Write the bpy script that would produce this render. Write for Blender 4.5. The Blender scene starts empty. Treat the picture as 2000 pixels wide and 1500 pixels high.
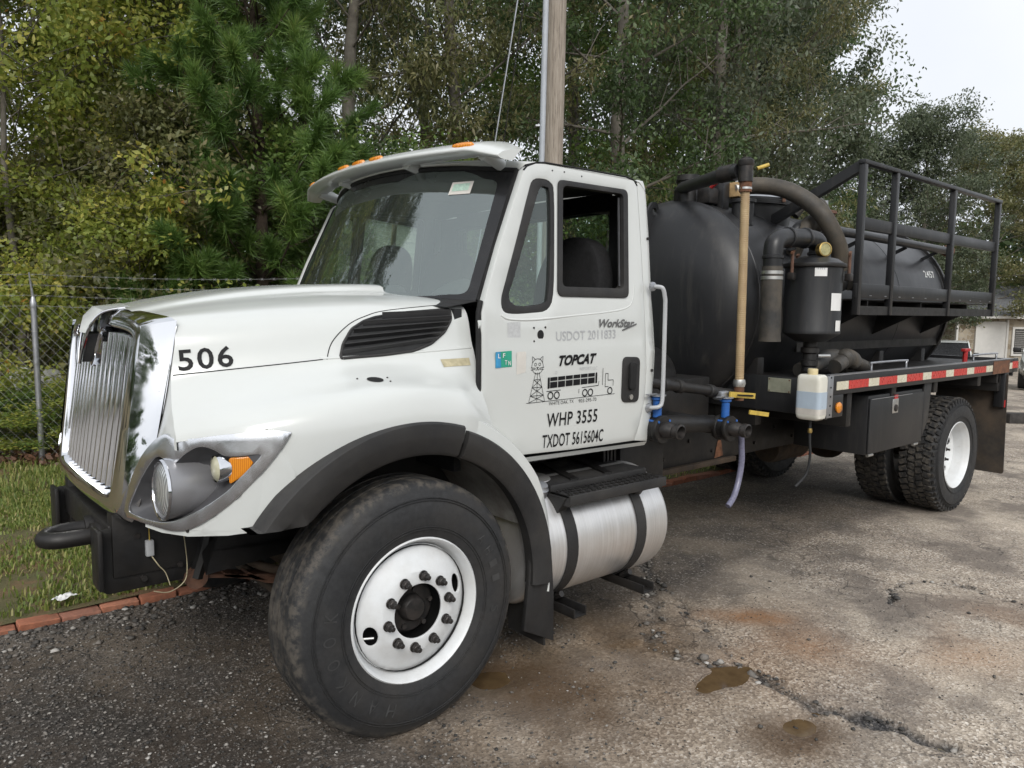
import bpy, bmesh, math, random
import numpy as np
from mathutils import Vector, Matrix
from mathutils.geometry import delaunay_2d_cdt
from mathutils.bvhtree import BVHTree

scene = bpy.context.scene
COL = scene.collection
PI = math.pi

# ---------------------------------------------------------------- camera
# world: X runs towards the truck's tail, Y to the truck's right side (away), Z up, metres
CAM_POS = (-1.61546, -3.65988, 1.73459)
CAM_YAW, CAM_PITCH, CAM_ROLL = 0.86702, 0.09765, -0.01292
cam_data = bpy.data.cameras.new('camera')
cam_data.sensor_width = 36.0
cam_data.lens = 1466.05 / 2000 * 36.0
cam_data.clip_start = 0.05
cam_data.clip_end = 2000.0
cam = bpy.data.objects.new('camera', cam_data)
COL.objects.link(cam)
_f = Vector((math.cos(CAM_YAW) * math.cos(CAM_PITCH), math.sin(CAM_YAW) * math.cos(CAM_PITCH), -math.sin(CAM_PITCH)))
_r = Vector((math.sin(CAM_YAW), -math.cos(CAM_YAW), 0))
_d = _f.cross(_r)
_r2 = _r * math.cos(CAM_ROLL) + _d * math.sin(CAM_ROLL)
_d2 = -_r * math.sin(CAM_ROLL) + _d * math.cos(CAM_ROLL)
_m = Matrix((_r2, -_d2, -_f)).transposed().to_4x4()
_m.translation = Vector(CAM_POS)
cam.matrix_world = _m
scene.camera = cam

# ---------------------------------------------------------------- world, sun, exposure
SUN_AZ, SUN_EL = math.radians(-126), math.radians(36)      # direction towards the sun, overcast
world = bpy.data.worlds.new('World')
scene.world = world
world.use_nodes = True
wn = world.node_tree
wn.nodes.clear()
sky = wn.nodes.new('ShaderNodeTexSky')
sky.sky_type = 'NISHITA'
sky.sun_disc = False
sky.sun_elevation = SUN_EL
sky.sun_rotation = PI / 2 - SUN_AZ
sky.dust_density = 6.0
sky.air_density = 1.0
hs = wn.nodes.new('ShaderNodeHueSaturation')
hs.inputs['Saturation'].default_value = 0.25
cloud = wn.nodes.new('ShaderNodeTexNoise')                 # soft overcast, faint mottling all over
cloud.inputs['Scale'].default_value = 2.2
cloud.inputs['Detail'].default_value = 5.0
cr = wn.nodes.new('ShaderNodeValToRGB')
cr.color_ramp.elements[0].position = 0.3
cr.color_ramp.elements[0].color = (8.3, 8.75, 9.5, 1)
cr.color_ramp.elements[1].position = 0.7
cr.color_ramp.elements[1].color = (9.8, 10.1, 10.6, 1)
tc = wn.nodes.new('ShaderNodeTexCoord')
mx = wn.nodes.new('ShaderNodeMix')
mx.data_type = 'RGBA'
mx.inputs['Factor'].default_value = 0.8
bg = wn.nodes.new('ShaderNodeBackground')
bg.inputs['Strength'].default_value = 0.098
wo = wn.nodes.new('ShaderNodeOutputWorld')
wn.links.new(sky.outputs[0], hs.inputs['Color'])
wn.links.new(tc.outputs['Generated'], cloud.inputs['Vector'])
wn.links.new(cloud.outputs['Fac'], cr.inputs['Fac'])
wn.links.new(hs.outputs[0], mx.inputs['A'])
wn.links.new(cr.outputs[0], mx.inputs['B'])
wn.links.new(mx.outputs['Result'], bg.inputs['Color'])
wn.links.new(bg.outputs[0], wo.inputs['Surface'])

sun_data = bpy.data.lights.new('sun', 'SUN')
sun_data.energy = 1.5
sun_data.angle = math.radians(24)
sun_data.color = (1.0, 0.97, 0.92)
sun = bpy.data.objects.new('sun', sun_data)
COL.objects.link(sun)
_sd = Vector((math.cos(SUN_AZ) * math.cos(SUN_EL), math.sin(SUN_AZ) * math.cos(SUN_EL), math.sin(SUN_EL)))
sun.rotation_euler = _sd.to_track_quat('Z', 'Y').to_euler()
sun.location = (-3, -8, 12)

scene.view_settings.view_transform = 'Standard'
scene.view_settings.look = 'None'
scene.view_settings.exposure = 0.25
scene.view_settings.gamma = 1.0
scene.view_settings.use_curve_mapping = False
scene.cycles.max_bounces = 5
scene.cycles.diffuse_bounces = 2
scene.cycles.glossy_bounces = 3
scene.cycles.transmission_bounces = 3
scene.cycles.transparent_max_bounces = 8
scene.cycles.caustics_reflective = False
scene.cycles.caustics_refractive = False
scene.cycles.use_adaptive_sampling = True
scene.cycles.adaptive_threshold = 0.02
scene.cycles.use_denoising = True

# ---------------------------------------------------------------- helpers
def link(o, parent=None):
    COL.objects.link(o)
    if parent is not None:
        o.parent = parent
    return o

def tag(o, label=None, cat=None, group=None, kind=None):
    if label: o['label'] = label
    if cat: o['category'] = cat
    if group: o['group'] = group
    if kind: o['kind'] = kind
    return o

def empty(name, loc=(0, 0, 0), rz=0, parent=None):
    o = bpy.data.objects.new(name, None)
    o.empty_display_size = 0.1
    link(o, parent)
    o.location = loc
    o.rotation_euler = (0, 0, rz)
    return o

def finish(name, me, mat, parent, smooth=35):
    if mat is not None:
        me.materials.append(mat)
    if smooth:
        me.shade_smooth()
        me.set_sharp_from_angle(angle=math.radians(smooth))
    o = bpy.data.objects.new(name, me)
    return link(o, parent)

def copy_tree(o, parent=None):
    c = o.copy()
    link(c, parent)
    for ch in list(o.children):
        copy_tree(ch, c)
    return c

def mirror(o, parent):
    c = copy_tree(o, parent)
    c.scale = (1, -1, 1)
    c.location = (c.location.x, -c.location.y, c.location.z)
    return c

class MB:
    def __init__(self):
        self.v, self.f = [], []
    def add(self, V, F):
        n = len(self.v)
        self.v += [tuple(p) for p in V]
        self.f += [tuple(i + n for i in q) for q in F]
        return self
    def box(self, c, s, rot=None):
        hx, hy, hz = s[0] / 2, s[1] / 2, s[2] / 2
        P = [Vector((a * hx, b * hy, d * hz)) for a in (-1, 1) for b in (-1, 1) for d in (-1, 1)]
        if rot is not None:
            P = [rot @ p for p in P]
        P = [p + Vector(c) for p in P]
        return self.add(P, [(0, 1, 3, 2), (4, 6, 7, 5), (0, 4, 5, 1), (2, 3, 7, 6), (0, 2, 6, 4), (1, 5, 7, 3)])
    def bb(self, x0, x1, y0, y1, z0, z1):
        return self.box(((x0 + x1) / 2, (y0 + y1) / 2, (z0 + z1) / 2), (abs(x1 - x0), abs(y1 - y0), abs(z1 - z0)))
    def bar(self, p0, p1, w, h, up=(0, 0, 1)):
        p0, p1 = Vector(p0), Vector(p1)
        d = (p1 - p0).normalized()
        s = d.cross(Vector(up))
        if s.length < 1e-4: s = d.cross(Vector((1, 0, 0)))
        s.normalize()
        u = s.cross(d)
        P = []
        for p in (p0, p1):
            for a, b in ((-1, -1), (1, -1), (1, 1), (-1, 1)):
                P.append(p + s * a * w / 2 + u * b * h / 2)
        return self.add(P, [(0, 1, 2, 3), (7, 6, 5, 4), (0, 4, 5, 1), (1, 5, 6, 2), (2, 6, 7, 3), (3, 7, 4, 0)])
    def tube(self, pts, r, n=12, caps=True):
        pts = [Vector(p) for p in pts]
        m = len(pts)
        rs = r if hasattr(r, '__len__') else [r] * m
        T = []
        for i in range(m):
            a, b = pts[max(i - 1, 0)], pts[min(i + 1, m - 1)]
            T.append((b - a).normalized())
        N = T[0].orthogonal().normalized()
        V, F = [], []
        for i in range(m):
            if i:
                N = (N - T[i] * N.dot(T[i]))
                N = N.normalized() if N.length > 1e-5 else T[i].orthogonal().normalized()
            B = T[i].cross(N)
            for k in range(n):
                t = 2 * PI * k / n
                V.append(pts[i] + (N * math.cos(t) + B * math.sin(t)) * rs[i])
        for i in range(m - 1):
            for k in range(n):
                a, b = i * n + k, i * n + (k + 1) % n
                F.append((a, b, b + n, a + n))
        if caps:
            F.append(tuple(range(n - 1, -1, -1)))
            F.append(tuple((m - 1) * n + k for k in range(n)))
        return self.add(V, F)
    def cyl(self, p0, p1, r, r1=None, n=20, caps=True):
        return self.tube([p0, p1], [r, r if r1 is None else r1], n, caps)
    def lathe(self, prof, o, axis, n=32, cap0=False, cap1=False):
        o, ax = Vector(o), Vector(axis).normalized()
        e1 = ax.orthogonal().normalized()
        if abs(ax.y) > .9: e1 = Vector((1, 0, 0))
        if abs(ax.x) > .9: e1 = Vector((0, 1, 0))
        e2 = ax.cross(e1)
        V, F = [], []
        for r, h in prof:
            for k in range(n):
                t = 2 * PI * k / n
                V.append(o + ax * h + (e1 * math.cos(t) + e2 * math.sin(t)) * r)
        for i in range(len(prof) - 1):
            for k in range(n):
                a, b = i * n + k, i * n + (k + 1) % n
                F.append((a, b, b + n, a + n))
        if cap0: F.append(tuple(range(n - 1, -1, -1)))
        if cap1: F.append(tuple((len(prof) - 1) * n + k for k in range(n)))
        return self.add(V, F)
    def prism(self, poly, f0, f1):
        n = len(poly)
        V = [f0(*p) for p in poly] + [f1(*p) for p in poly]
        F = [tuple(range(n - 1, -1, -1)), tuple(range(n, 2 * n))]
        F += [(i, (i + 1) % n, (i + 1) % n + n, i + n) for i in range(n)]
        return self.add(V, F)
    def mesh(self, name, bevel=0, seg=2, recalc=True):
        me = bpy.data.meshes.new(name)
        me.from_pydata([tuple(p) for p in self.v], [], self.f)
        bm = bmesh.new()
        bm.from_mesh(me)
        if recalc:
            bmesh.ops.recalc_face_normals(bm, faces=bm.faces)
        if bevel:
            es = [e for e in bm.edges if len(e.link_faces) == 2 and e.calc_face_angle(0) > 0.5]
            bmesh.ops.bevel(bm, geom=es, offset=bevel, segments=seg, profile=0.5, affect='EDGES', clamp_overlap=True)
        bm.to_mesh(me)
        bm.free()
        return me
    def build(self, name, mat, parent=None, smooth=35, bevel=0, seg=2, recalc=True):
        return finish(name, self.mesh(name, bevel, seg, recalc), mat, parent, smooth)

def np_mesh(name, V, F):
    """fast mesh from numpy arrays; F has 3 or 4 columns"""
    me = bpy.data.meshes.new(name)
    V = np.asarray(V, np.float32)
    F = np.asarray(F, np.int32)
    k = F.shape[1]
    me.vertices.add(len(V))
    me.vertices.foreach_set('co', V.ravel())
    me.loops.add(F.size)
    me.loops.foreach_set('vertex_index', F.ravel())
    me.polygons.add(len(F))
    me.polygons.foreach_set('loop_start', np.arange(0, F.size, k, dtype=np.int32))
    me.polygons.foreach_set('loop_total', np.full(len(F), k, np.int32))
    me.update(calc_edges=True)
    return me

def crom(pts, n=6, closed=False):
    """Catmull-Rom through the points"""
    P = [np.array(p, float) for p in pts]
    m = len(P)
    out = []
    rng = range(m if closed else m - 1)
    for i in rng:
        if closed:
            a, b, c, d = P[(i - 1) % m], P[i], P[(i + 1) % m], P[(i + 2) % m]
        else:
            a, b, c, d = P[max(i - 1, 0)], P[i], P[i + 1], P[min(i + 2, m - 1)]
        for k in range(n):
            t = k / n
            out.append(0.5 * (2 * b + (c - a) * t + (2 * a - 5 * b + 4 * c - d) * t * t + (3 * b - a - 3 * c + d) * t ** 3))
    if not closed:
        out.append(P[-1])
    return [tuple(p) for p in out]

def rpoly(pts, r, n=4):
    """polygon with rounded corners"""
    out = []
    m = len(pts)
    for i in range(m):
        p, a, b = Vector(pts[i]), Vector(pts[i - 1]), Vector(pts[(i + 1) % m])
        da, db = (a - p), (b - p)
        ra = min(r, da.length * .45, db.length * .45)
        s, e = p + da.normalized() * ra, p + db.normalized() * ra
        for k in range(n + 1):
            t = k / n
            q = s * (1 - t) ** 2 + p * 2 * t * (1 - t) + e * t * t
            out.append((q.x, q.y))
    return out

def dense(poly, n=8):
    out = []
    for i in range(len(poly)):
        a, b = poly[i], poly[(i + 1) % len(poly)]
        out += [(a[0] + (b[0] - a[0]) * k / n, a[1] + (b[1] - a[1]) * k / n) for k in range(n)]
    return out

def circle(cx, cy, r, n=32, ry=None, rot=0):
    ry = r if ry is None else ry
    c, s = math.cos(rot), math.sin(rot)
    return [(cx + r * math.cos(t) * c - ry * math.sin(t) * s, cy + r * math.cos(t) * s + ry * math.sin(t) * c)
            for t in (2 * PI * k / n for k in range(n))]

def inside(P, poly):
    P = np.asarray(P, float)
    x, y = P[:, 0], P[:, 1]
    q = np.asarray(poly, float)
    r = np.zeros(len(P), bool)
    j = len(q) - 1
    for i in range(len(q)):
        xi, yi, xj, yj = q[i, 0], q[i, 1], q[j, 0], q[j, 1]
        if yi != yj:
            hit = ((yi > y) != (yj > y)) & (x < (xj - xi) * (y - yi) / (yj - yi) + xi)
            r ^= hit
        j = i
    return r

def fill2d(outer, holes=(), step=0.06):
    V, E = [], []
    for loop in [outer] + list(holes):
        n0 = len(V)
        V += [Vector((p[0], p[1])) for p in loop]
        E += [(n0 + i, n0 + (i + 1) % len(loop)) for i in range(len(loop))]
    q = np.array([(p[0], p[1]) for p in outer])
    lo, hi = q.min(0), q.max(0)
    if step:
        gx = np.arange(lo[0] + step / 2, hi[0], step)
        gy = np.arange(lo[1] + step / 2, hi[1], step)
        if len(gx) and len(gy):
            G = np.array([(a, b) for a in gx for b in gy])
            ok = inside(G, outer)
            for h in holes: ok &= ~inside(G, h)
            B = np.array([(p.x, p.y) for p in V])
            G = G[ok]
            if len(G):
                d = np.sqrt(((G[:, None] - B[None]) ** 2).sum(2)).min(1)
                V += [Vector(g) for g in G[d > step * .35]]
    vo, _, fo, *_x = delaunay_2d_cdt(V, E, [], 0, 1e-6)
    vo = [(p.x, p.y) for p in vo]
    cen = np.array([np.mean([vo[i] for i in f], axis=0) for f in fo])
    ok = inside(cen, outer)
    for h in holes: ok &= ~inside(cen, h)
    return vo, [tuple(f) for f, k in zip(fo, ok) if k]

def panel_mesh(outer, holes, mapf, d0, d1, step):
    """plate between depth d0 and d1 of a surface mapf(u, v, depth); open at the back when d0 is None"""
    vo, F = fill2d(outer, holes, step)
    used = sorted({i for f in F for i in f})
    idx = {k: i for i, k in enumerate(used)}
    vo = [vo[k] for k in used]
    F = [tuple(idx[i] for i in f) for f in F]
    mb = MB()
    n = len(vo)
    V = [mapf(u, v, d1) for u, v in vo]
    if d0 is None:
        return mb.add(V, F)
    V += [mapf(u, v, d0) for u, v in vo]
    G = list(F) + [tuple(i + n for i in reversed(f)) for f in F]
    cnt = {}
    for f in F:
        for a, b in ((f[0], f[1]), (f[1], f[2]), (f[2], f[0])):
            cnt[(a, b)] = 1
    for (a, b) in list(cnt):
        if (b, a) not in cnt:
            G.append((b, a, a + n, b + n))
    return mb.add(V, G)

def panel(name, outer, holes, mapf, d0, d1, mat, parent, step=0.06, smooth=35, bevel=0):
    return panel_mesh(outer, holes, mapf, d0, d1, step).build(name, mat, parent, smooth, bevel)

def text2d(body, w, h, shear=0.0, bold=0.0, spacing=1.0):
    """flat text outline scaled into a w x h box, origin lower left"""
    cu = bpy.data.curves.new('t', 'FONT')
    cu.body = body
    cu.shear = shear
    cu.offset = bold
    cu.space_character = spacing
    cu.resolution_u = 3
    ob = bpy.data.objects.new('t', cu)
    COL.objects.link(ob)
    dg = bpy.context.evaluated_depsgraph_get()
    me = bpy.data.meshes.new_from_object(ob.evaluated_get(dg))
    V = np.array([v.co[:2] for v in me.vertices])
    F = [tuple(p.vertices) for p in me.polygons]
    bpy.data.objects.remove(ob)
    bpy.data.curves.remove(cu)
    bpy.data.meshes.remove(me)
    lo, hi = V.min(0), V.max(0)
    V = (V - lo) / (hi - lo)
    return [(a * w, b * h) for a, b in V], F

def lettering(name, body, u0, v0, w, h, mapf, mat, parent, shear=0.0, bold=0.0, slope=0.0, spacing=1.0, d=0.003):
    V, F = text2d(body, w, h, shear, bold, spacing)
    mb = MB().add([mapf(u0 + a, v0 + b + slope * a, d) for a, b in V], F)
    return mb.build(name, mat, parent, 0, recalc=False)

def fbm(x, y, seed=0, octaves=4, f0=1.0):
    rs = np.random.RandomState(seed)
    out = np.zeros_like(x, dtype=float)
    amp, f = 1.0, f0
    for _ in range(octaves):
        tab = rs.rand(64, 64)
        gx, gy = x * f + 100.3, y * f + 57.1
        ix, iy = np.floor(gx).astype(int), np.floor(gy).astype(int)
        fx, fy = gx - ix, gy - iy
        fx, fy = fx * fx * (3 - 2 * fx), fy * fy * (3 - 2 * fy)
        a, b = tab[ix % 64, iy % 64], tab[(ix + 1) % 64, iy % 64]
        c, d = tab[ix % 64, (iy + 1) % 64], tab[(ix + 1) % 64, (iy + 1) % 64]
        out += amp * ((a * (1 - fx) + b * fx) * (1 - fy) + (c * (1 - fx) + d * fx) * fy - 0.5)
        amp *= .5
        f *= 2
    return out

# ---------------------------------------------------------------- materials
def nodes(name):
    m = bpy.data.materials.new(name)
    m.use_nodes = True
    nt = m.node_tree
    b = nt.nodes['Principled BSDF']
    return m, nt, b

def new(nt, t, **kw):
    n = nt.nodes.new(t)
    for k, v in kw.items():
        setattr(n, k, v)
    return n

def coords(nt, scale=(1, 1, 1), space='Object'):
    t = new(nt, 'ShaderNodeTexCoord')
    mp = new(nt, 'ShaderNodeMapping')
    mp.inputs['Scale'].default_value = scale
    nt.links.new(t.outputs[space], mp.inputs['Vector'])
    return mp.outputs[0]

def noise(nt, vec, scale, detail=5, rough=.6):
    n = new(nt, 'ShaderNodeTexNoise')
    n.inputs['Scale'].default_value = scale
    n.inputs['Detail'].default_value = detail
    n.inputs['Roughness'].default_value = rough
    if vec is not None: nt.links.new(vec, n.inputs['Vector'])
    return n.outputs['Fac']

def ramp(nt, fac, stops):
    r = new(nt, 'ShaderNodeValToRGB')
    e = r.color_ramp.elements
    while len(e) < len(stops): e.new(0.5)
    for i, (p, c) in enumerate(stops):
        e[i].position = p
        e[i].color = (*c, 1) if hasattr(c, '__len__') else (c, c, c, 1)
    nt.links.new(fac, r.inputs['Fac'])
    return r.outputs['Color']

def mixc(nt, fac, a, b, blend='MIX'):
    m = new(nt, 'ShaderNodeMix', data_type='RGBA', blend_type=blend)
    for sock, val in (('Factor', fac), ('A', a), ('B', b)):
        s = m.inputs[sock] if sock != 'Factor' else m.inputs[0]
        if sock in 'AB': s = [i for i in m.inputs if i.name == sock and i.type == 'RGBA'][0]
        if isinstance(val, (int, float)):
            s.default_value = val if sock == 'Factor' else (val, val, val, 1)
        elif isinstance(val, tuple):
            s.default_value = (*val, 1)
        else:
            nt.links.new(val, s)
    return [o for o in m.outputs if o.type == 'RGBA'][0]

def bump(nt, b, height, strength=.3, dist=.01):
    bp = new(nt, 'ShaderNodeBump')
    bp.inputs['Strength'].default_value = strength
    bp.inputs['Distance'].default_value = dist
    nt.links.new(height, bp.inputs['Height'])
    nt.links.new(bp.outputs[0], b.inputs['Normal'])
    return bp

def pmat(name, col, rough=.5, metal=0., var=.12, vscale=6., rvar=.1, bscale=0., bstr=.2, coat=0., dirt=None, dirt_amt=.5, dscale=3., spec=.5):
    """painted/metal/rubber surface: base colour with soft mottling, optional dirt patches and fine relief"""
    m, nt, b = nodes(name)
    vec = coords(nt)
    n1 = noise(nt, vec, vscale)
    lo = tuple(c * (1 - var) for c in col)
    hi = tuple(min(c * (1 + var), 1) for c in col)
    c = ramp(nt, n1, [(.3, lo), (.7, hi)])
    if dirt is not None:
        n2 = noise(nt, vec, dscale, 8, .7)
        f = ramp(nt, n2, [(.5 - .12, 0.), (.5 + .22, dirt_amt)])
        c = mixc(nt, f, c, dirt)
    nt.links.new(c, b.inputs['Base Color'])
    n3 = noise(nt, vec, vscale * 2.3, 6)
    r = ramp(nt, n3, [(.3, max(rough - rvar, .02)), (.7, min(rough + rvar, 1.))])
    nt.links.new(r, b.inputs['Roughness'])
    b.inputs['Metallic'].default_value = metal
    b.inputs['Coat Weight'].default_value = coat
    b.inputs['Coat Roughness'].default_value = .08
    b.inputs['Specular IOR Level'].default_value = spec
    if bscale:
        bump(nt, b, noise(nt, vec, bscale, 4), bstr, .004)
    return m

def glass_mat(name, tint, rough=.01, refl=1.5, dirt=0.0):
    m = bpy.data.materials.new(name)
    m.use_nodes = True
    nt = m.node_tree
    nt.nodes.clear()
    tr = new(nt, 'ShaderNodeBsdfTransparent')
    tr.inputs['Color'].default_value = (*tint, 1)
    gl = new(nt, 'ShaderNodeBsdfGlossy')
    gl.inputs['Roughness'].default_value = rough
    gl.inputs['Color'].default_value = (.84, .93, .90, 1)
    fr = new(nt, 'ShaderNodeFresnel')
    fr.inputs['IOR'].default_value = refl
    mxs = new(nt, 'ShaderNodeMixShader')
    out = new(nt, 'ShaderNodeOutputMaterial')
    nt.links.new(fr.outputs[0], mxs.inputs[0])
    nt.links.new(tr.outputs[0], mxs.inputs[1])
    nt.links.new(gl.outputs[0], mxs.inputs[2])
    last = mxs
    if dirt:
        df = new(nt, 'ShaderNodeBsdfDiffuse')
        df.inputs['Color'].default_value = (.40, .46, .44, 1)
        n = noise(nt, coords(nt, (9, 9, 2.0)), 3., 8, .7)
        f = ramp(nt, n, [(.35, dirt * .5), (.8, dirt)])
        m2 = new(nt, 'ShaderNodeMixShader')
        nt.links.new(f, m2.inputs[0])
        nt.links.new(mxs.outputs[0], m2.inputs[1])
        nt.links.new(df.outputs[0], m2.inputs[2])
        last = m2
    nt.links.new(last.outputs[0], out.inputs['Surface'])
    return m

def leaf_mat(name, stops, trans=.35, rough=.42, clump_mix=.5):
    m, nt, b = nodes(name)
    g = new(nt, 'ShaderNodeNewGeometry')
    cl = new(nt, 'ShaderNodeAttribute', attribute_name='clump')      # each twig has its own tone
    ma = new(nt, 'ShaderNodeMath', operation='MULTIPLY_ADD')
    ma.inputs[1].default_value = clump_mix
    mb_ = new(nt, 'ShaderNodeMath', operation='MULTIPLY')
    mb_.inputs[1].default_value = 1 - clump_mix
    nt.links.new(g.outputs['Random Per Island'], mb_.inputs[0])
    nt.links.new(cl.outputs['Fac'], ma.inputs[0])
    nt.links.new(mb_.outputs[0], ma.inputs[2])
    c = ramp(nt, ma.outputs[0], stops)
    nt.links.new(c, b.inputs['Base Color'])
    b.inputs['Roughness'].default_value = rough
    b.inputs['Specular IOR Level'].default_value = .55
    tl = new(nt, 'ShaderNodeBsdfTranslucent')
    nt.links.new(c, tl.inputs['Color'])
    ms = new(nt, 'ShaderNodeMixShader')
    ms.inputs[0].default_value = trans
    nt.links.new(b.outputs[0], ms.inputs[1])
    nt.links.new(tl.outputs[0], ms.inputs[2])
    nt.links.new(ms.outputs[0], nt.nodes['Material Output'].inputs['Surface'])
    return m

M = {}
M['white'] = pmat('white_truck_paint', (.62, .638, .618), .24, var=.02, vscale=1.6, rvar=.02, coat=.6, dirt=(.50, .48, .42), dirt_amt=.06, dscale=9.)
M['white_wheel'] = pmat('white_wheel_paint', (.74, .76, .77), .36, var=.06, vscale=7, dirt=(.42, .38, .32), dirt_amt=.3, dscale=6)
M['plastic'] = pmat('black_moulded_plastic', (.0145, .0145, .0155), .6, var=.3, vscale=5, bscale=420, bstr=.25, dirt=(.11, .10, .085), dirt_amt=.25)
M['black'] = pmat('black_chassis_paint', (.0075, .0075, .008), .5, var=.4, vscale=7, dirt=(.038, .030, .022), dirt_amt=.35, dscale=5, bscale=60, bstr=.2)
M['tank'] = pmat('satin_black_tank_paint', (.017, .0175, .019), .40, var=.25, vscale=1.6, rvar=.07, dirt=(.04, .038, .034), dirt_amt=.3, dscale=1.8, bscale=14, bstr=.08)
def tank_mat():
    m, nt, b = nodes('satin_black_tank_paint')
    vec = coords(nt)
    st = noise(nt, coords(nt, (7, 7, .7)), 2.2, 7, .7)       # faint runs down the sides
    bl = noise(nt, vec, 1.3, 6, .65)
    c = ramp(nt, bl, [(.3, (.013, .0135, .015)), (.7, (.021, .0215, .023))])
    c = mixc(nt, ramp(nt, st, [(.52, 0.), (.75, .55)]), c, (.060, .056, .050))
    ch = ramp(nt, noise(nt, vec, 26, 6, .75), [(.70, 0.), (.74, 1.)])
    c = mixc(nt, ch, c, (.10, .075, .055))
    nt.links.new(c, b.inputs['Base Color'])
    nt.links.new(ramp(nt, bl, [(.3, .33), (.7, .50)]), b.inputs['Roughness'])
    bump(nt, b, noise(nt, vec, 14, 4), .10, .006)
    return m
M['tank'] = tank_mat()
M['grime'] = pmat('greasy_underbody_dirt', (.035, .027, .02), .75, var=.5, vscale=9, dirt=(.12, .075, .045), dirt_amt=.6, dscale=7, bscale=70, bstr=.5)
M['rust'] = pmat('brown_rust', (.16, .07, .035), .85, var=.4, vscale=25, dirt=(.05, .03, .022), dirt_amt=.7, dscale=14, bscale=120, bstr=.4)
M['rusty_steel'] = pmat('rusty_steel', (.10, .055, .038), .7, var=.4, vscale=20, dirt=(.2, .09, .05), dirt_amt=.6, dscale=18, bscale=90, bstr=.3)
M['galv'] = pmat('galvanised_steel', (.42, .43, .45), .42, metal=.85, var=.14, vscale=12)
M['zinc'] = pmat('bright_zinc', (.6, .6, .58), .35, metal=.9, var=.1, vscale=12)
M['brass'] = pmat('brass', (.5, .36, .13), .38, metal=.9, var=.2, vscale=20)
M['hub'] = pmat('dark_greasy_steel', (.03, .03, .03), .45, metal=.4, var=.4, vscale=20, dirt=(.07, .05, .04), dirt_amt=.5, dscale=20)
M['flap'] = pmat('dusty_rubber_flap', (.022, .020, .018), .75, var=.3, vscale=4, dirt=(.115, .080, .050), dirt_amt=.75, dscale=2.2, bscale=60, bstr=.2)
M['rubber_hose'] = pmat('weathered_rubber_hose', (.03, .03, .029), .62, var=.3, vscale=8, dirt=(.13, .105, .075), dirt_amt=.65, dscale=5, bscale=140, bstr=.2)
M['tan_hose'] = pmat('tan_weathered_hose', (.046, .042, .036), .62, var=.3, vscale=9, dirt=(.13, .10, .065), dirt_amt=.6, dscale=5, bscale=160, bstr=.25)
M['yellow_hose'] = pmat('yellowed_suction_hose', (.42, .31, .17), .5, var=.15, vscale=8, dirt=(.25, .15, .08), dirt_amt=.5, dscale=7)
M['seat'] = pmat('black_seat_cloth', (.012, .012, .013), .9, var=.3, vscale=30, bscale=300, bstr=.3)
M['interior'] = pmat('grey_cab_trim', (.12, .125, .125), .7, var=.1, vscale=5, bscale=200, bstr=.15)
M['interior_dark'] = pmat('dark_cab_trim', (.02, .021, .022), .8, var=.2, vscale=8)
M['orange'] = None
M['red_paint'] = pmat('red_paint', (.45, .03, .03), .4, var=.15, vscale=9)
M['blue_paint'] = pmat('blue_valve_paint', (.02, .12, .42), .4, var=.2, vscale=15, dirt=(.05, .05, .05), dirt_amt=.4, dscale=14)
M['yellow_paint'] = pmat('yellow_handle_grip', (.62, .44, .08), .5, var=.15, vscale=15, dirt=(.1, .08, .05), dirt_amt=.4, dscale=25)
M['tape_red'] = pmat('red_reflective_tape', (.55, .035, .03), .3, var=.12, vscale=20, dirt=(.25, .1, .08), dirt_amt=.35, dscale=12, bscale=160, bstr=.15)
M['tape_white'] = pmat('white_reflective_tape', (.66, .63, .50), .3, var=.08, vscale=20, dirt=(.45, .38, .26), dirt_amt=.4, dscale=12, bscale=160, bstr=.15)
M['paper'] = pmat('white_label', (.75, .75, .73), .55, var=.04, vscale=10)
M['ink'] = pmat('black_vinyl', (.008, .008, .009), .6, var=.2, vscale=20, spec=.25)
M['ink_grey'] = pmat('faded_grey_vinyl', (.43, .44, .45), .5, var=.12, vscale=30)
M['tan_sticker'] = pmat('worn_tan_sticker', (.45, .40, .26), .6, var=.25, vscale=25)
M['ghost'] = pmat('sticker_residue', (.66, .63, .58), .5, var=.05, vscale=20)
M['gap'] = pmat('dark_gap_rubber', (.008, .008, .008), .8, var=.2)

def chrome_mat(name='chrome', r0=.035, r1=.13):
    m, nt, b = nodes(name)
    vec = coords(nt)
    n = noise(nt, vec, 90, 3)
    spot = ramp(nt, n, [(.66, 0.), (.72, 1.)])
    big = ramp(nt, noise(nt, vec, 4, 4), [(.45, 0.), (.7, .6)])
    f = mixc(nt, 1.0, spot, big, 'MULTIPLY')
    c = mixc(nt, f, (.78, .79, .81), (.30, .25, .2))
    nt.links.new(c, b.inputs['Base Color'])
    b.inputs['Metallic'].default_value = 1.0
    r = ramp(nt, noise(nt, vec, 7, 5), [(.35, r0), (.75, r1)])
    nt.links.new(r, b.inputs['Roughness'])
    return m
M['chrome'] = chrome_mat()
M['worn_chrome'] = chrome_mat('worn_chrome', .16, .32)
M['reflector'] = pmat('lamp_reflector', (.86, .86, .86), .34, metal=.8, var=.02)
M['bucket'] = pmat('dark_grey_lamp_bucket', (.085, .085, .09), .42, metal=.2, var=.12, vscale=5)
M['satin_grey'] = pmat('satin_grey_lamp_housing', (.34, .34, .355), .36, metal=.45, var=.12, vscale=5, dirt=(.10, .09, .075), dirt_amt=.3, dscale=5)

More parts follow.
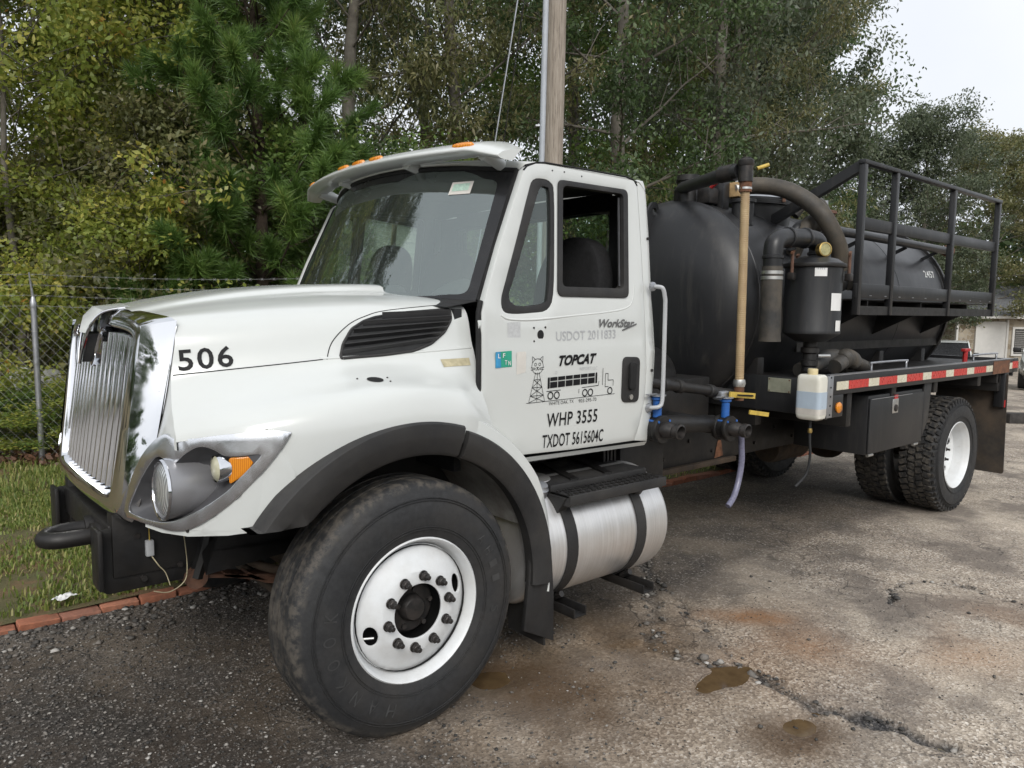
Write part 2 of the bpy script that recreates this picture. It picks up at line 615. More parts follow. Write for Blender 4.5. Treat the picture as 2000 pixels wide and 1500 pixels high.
def alu_mat():
    m, nt, b = nodes('brushed_aluminium')
    v = coords(nt, (60, 1.2, 1.2))
    s = noise(nt, v, 1.6, 6, .65)
    v2 = coords(nt)
    d = ramp(nt, noise(nt, v2, 3.5, 6, .7), [(.4, 0.), (.75, .55)])
    c = ramp(nt, s, [(.25, (.66, .655, .645)), (.75, (.90, .90, .90))])
    c = mixc(nt, d, c, (.62, .585, .54))
    nt.links.new(c, b.inputs['Base Color'])
    b.inputs['Metallic'].default_value = .82
    nt.links.new(ramp(nt, s, [(.3, .34), (.8, .52)]), b.inputs['Roughness'])
    bump(nt, b, s, .06, .003)
    return m
M['alu'] = alu_mat()

def tyre_mat():
    m, nt, b = nodes('tyre_rubber')
    vec = coords(nt)
    g = new(nt, 'ShaderNodeSeparateXYZ')
    nt.links.new(vec, g.inputs[0])
    # radius from the axle (local y): road dirt sits on the tread and shoulder
    sq = new(nt, 'ShaderNodeVectorMath', operation='MULTIPLY')
    sq.inputs[1].default_value = (1, 0, 1)
    nt.links.new(vec, sq.inputs[0])
    ln = new(nt, 'ShaderNodeVectorMath', operation='LENGTH')
    nt.links.new(sq.outputs[0], ln.inputs[0])
    n = noise(nt, vec, 24, 7, .7)
    n2 = noise(nt, vec, 38, 4, .7)
    shoulder = ramp(nt, ln.outputs['Value'], [(.488, 0.), (.508, .9)])
    dirtn = ramp(nt, n, [(.44, 0.), (.60, 1.)])
    f = mixc(nt, 1.0, shoulder, dirtn, 'MULTIPLY')
    base = ramp(nt, n2, [(.3, (.015, .0155, .0165)), (.7, (.028, .0285, .030))])
    side = mixc(nt, ramp(nt, noise(nt, vec, 3.2, 5, .6), [(.45, 0.), (.75, .45)]), base, (.055, .048, .040))
    c = mixc(nt, f, side, (.095, .084, .070))
    nt.links.new(c, b.inputs['Base Color'])
    nt.links.new(ramp(nt, n, [(.3, .55), (.7, .85)]), b.inputs['Roughness'])
    bump(nt, b, n2, .25, .003)
    return m
M['tyre'] = tyre_mat()

def amber_mat():
    m, nt, b = nodes('amber_lens')
    v = coords(nt, (1, 1, 1))
    w = new(nt, 'ShaderNodeTexWave')
    w.inputs['Scale'].default_value = 55
    nt.links.new(v, w.inputs['Vector'])
    c = ramp(nt, w.outputs['Fac'], [(.1, (.62, .19, .01)), (.9, (.80, .30, .02))])
    nt.links.new(c, b.inputs['Base Color'])
    b.inputs['Roughness'].default_value = .12
    b.inputs['Subsurface Weight'].default_value = .0
    b.inputs['Coat Weight'].default_value = .6
    bump(nt, b, w.outputs['Fac'], .25, .003)
    return m
M['orange'] = amber_mat()
def headlamp_mat():
    m, nt, b = nodes('ribbed_headlamp_lens')
    w = new(nt, 'ShaderNodeTexWave')
    w.inputs['Scale'].default_value = 22
    w.bands_direction = 'Y'
    nt.links.new(coords(nt), w.inputs['Vector'])
    nt.links.new(ramp(nt, w.outputs['Fac'], [(.2, (.42, .44, .45)), (.8, (.78, .80, .80))]), b.inputs['Base Color'])
    b.inputs['Metallic'].default_value = .55
    b.inputs['Roughness'].default_value = .18
    b.inputs['Coat Weight'].default_value = 1.0
    bump(nt, b, w.outputs['Fac'], .35, .004)
    return m
M['headlamp'] = headlamp_mat()
M['clear_lens'] = glass_mat('clear_lamp_lens', (.93, .93, .88), .02, 1.5)
M['yellowed_lens'] = pmat('yellowed_lamp_lens', (.52, .50, .36), .12, var=.1, vscale=60, coat=.6)
M['glass'] = glass_mat('windshield_glass', (.60, .72, .67), .008, 3.1, .06)
M['side_glass'] = glass_mat('side_glass', (.72, .83, .79), .008, 2.0, .08)
M['frit'] = pmat('black_glass_border', (.012, .012, .013), .22, var=.2)

def plastic_jug():
    m, nt, b = nodes('translucent_white_plastic')
    n = noise(nt, coords(nt), 9, 5)
    nt.links.new(ramp(nt, n, [(.3, (.66, .64, .55)), (.7, (.74, .73, .66))]), b.inputs['Base Color'])
    b.inputs['Roughness'].default_value = .35
    b.inputs['Transmission Weight'].default_value = .0
    return m
M['jug'] = plastic_jug()
M['jug_blue'] = pmat('blue_fluid_in_jug', (.42, .50, .58), .35, var=.08, vscale=9)
M['jug_dirty'] = pmat('cloudy_residue_in_jug', (.56, .53, .48), .4, var=.15, vscale=14)
M['clear_hose'] = pmat('milky_clear_hose', (.17, .17, .24), .25, var=.2, vscale=20)
# ---------------------------------------------------------------- ground
RS = np.random.RandomState(11)

def terrain(x):
    t = np.clip((np.asarray(x, float) - 13) / 21, 0, 1)
    return -0.7 * t * t * (3 - 2 * t)

def lines(*segs):
    out = []
    for a, b, s in segs:
        out += list(np.arange(a, b - s * .5, s))
    out.append(segs[-1][1])
    return np.array(out)

def grid_faces(nx, ny):
    i, j = np.meshgrid(np.arange(nx - 1), np.arange(ny - 1), indexing='ij')
    a = (i * ny + j).ravel()
    return np.c_[a, a + ny, a + ny + 1, a + 1]

def poly_dist(X, Y, pts):
    d = np.full(X.shape, 1e9)
    for (ax, ay), (bx, by) in zip(pts[:-1], pts[1:]):
        ex, ey = bx - ax, by - ay
        t = np.clip(((X - ax) * ex + (Y - ay) * ey) / (ex * ex + ey * ey), 0, 1)
        d = np.minimum(d, np.hypot(X - ax - t * ex, Y - ay - t * ey))
    return d

def sstep(a, b, x):
    t = np.clip((x - a) / (b - a), 0, 1)
    return t * t * (3 - 2 * t)

CRACK_A = [(2.45, -.35), (2.17, -.62), (1.95, -.80), (1.758, -1.036), (1.60, -1.10), (1.417, -1.275), (1.379, -1.467), (1.43, -1.60), (1.573, -1.70), (1.532, -1.858), (1.512, -2.025), (1.46, -2.12), (1.55, -2.25), (1.62, -2.6)]
CRACK_B = [(2.9, -1.95), (2.989, -1.819), (3.2, -1.72), (3.414, -1.70), (3.55, -1.80), (3.679, -1.90), (3.685, -2.05), (3.608, -2.311), (3.7, -2.6)]
CRACK_C = [(2.10, -.70), (2.05, -.95), (1.85, -1.2), (1.70, -1.45), (1.62, -1.62)]

PUDDLES = [(1.33, -1.70, .13, .065), (1.27, -2.16, .085, .06), (.55, -1.02, .12, .10)]
def lot_fields(X, Y):
    wob = fbm(X, Y, 5, 4, 7.0) * .10
    wob2 = fbm(X, Y, 9, 4, 16.0)
    dA = poly_dist(X + wob, Y + wob2 * .05, CRACK_A)
    dB = poly_dist(X + wob, Y + wob2 * .05, CRACK_B)
    dC = poly_dist(X + wob, Y + wob2 * .05, CRACK_C)
    wA = .05 + .05 * np.clip(fbm(X, Y, 3, 2, 1.7) + .5, 0, 1)
    crack = np.maximum(np.maximum(1 - sstep(.2 * wA, wA, dA), .8 * (1 - sstep(.008, .03, dB))), .6 * (1 - sstep(.006, .022, dC)))
    crack = crack * np.clip(.80 + 1.6 * fbm(X, Y, 91, 4, 3.4), .35, 1)
    hole = np.exp(-(((X - 1.50) / .13) ** 2 + ((Y + 1.72) / .16) ** 2)) + .6 * np.exp(-(((X - 2.15) / .25) ** 2 + ((Y + .62) / .2) ** 2)) + .5 * np.exp(-(((X - 3.15) / .2) ** 2 + ((Y + 1.72) / .12) ** 2))
    n = fbm(X, Y, 21, 4, 2.2)
    clay = np.exp(-(((X - 2.08 - .3 * (Y + 1.4)) / .26) ** 2 + ((Y + 1.38 + .75 * (X - 2.1)) / .16) ** 2) ** 1.5)
    clay = np.maximum(clay, .55 * np.exp(-(((X - 2.85) / .55) ** 2 + ((Y + 2.35) / .3) ** 2)))
    clay = np.maximum(clay, .35 * np.exp(-(((X - 1.9) / .5) ** 2 + ((Y + 1.75) / .3) ** 2)))
    clay = np.clip(clay * (1.0 + 2.2 * n), 0, 1)
    mud = np.exp(-(((X - 1.28) / .22) ** 2 + ((Y + 1.72) / .12) ** 2)) + .9 * np.exp(-(((X - 1.20) / .22) ** 2 + ((Y + 2.15) / .17) ** 2)) + .6 * np.exp(-(((X - .62) / .2) ** 2 + ((Y + .95) / .5) ** 2))
    mud = mud + .55 * np.exp(-(((X - .95) / .5) ** 2 + ((Y + 1.25) / .35) ** 2)) + .45 * np.exp(-(((X - .25) / .6) ** 2 + ((Y + 1.75) / .25) ** 2))
    mud = np.clip(mud * (1.0 + 1.8 * fbm(X, Y, 33, 4, 3.5)), 0, 1)
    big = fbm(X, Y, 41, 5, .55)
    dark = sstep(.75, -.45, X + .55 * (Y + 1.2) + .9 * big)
    dark = np.maximum(dark, .85 * sstep(-.55, -.9, -Y - 1.6) * sstep(7.5, 5.5, X))    # shade under the truck, put into the ground colour
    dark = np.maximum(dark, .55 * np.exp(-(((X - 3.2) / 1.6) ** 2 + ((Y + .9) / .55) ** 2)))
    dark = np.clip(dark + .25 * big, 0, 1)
    z = .016 * fbm(X, Y, 51, 4, .8) + .009 * fbm(X, Y, 52, 4, 6.0) - .028 * crack * (.5 + np.clip(wob2 + .5, 0, 1)) - .022 * hole
    z += .02 * crack * np.clip(fbm(X, Y, 77, 3, 22.0), 0, 1)
    for px_, py_, sx_, sy_ in PUDDLES:
        z -= .014 * np.exp(-(((X - px_) / (sx_ * 1.3)) ** 2 + ((Y - py_) / (sy_ * 1.3)) ** 2) ** 2)
    for wx, wy in ((0, -1.05), (0, 1.05), (5.682, -1.05), (5.682, -.72), (5.682, 1.05), (5.682, .72)):
        z *= 1 - np.exp(-(((X - wx) / .3) ** 2 + ((Y - wy) / .25) ** 2))
    wet = np.exp(-((((X - 1.15) / 1.25) ** 2 + ((Y + 1.35) / .75) ** 2) ** 1.6)) * (.75 + 1.3 * fbm(X, Y, 87, 5, 1.3)) + .6 * sstep(.25, -.5, X) * (.6 + fbm(X, Y, 88, 4, 1.8))
    wet = np.clip(np.maximum(wet, .9 * mud), 0, 1)
    return dict(crack=crack, clay=clay, mud=mud, dark=dark, wet=wet), z

def asphalt_mat():
    m, nt, b = nodes('worn_asphalt')
    vec = coords(nt)
    at = {}
    for k in ('crack', 'clay', 'mud', 'dark', 'wet'):
        a = new(nt, 'ShaderNodeAttribute', attribute_name=k)
        at[k] = a.outputs['Fac']
    v1 = new(nt, 'ShaderNodeTexVoronoi')
    v1.inputs['Scale'].default_value = 95
    nt.links.new(vec, v1.inputs['Vector'])
    sep = new(nt, 'ShaderNodeSeparateColor')
    nt.links.new(v1.outputs['Color'], sep.inputs[0])
    stone = sep.outputs[0]
    nf = noise(nt, vec, 60, 6, .75)
    nm = noise(nt, vec, 1.4, 6, .65)
    nl = noise(nt, vec, .5, 5, .6)
    pale = ramp(nt, stone, [(.0, (.14, .11, .084)), (.45, (.37, .305, .24)), (.8, (.59, .505, .41)), (1., (.80, .74, .66))])
    dusty = mixc(nt, ramp(nt, nl, [(.42, 0.), (.62, .6)]), pale, (.58, .50, .40))
    dusty = mixc(nt, ramp(nt, nm, [(.40, .85), (.57, 0.)]), dusty, (.17, .142, .118))
    darkc = ramp(nt, stone, [(.0, (.014, .0135, .013)), (.6, (.044, .041, .038)), (.9, (.105, .097, .09)), (1., (.40, .38, .36))])  # dark gravel, lowered further to paint in the truck's contact shadow
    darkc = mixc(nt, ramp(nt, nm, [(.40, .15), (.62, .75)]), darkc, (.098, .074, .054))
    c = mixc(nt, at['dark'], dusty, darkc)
    # fine map cracking
    v2 = new(nt, 'ShaderNodeTexVoronoi', feature='DISTANCE_TO_EDGE')
    v2.inputs['Scale'].default_value = 3.4
    wv = new(nt, 'ShaderNodeVectorMath', operation='ADD')
    nn = new(nt, 'ShaderNodeTexNoise')
    nn.inputs['Scale'].default_value = 4
    nn.inputs['Detail'].default_value = 6
    nt.links.new(vec, nn.inputs['Vector'])
    sc = new(nt, 'ShaderNodeVectorMath', operation='SCALE')
    sc.inputs['Scale'].default_value = .35
    nt.links.new(nn.outputs['Color'], sc.inputs[0])
    nt.links.new(vec, wv.inputs[0])
    nt.links.new(sc.outputs[0], wv.inputs[1])
    nt.links.new(wv.outputs[0], v2.inputs['Vector'])
    edge = ramp(nt, v2.outputs['Distance'], [(.004, 1.), (.022, 0.)])
    emask = ramp(nt, noise(nt, vec, .8, 4), [(.46, 0.), (.62, .75)])
    edge = mixc(nt, 1.0, edge, emask, 'MULTIPLY')
    c = mixc(nt, edge, c, (.035, .031, .028))
    clayc = ramp(nt, nf, [(.3, (.26, .135, .062)), (.7, (.40, .225, .115))])
    cf = mixc(nt, 1.0, at['clay'], ramp(nt, nf, [(.25, .35), (.6, 1.)]), 'MULTIPLY')
    c = mixc(nt, cf, c, clayc)
    mf = mixc(nt, 1.0, at['mud'], ramp(nt, nf, [(.3, .4), (.6, .9)]), 'MULTIPLY')
    c = mixc(nt, mf, c, (.135, .088, .050))
    crk = mixc(nt, ramp(nt, stone, [(.3, 0.), (1., .8)]), (.017, .017, .018), (.16, .15, .145))
    c = mixc(nt, at['crack'], c, crk)
    c = mixc(nt, mixc(nt, 1.0, at['wet'], ramp(nt, nm, [(.35, .5), (.6, 1.)]), 'MULTIPLY'), c, mixc(nt, 1.0, c, (.46, .37, .28), 'MULTIPLY'))
    nt.links.new(c, b.inputs['Base Color'])
    wet = mixc(nt, 1.0, at['wet'], ramp(nt, noise(nt, vec, 2.5, 5), [(.4, .2), (.6, 1.)]), 'MULTIPLY')
    r = mixc(nt, wet, .88, .22)
    r = mixc(nt, mixc(nt, 1.0, at['dark'], ramp(nt, nm, [(.45, 0.), (.65, .5)]), 'MULTIPLY'), r, .5)
    nt.links.new(r, b.inputs['Roughness'])
    h = mixc(nt, .6, v1.outputs['Distance'], nf)
    h = mixc(nt, edge, h, 0.0)
    bp = bump(nt, b, h, .75, .012)
    st = mixc(nt, wet, .8, .22)
    nt.links.new(st, bp.inputs['Strength'])
    return m

def soil_mat():
    m, nt, b = nodes('lawn_soil')
    vec = coords(nt)
    n = noise(nt, vec, 3.2, 7, .65)
    nf = noise(nt, vec, 70, 5, .7)
    c = ramp(nt, n, [(.36, (.12, .12, .045)), (.5, (.16, .14, .06)), (.62, (.27, .15, .08))])
    c = mixc(nt, ramp(nt, nf, [(.3, .5), (.7, 0.)]), c, (.04, .035, .02))
    nt.links.new(c, b.inputs['Base Color'])
    b.inputs['Roughness'].default_value = .95
    bump(nt, b, nf, .8, .02)
    return m

def far_ground_mat():
    m, nt, b = nodes('far_ground')
    vec = coords(nt)
    n = noise(nt, vec, .12, 6, .6)
    c = ramp(nt, n, [(.35, (.07, .075, .03)), (.5, (.13, .115, .06)), (.65, (.2, .17, .12))])
    nt.links.new(c, b.inputs['Base Color'])
    b.inputs['Roughness'].default_value = .95
    return m

# wide sheet to the horizon
gx = lines((-900, -100, 100), (-100, 60, 4), (60, 900, 120))
gy = lines((-900, -100, 100), (-100, 100, 10), (100, 900, 100))
X, Y = np.meshgrid(gx, gy, indexing='ij')
Z = terrain(X) - .035
g = finish('ground', np_mesh('ground', np.c_[X.ravel(), Y.ravel(), Z.ravel()], grid_faces(len(gx), len(gy))), far_ground_mat(), None, 40)
tag(g, 'brown and green ground stretching away to the trees', 'ground', kind='structure')

# asphalt lot up to the brick edging
gx = lines((-70, -10, 4), (-10, -3, .5), (-3, 4.2, .026), (4.2, 9, .06), (9, 40, .8), (40, 60, 4))
gy = lines((-60, -8, 4), (-8, -3.6, .4), (-3.6, .96, .026))
X, Y = np.meshgrid(gx, gy, indexing='ij')
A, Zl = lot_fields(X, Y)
Zl = np.where((np.abs(X) < 60), Zl, 0) + terrain(X) + .0
me = np_mesh('parking_lot', np.c_[X.ravel(), Y.ravel(), Zl.ravel()], grid_faces(len(gx), len(gy)))
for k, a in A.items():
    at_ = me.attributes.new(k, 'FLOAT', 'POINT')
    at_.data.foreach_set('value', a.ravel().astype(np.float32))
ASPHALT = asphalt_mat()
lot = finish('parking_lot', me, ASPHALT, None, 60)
tag(lot, 'cracked stained asphalt lot under the truck with orange clay and muddy patches', 'pavement', kind='structure')

def lot_z(x, y):
    x, y = np.atleast_1d(np.asarray(x, float)), np.atleast_1d(np.asarray(y, float))
    return lot_fields(x, y)[1] + terrain(x)

# shallow muddy puddles
def puddle_mat():
    m, nt, b = nodes('muddy_water')
    n = noise(nt, coords(nt), 14, 5)
    nt.links.new(ramp(nt, n, [(.3, (.085, .054, .027)), (.7, (.14, .092, .046))]), b.inputs['Base Color'])
    b.inputs['Roughness'].default_value = .06
    b.inputs['Specular IOR Level'].default_value = .6
    return m
_pm = puddle_mat()
for k, (px_, py_, sx_, sy_) in enumerate(PUDDLES):
    z0 = float(lot_z(px_, py_)[0]) + .0045
    rs = random.Random(k + 3)
    ph = [rs.uniform(0, 6) for _ in range(4)]
    P = []
    for i in range(48):
        t = 2 * PI * i / 48
        r = 1.75 + .18 * math.sin(2 * t + ph[0]) + .14 * math.sin(3 * t + ph[1]) + .10 * math.sin(5 * t + ph[2]) + .06 * math.sin(9 * t + ph[3])
        P.append((px_ + sx_ * r * math.cos(t), py_ + sy_ * r * math.sin(t), z0))
    o = MB().add(P, [tuple(range(48))]).build('puddle', _pm, None, 0)
    tag(o, ['muddy brown puddle beside the broken crack', 'shallow muddy puddle nearest the bottom edge', 'muddy puddle beside the front wheel'][k], 'puddle', kind='structure')

# the far part of the lot beyond the edging line, behind the truck's tail
gx = lines((7.5, 60, 1.5))
gy = lines((.96, 14, .8))
X, Y = np.meshgrid(gx, gy, indexing='ij')
A2, Z2 = lot_fields(X, Y)
me = np_mesh('gravel_drive', np.c_[X.ravel(), Y.ravel(), (terrain(X) - .006).ravel()], grid_faces(len(gx), len(gy)))
for k in A2:
    at_ = me.attributes.new(k, 'FLOAT', 'POINT')
    at_.data.foreach_set('value', (A2[k] * 0).ravel().astype(np.float32))
o = finish('gravel_drive', me, ASPHALT, None, 60)
tag(o, 'pale dusty drive behind the truck in front of the house', 'drive', kind='structure')

# lawn behind the edging
def lawn_z(x, y):
    return .02 + .03 * fbm(np.asarray(x, float), np.asarray(y, float), 61, 3, .7) + .02 * np.clip((np.asarray(y) - 1.2) / 4, 0, 1)
gx = lines((-30, -3, 1), (-3, 7.4, .08))
gy = lines((1.045, 7.045, .08), (7.045, 40, 2))
X, Y = np.meshgrid(gx, gy, indexing='ij')
me = np_mesh('lawn', np.c_[X.ravel(), Y.ravel(), lawn_z(X, Y).ravel()], grid_faces(len(gx), len(gy)))
o = finish('lawn', me, soil_mat(), None, 60)
tag(o, 'rough patchy lawn with bare reddish soil behind the brick edging', 'lawn', kind='structure')

# grass blades
def grass(n, x0, x1, y0, y1, seed, hmin=.035, hmax=.10):
    rs = np.random.RandomState(seed)
    x, y = rs.uniform(x0, x1, n), rs.uniform(y0, y1, n)
    dens = fbm(x, y, 71, 4, 1.1) + .12
    bare = np.exp(-((y - 3.0 - .25 * x) / .16) ** 2) * .5      # the worn reddish track
    keep = rs.rand(n) < np.clip(.62 + 1.6 * dens - bare, .05, 1)
    x, y = x[keep], y[keep]
    k = len(x)
    z = lawn_z(x, y)
    h = rs.uniform(hmin, hmax, k) * (1 + .9 * np.clip(fbm(x, y, 72, 3, 2.0), -.5, .6))
    a = rs.uniform(0, 2 * PI, k)
    lean = rs.uniform(.1, .9, k)
    w = rs.uniform(.003, .007, k)
    dx, dy = np.cos(a), np.sin(a)
    px, py = -dy, dx
    b0 = np.c_[x - px * w, y - py * w, z]
    b1 = np.c_[x + px * w, y + py * w, z]
    m0 = np.c_[x + dx * lean * h * .4 + px * w * .8, y + dy * lean * h * .4 + py * w * .8, z + h * .6]
    m1 = np.c_[x + dx * lean * h * .4 - px * w * .8, y + dy * lean * h * .4 - py * w * .8, z + h * .6]
    t = np.c_[x + dx * lean * h, y + dy * lean * h, z + h * (1 - .35 * lean)]
    V = np.stack([b0, b1, m0, m1, t], 1).reshape(-1, 3)
    i = np.arange(k) * 5
    F = np.concatenate([np.c_[i, i + 1, i + 2], np.c_[i, i + 2, i + 3], np.c_[i + 3, i + 2, i + 4]])
    return V, F
Vs, Fs, off = [], [], 0
for args in ((70000, -2.4, 1.6, 1.10, 4.2, 1, .02, .055), (30000, -1.6, 2.6, 4.2, 7.5, 2, .04, .11), (9000, 2.5, 7.3, 1.1, 3.6, 3, .03, .07)):
    V, F = grass(*args)
    Vs.append(V); Fs.append(F + off); off += len(V)
GRASS = leaf_mat('grass_blades', [(0., (.12, .175, .035)), (.5, (.21, .28, .060)), (.8, (.36, .37, .11)), (1., (.50, .44, .20))], .45, .5, 0.)
o = finish('grass', np_mesh('grass', np.concatenate(Vs), np.concatenate(Fs)), GRASS, None, 0)
tag(o, 'short uneven green and straw coloured grass on the lawn', 'grass', kind='stuff')

# brick edging, every brick of its own
edging = empty('brick_edging', (0, 1.02, 0))
tag(edging, 'row of weathered red bricks edging the lawn beside the asphalt', 'edging', kind='structure')
BRICK = [pmat('weathered_brick_%d' % i, c, .9, var=.3, vscale=18, dirt=(.12, .09, .07), dirt_amt=.6, dscale=14, bscale=90, bstr=.6)
         for i, c in enumerate(((.42, .155, .085), (.48, .195, .115), (.38, .165, .11)))]
brick_me = []
for i in range(4):
    rs = random.Random(i)
    b = MB()
    n = 3
    V, F = [], []
    b.box((0, 0, 0), (.196, .098, .07))
    me = b.mesh('brick', .007, 2)
    for v in me.vertices:
        v.co += Vector((rs.uniform(-.003, .003), rs.uniform(-.003, .003), rs.uniform(-.003, .003)))
    me.shade_smooth(); me.set_sharp_from_angle(angle=.6)
    me.materials.append(BRICK[i % 3])
    brick_me.append(me)
x = -3.0
rb = random.Random(4)
k = 0
while x < 7.2:
    o = bpy.data.objects.new('brick', brick_me[rb.randrange(4)])
    link(o, edging)
    L = .196
    o.location = (x + L / 2, rb.uniform(-.008, .008), -.012 + rb.uniform(-.010, .012))
    o.rotation_euler = (rb.uniform(-.05, .05), rb.uniform(-.05, .05), rb.uniform(-.05, .05) + (PI if rb.random() < .5 else 0))
    x += L + rb.uniform(.006, .018)
    k += 1

# loose gravel on the asphalt
def stones(n, seed, x0, x1, y0, y1, s0, s1, dens=None):
    rs = np.random.RandomState(seed)
    x, y = rs.uniform(x0, x1, n), rs.uniform(y0, y1, n)
    if dens is not None:
        k = rs.rand(n) < dens(x, y)
        x, y = x[k], y[k]
    n = len(x)
    z = lot_z(x, y)
    s = s0 + (s1 - s0) * rs.rand(n) ** 3
    base = np.array([(1, 0, 0), (-1, 0, 0), (0, 1, 0), (0, -1, 0), (0, 0, 1), (0, 0, -.6), (.6, .6, .55), (-.6, .55, .6), (-.5, -.6, .6), (.6, -.6, .5)], float)
    tri = np.array([(0, 2, 6), (2, 7, 4), (6, 2, 4), (0, 6, 9), (6, 4, 9), (2, 1, 7), (7, 1, 8), (7, 8, 4), (8, 1, 3), (8, 3, 9), (4, 8, 9), (9, 3, 0), (0, 5, 2), (2, 5, 1), (1, 5, 3), (3, 5, 0)])
    J = base[None] * rs.uniform(.65, 1.25, (n, 10, 1)) * np.stack([np.ones(n), rs.uniform(.6, 1, n), rs.uniform(.4, .75, n)], 1)[:, None]
    a = rs.uniform(0, 2 * PI, n)
    c, q = np.cos(a)[:, None], np.sin(a)[:, None]
    V = np.stack([J[..., 0] * c - J[..., 1] * q, J[..., 0] * q + J[..., 1] * c, J[..., 2]], 2) * s[:, None, None]
    V += np.stack([x, y, z + s * .25], 1)[:, None]
    F = (tri[None] + (np.arange(n) * 10)[:, None, None]).reshape(-1, 3)
    return V.reshape(-1, 3), F
Vs, Fs, off = [], [], 0
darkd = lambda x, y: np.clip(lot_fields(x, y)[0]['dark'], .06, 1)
crackd = lambda x, y: lot_fields(x, y)[0]['crack'] ** .5
edged = lambda x, y: sstep(.35, .95, y)
for a in ((26000, 1, -1.6, 1.2, -1.8, .95, .003, .011, darkd), (350, 2, -1.7, 3.5, -2.9, .9, .004, .016), (260, 6, 1.30, 1.75, -2.0, -1.5, .008, .036, crackd), (200, 7, 1.9, 2.5, -.9, -.35, .008, .034, crackd), (120, 8, 2.9, 3.4, -1.85, -1.6, .008, .030, crackd), (9000, 3, .9, 3.8, -2.7, -.3, .004, .022, crackd),
          (2600, 4, -1.6, 1.2, .2, .95, .004, .026, edged), (7000, 5, 0, 4.5, -3.2, -1.2, .0015, .006)):
    V, F = stones(*a)
    Vs.append(V); Fs.append(F + off); off += len(V)
def gravel_mat():
    m, nt, b = nodes('loose_gravel')
    g = new(nt, 'ShaderNodeNewGeometry')
    c = ramp(nt, g.outputs['Random Per Island'], [(0., (.03, .029, .028)), (.55, (.10, .092, .082)), (.85, (.19, .17, .15)), (.97, (.34, .32, .29)), (1., (.5, .48, .45))])
    nt.links.new(c, b.inputs['Base Color'])
    b.inputs['Roughness'].default_value = .85
    return m
o = finish('loose_gravel', np_mesh('loose_gravel', np.concatenate(Vs), np.concatenate(Fs)), gravel_mat(), None, 0)
tag(o, 'loose grey gravel and broken asphalt crumbs scattered over the lot', 'gravel', kind='stuff')

# crumpled white litter on the grass
def crumple(name, loc, s, mat, seed):
    rs = np.random.RandomState(seed)
    n = 9
    V = []
    for i in range(n):
        for j in range(n):
            u, v = i / (n - 1) - .5, j / (n - 1) - .5
            V.append((u * s * 1.5, v * s, s * .34 * rs.rand() * (1 - 1.5 * (u * u + v * v))))
    F = [(i * n + j, (i + 1) * n + j, (i + 1) * n + j + 1, i * n + j + 1) for i in range(n - 1) for j in range(n - 1)]
    mb = MB().add(V, F)
    o = mb.build(name, mat, None, 20)
    o.location = loc
    o.rotation_euler = (0, 0, .5)
    return o
_lx, _ly = -.87, 1.14
o = crumple('paper_litter', (_lx, _ly, float(lawn_z(_lx, _ly)) + .045), .075, M['paper'], 3)
tag(o, 'crumpled white paper lying in the grass by the bricks', 'litter')
# ================================================================ the truck
truck = empty('vacuum_truck')
tag(truck, 'white cab vacuum truck with black tank, numbered 506 on the hood', 'truck')

def ys(z):
    return float(np.interp(z, [0, 1.0, 1.10, 1.54, 1.555, 1.575, 1.7, 1.8, 2.40, 2.6], [-1.03, -1.03, -1.042, -1.047, -1.045, -1.033, -1.03, -1.018, -.965, -.94]))
def cab_side(u, v, d):
    return (u, ys(v) - d, v)

# ---------------------------------------------------------------- hood with fenders
HX = [-.82, -.6, -.3, 0, .25, .45]
HP = {  # control rows from the centre line outwards: (y values, z values) along HX
    0: ((0, 0, 0, 0, 0, 0), (1.722, 1.775, 1.825, 1.85, 1.858, 1.858)),
    1: ((-.27, -.30, -.34, -.38, -.41, -.43), (1.716, 1.768, 1.817, 1.842, 1.851, 1.851)),
    2: ((-.36, -.39, -.43, -.47, -.50, -.52), (1.70, 1.745, 1.786, 1.808, 1.812, 1.806)),
    3: ((-.47, -.52, -.58, -.64, -.69, -.72), (1.695, 1.728, 1.763, 1.784, 1.792, 1.79)),
    4: ((-.585, -.64, -.71, -.78, -.83, -.86), (1.675, 1.70, 1.73, 1.752, 1.764, 1.768)),
    5: ((-.645, -.71, -.79, -.86, -.905, -.93), (1.61, 1.635, 1.665, 1.69, 1.708, 1.718)),
    6: ((-.675, -.745, -.83, -.90, -.945, -.965), (1.50, 1.525, 1.55, 1.572, 1.588, 1.598)),
    7: ((-.70, -.78, -.87, -.935, -.975, -.99), (1.44, 1.465, 1.49, 1.515, 1.53, 1.535)),
    8: ((-.755, -.88, -.975, -1.03, -1.045, -1.03), (1.365, 1.40, 1.44, 1.465, 1.45, 1.40)),
    9: ((-.83, -1.0, -1.10, -1.14, -1.135, -1.09), (1.30, 1.345, 1.395, 1.415, 1.38, 1.27)),
    10: ((-.87, -1.055, -1.15, -1.18, -1.17, -1.115), (1.22, 1.26, 1.305, 1.325, 1.295, 1.20)),
    11: ((-.868, -1.053, -1.152, -1.185, -1.175, -1.12), None),
}
def cubic(xq, xs, vs):
    return float(np.interp(xq, xs, vs)) if len(xs) < 3 else _pchip(xq, xs, vs)
def _pchip(x, X, V):
    X, V = np.array(X, float), np.array(V, float)
    h = np.diff(X); d = np.diff(V) / h
    m = np.zeros(len(X)); m[0], m[-1] = d[0], d[-1]
    for i in range(1, len(X) - 1):
        m[i] = 0 if d[i - 1] * d[i] <= 0 else 2 * d[i - 1] * d[i] / (d[i - 1] + d[i])
    i = int(np.clip(np.searchsorted(X, x) - 1, 0, len(X) - 2))
    t = (x - X[i]) / h[i]
    return float((1 + 2 * t) * (1 - t) ** 2 * V[i] + t * (1 - t) ** 2 * h[i] * m[i] + t * t * (3 - 2 * t) * V[i + 1] + t * t * (t - 1) * h[i] * m[i + 1])
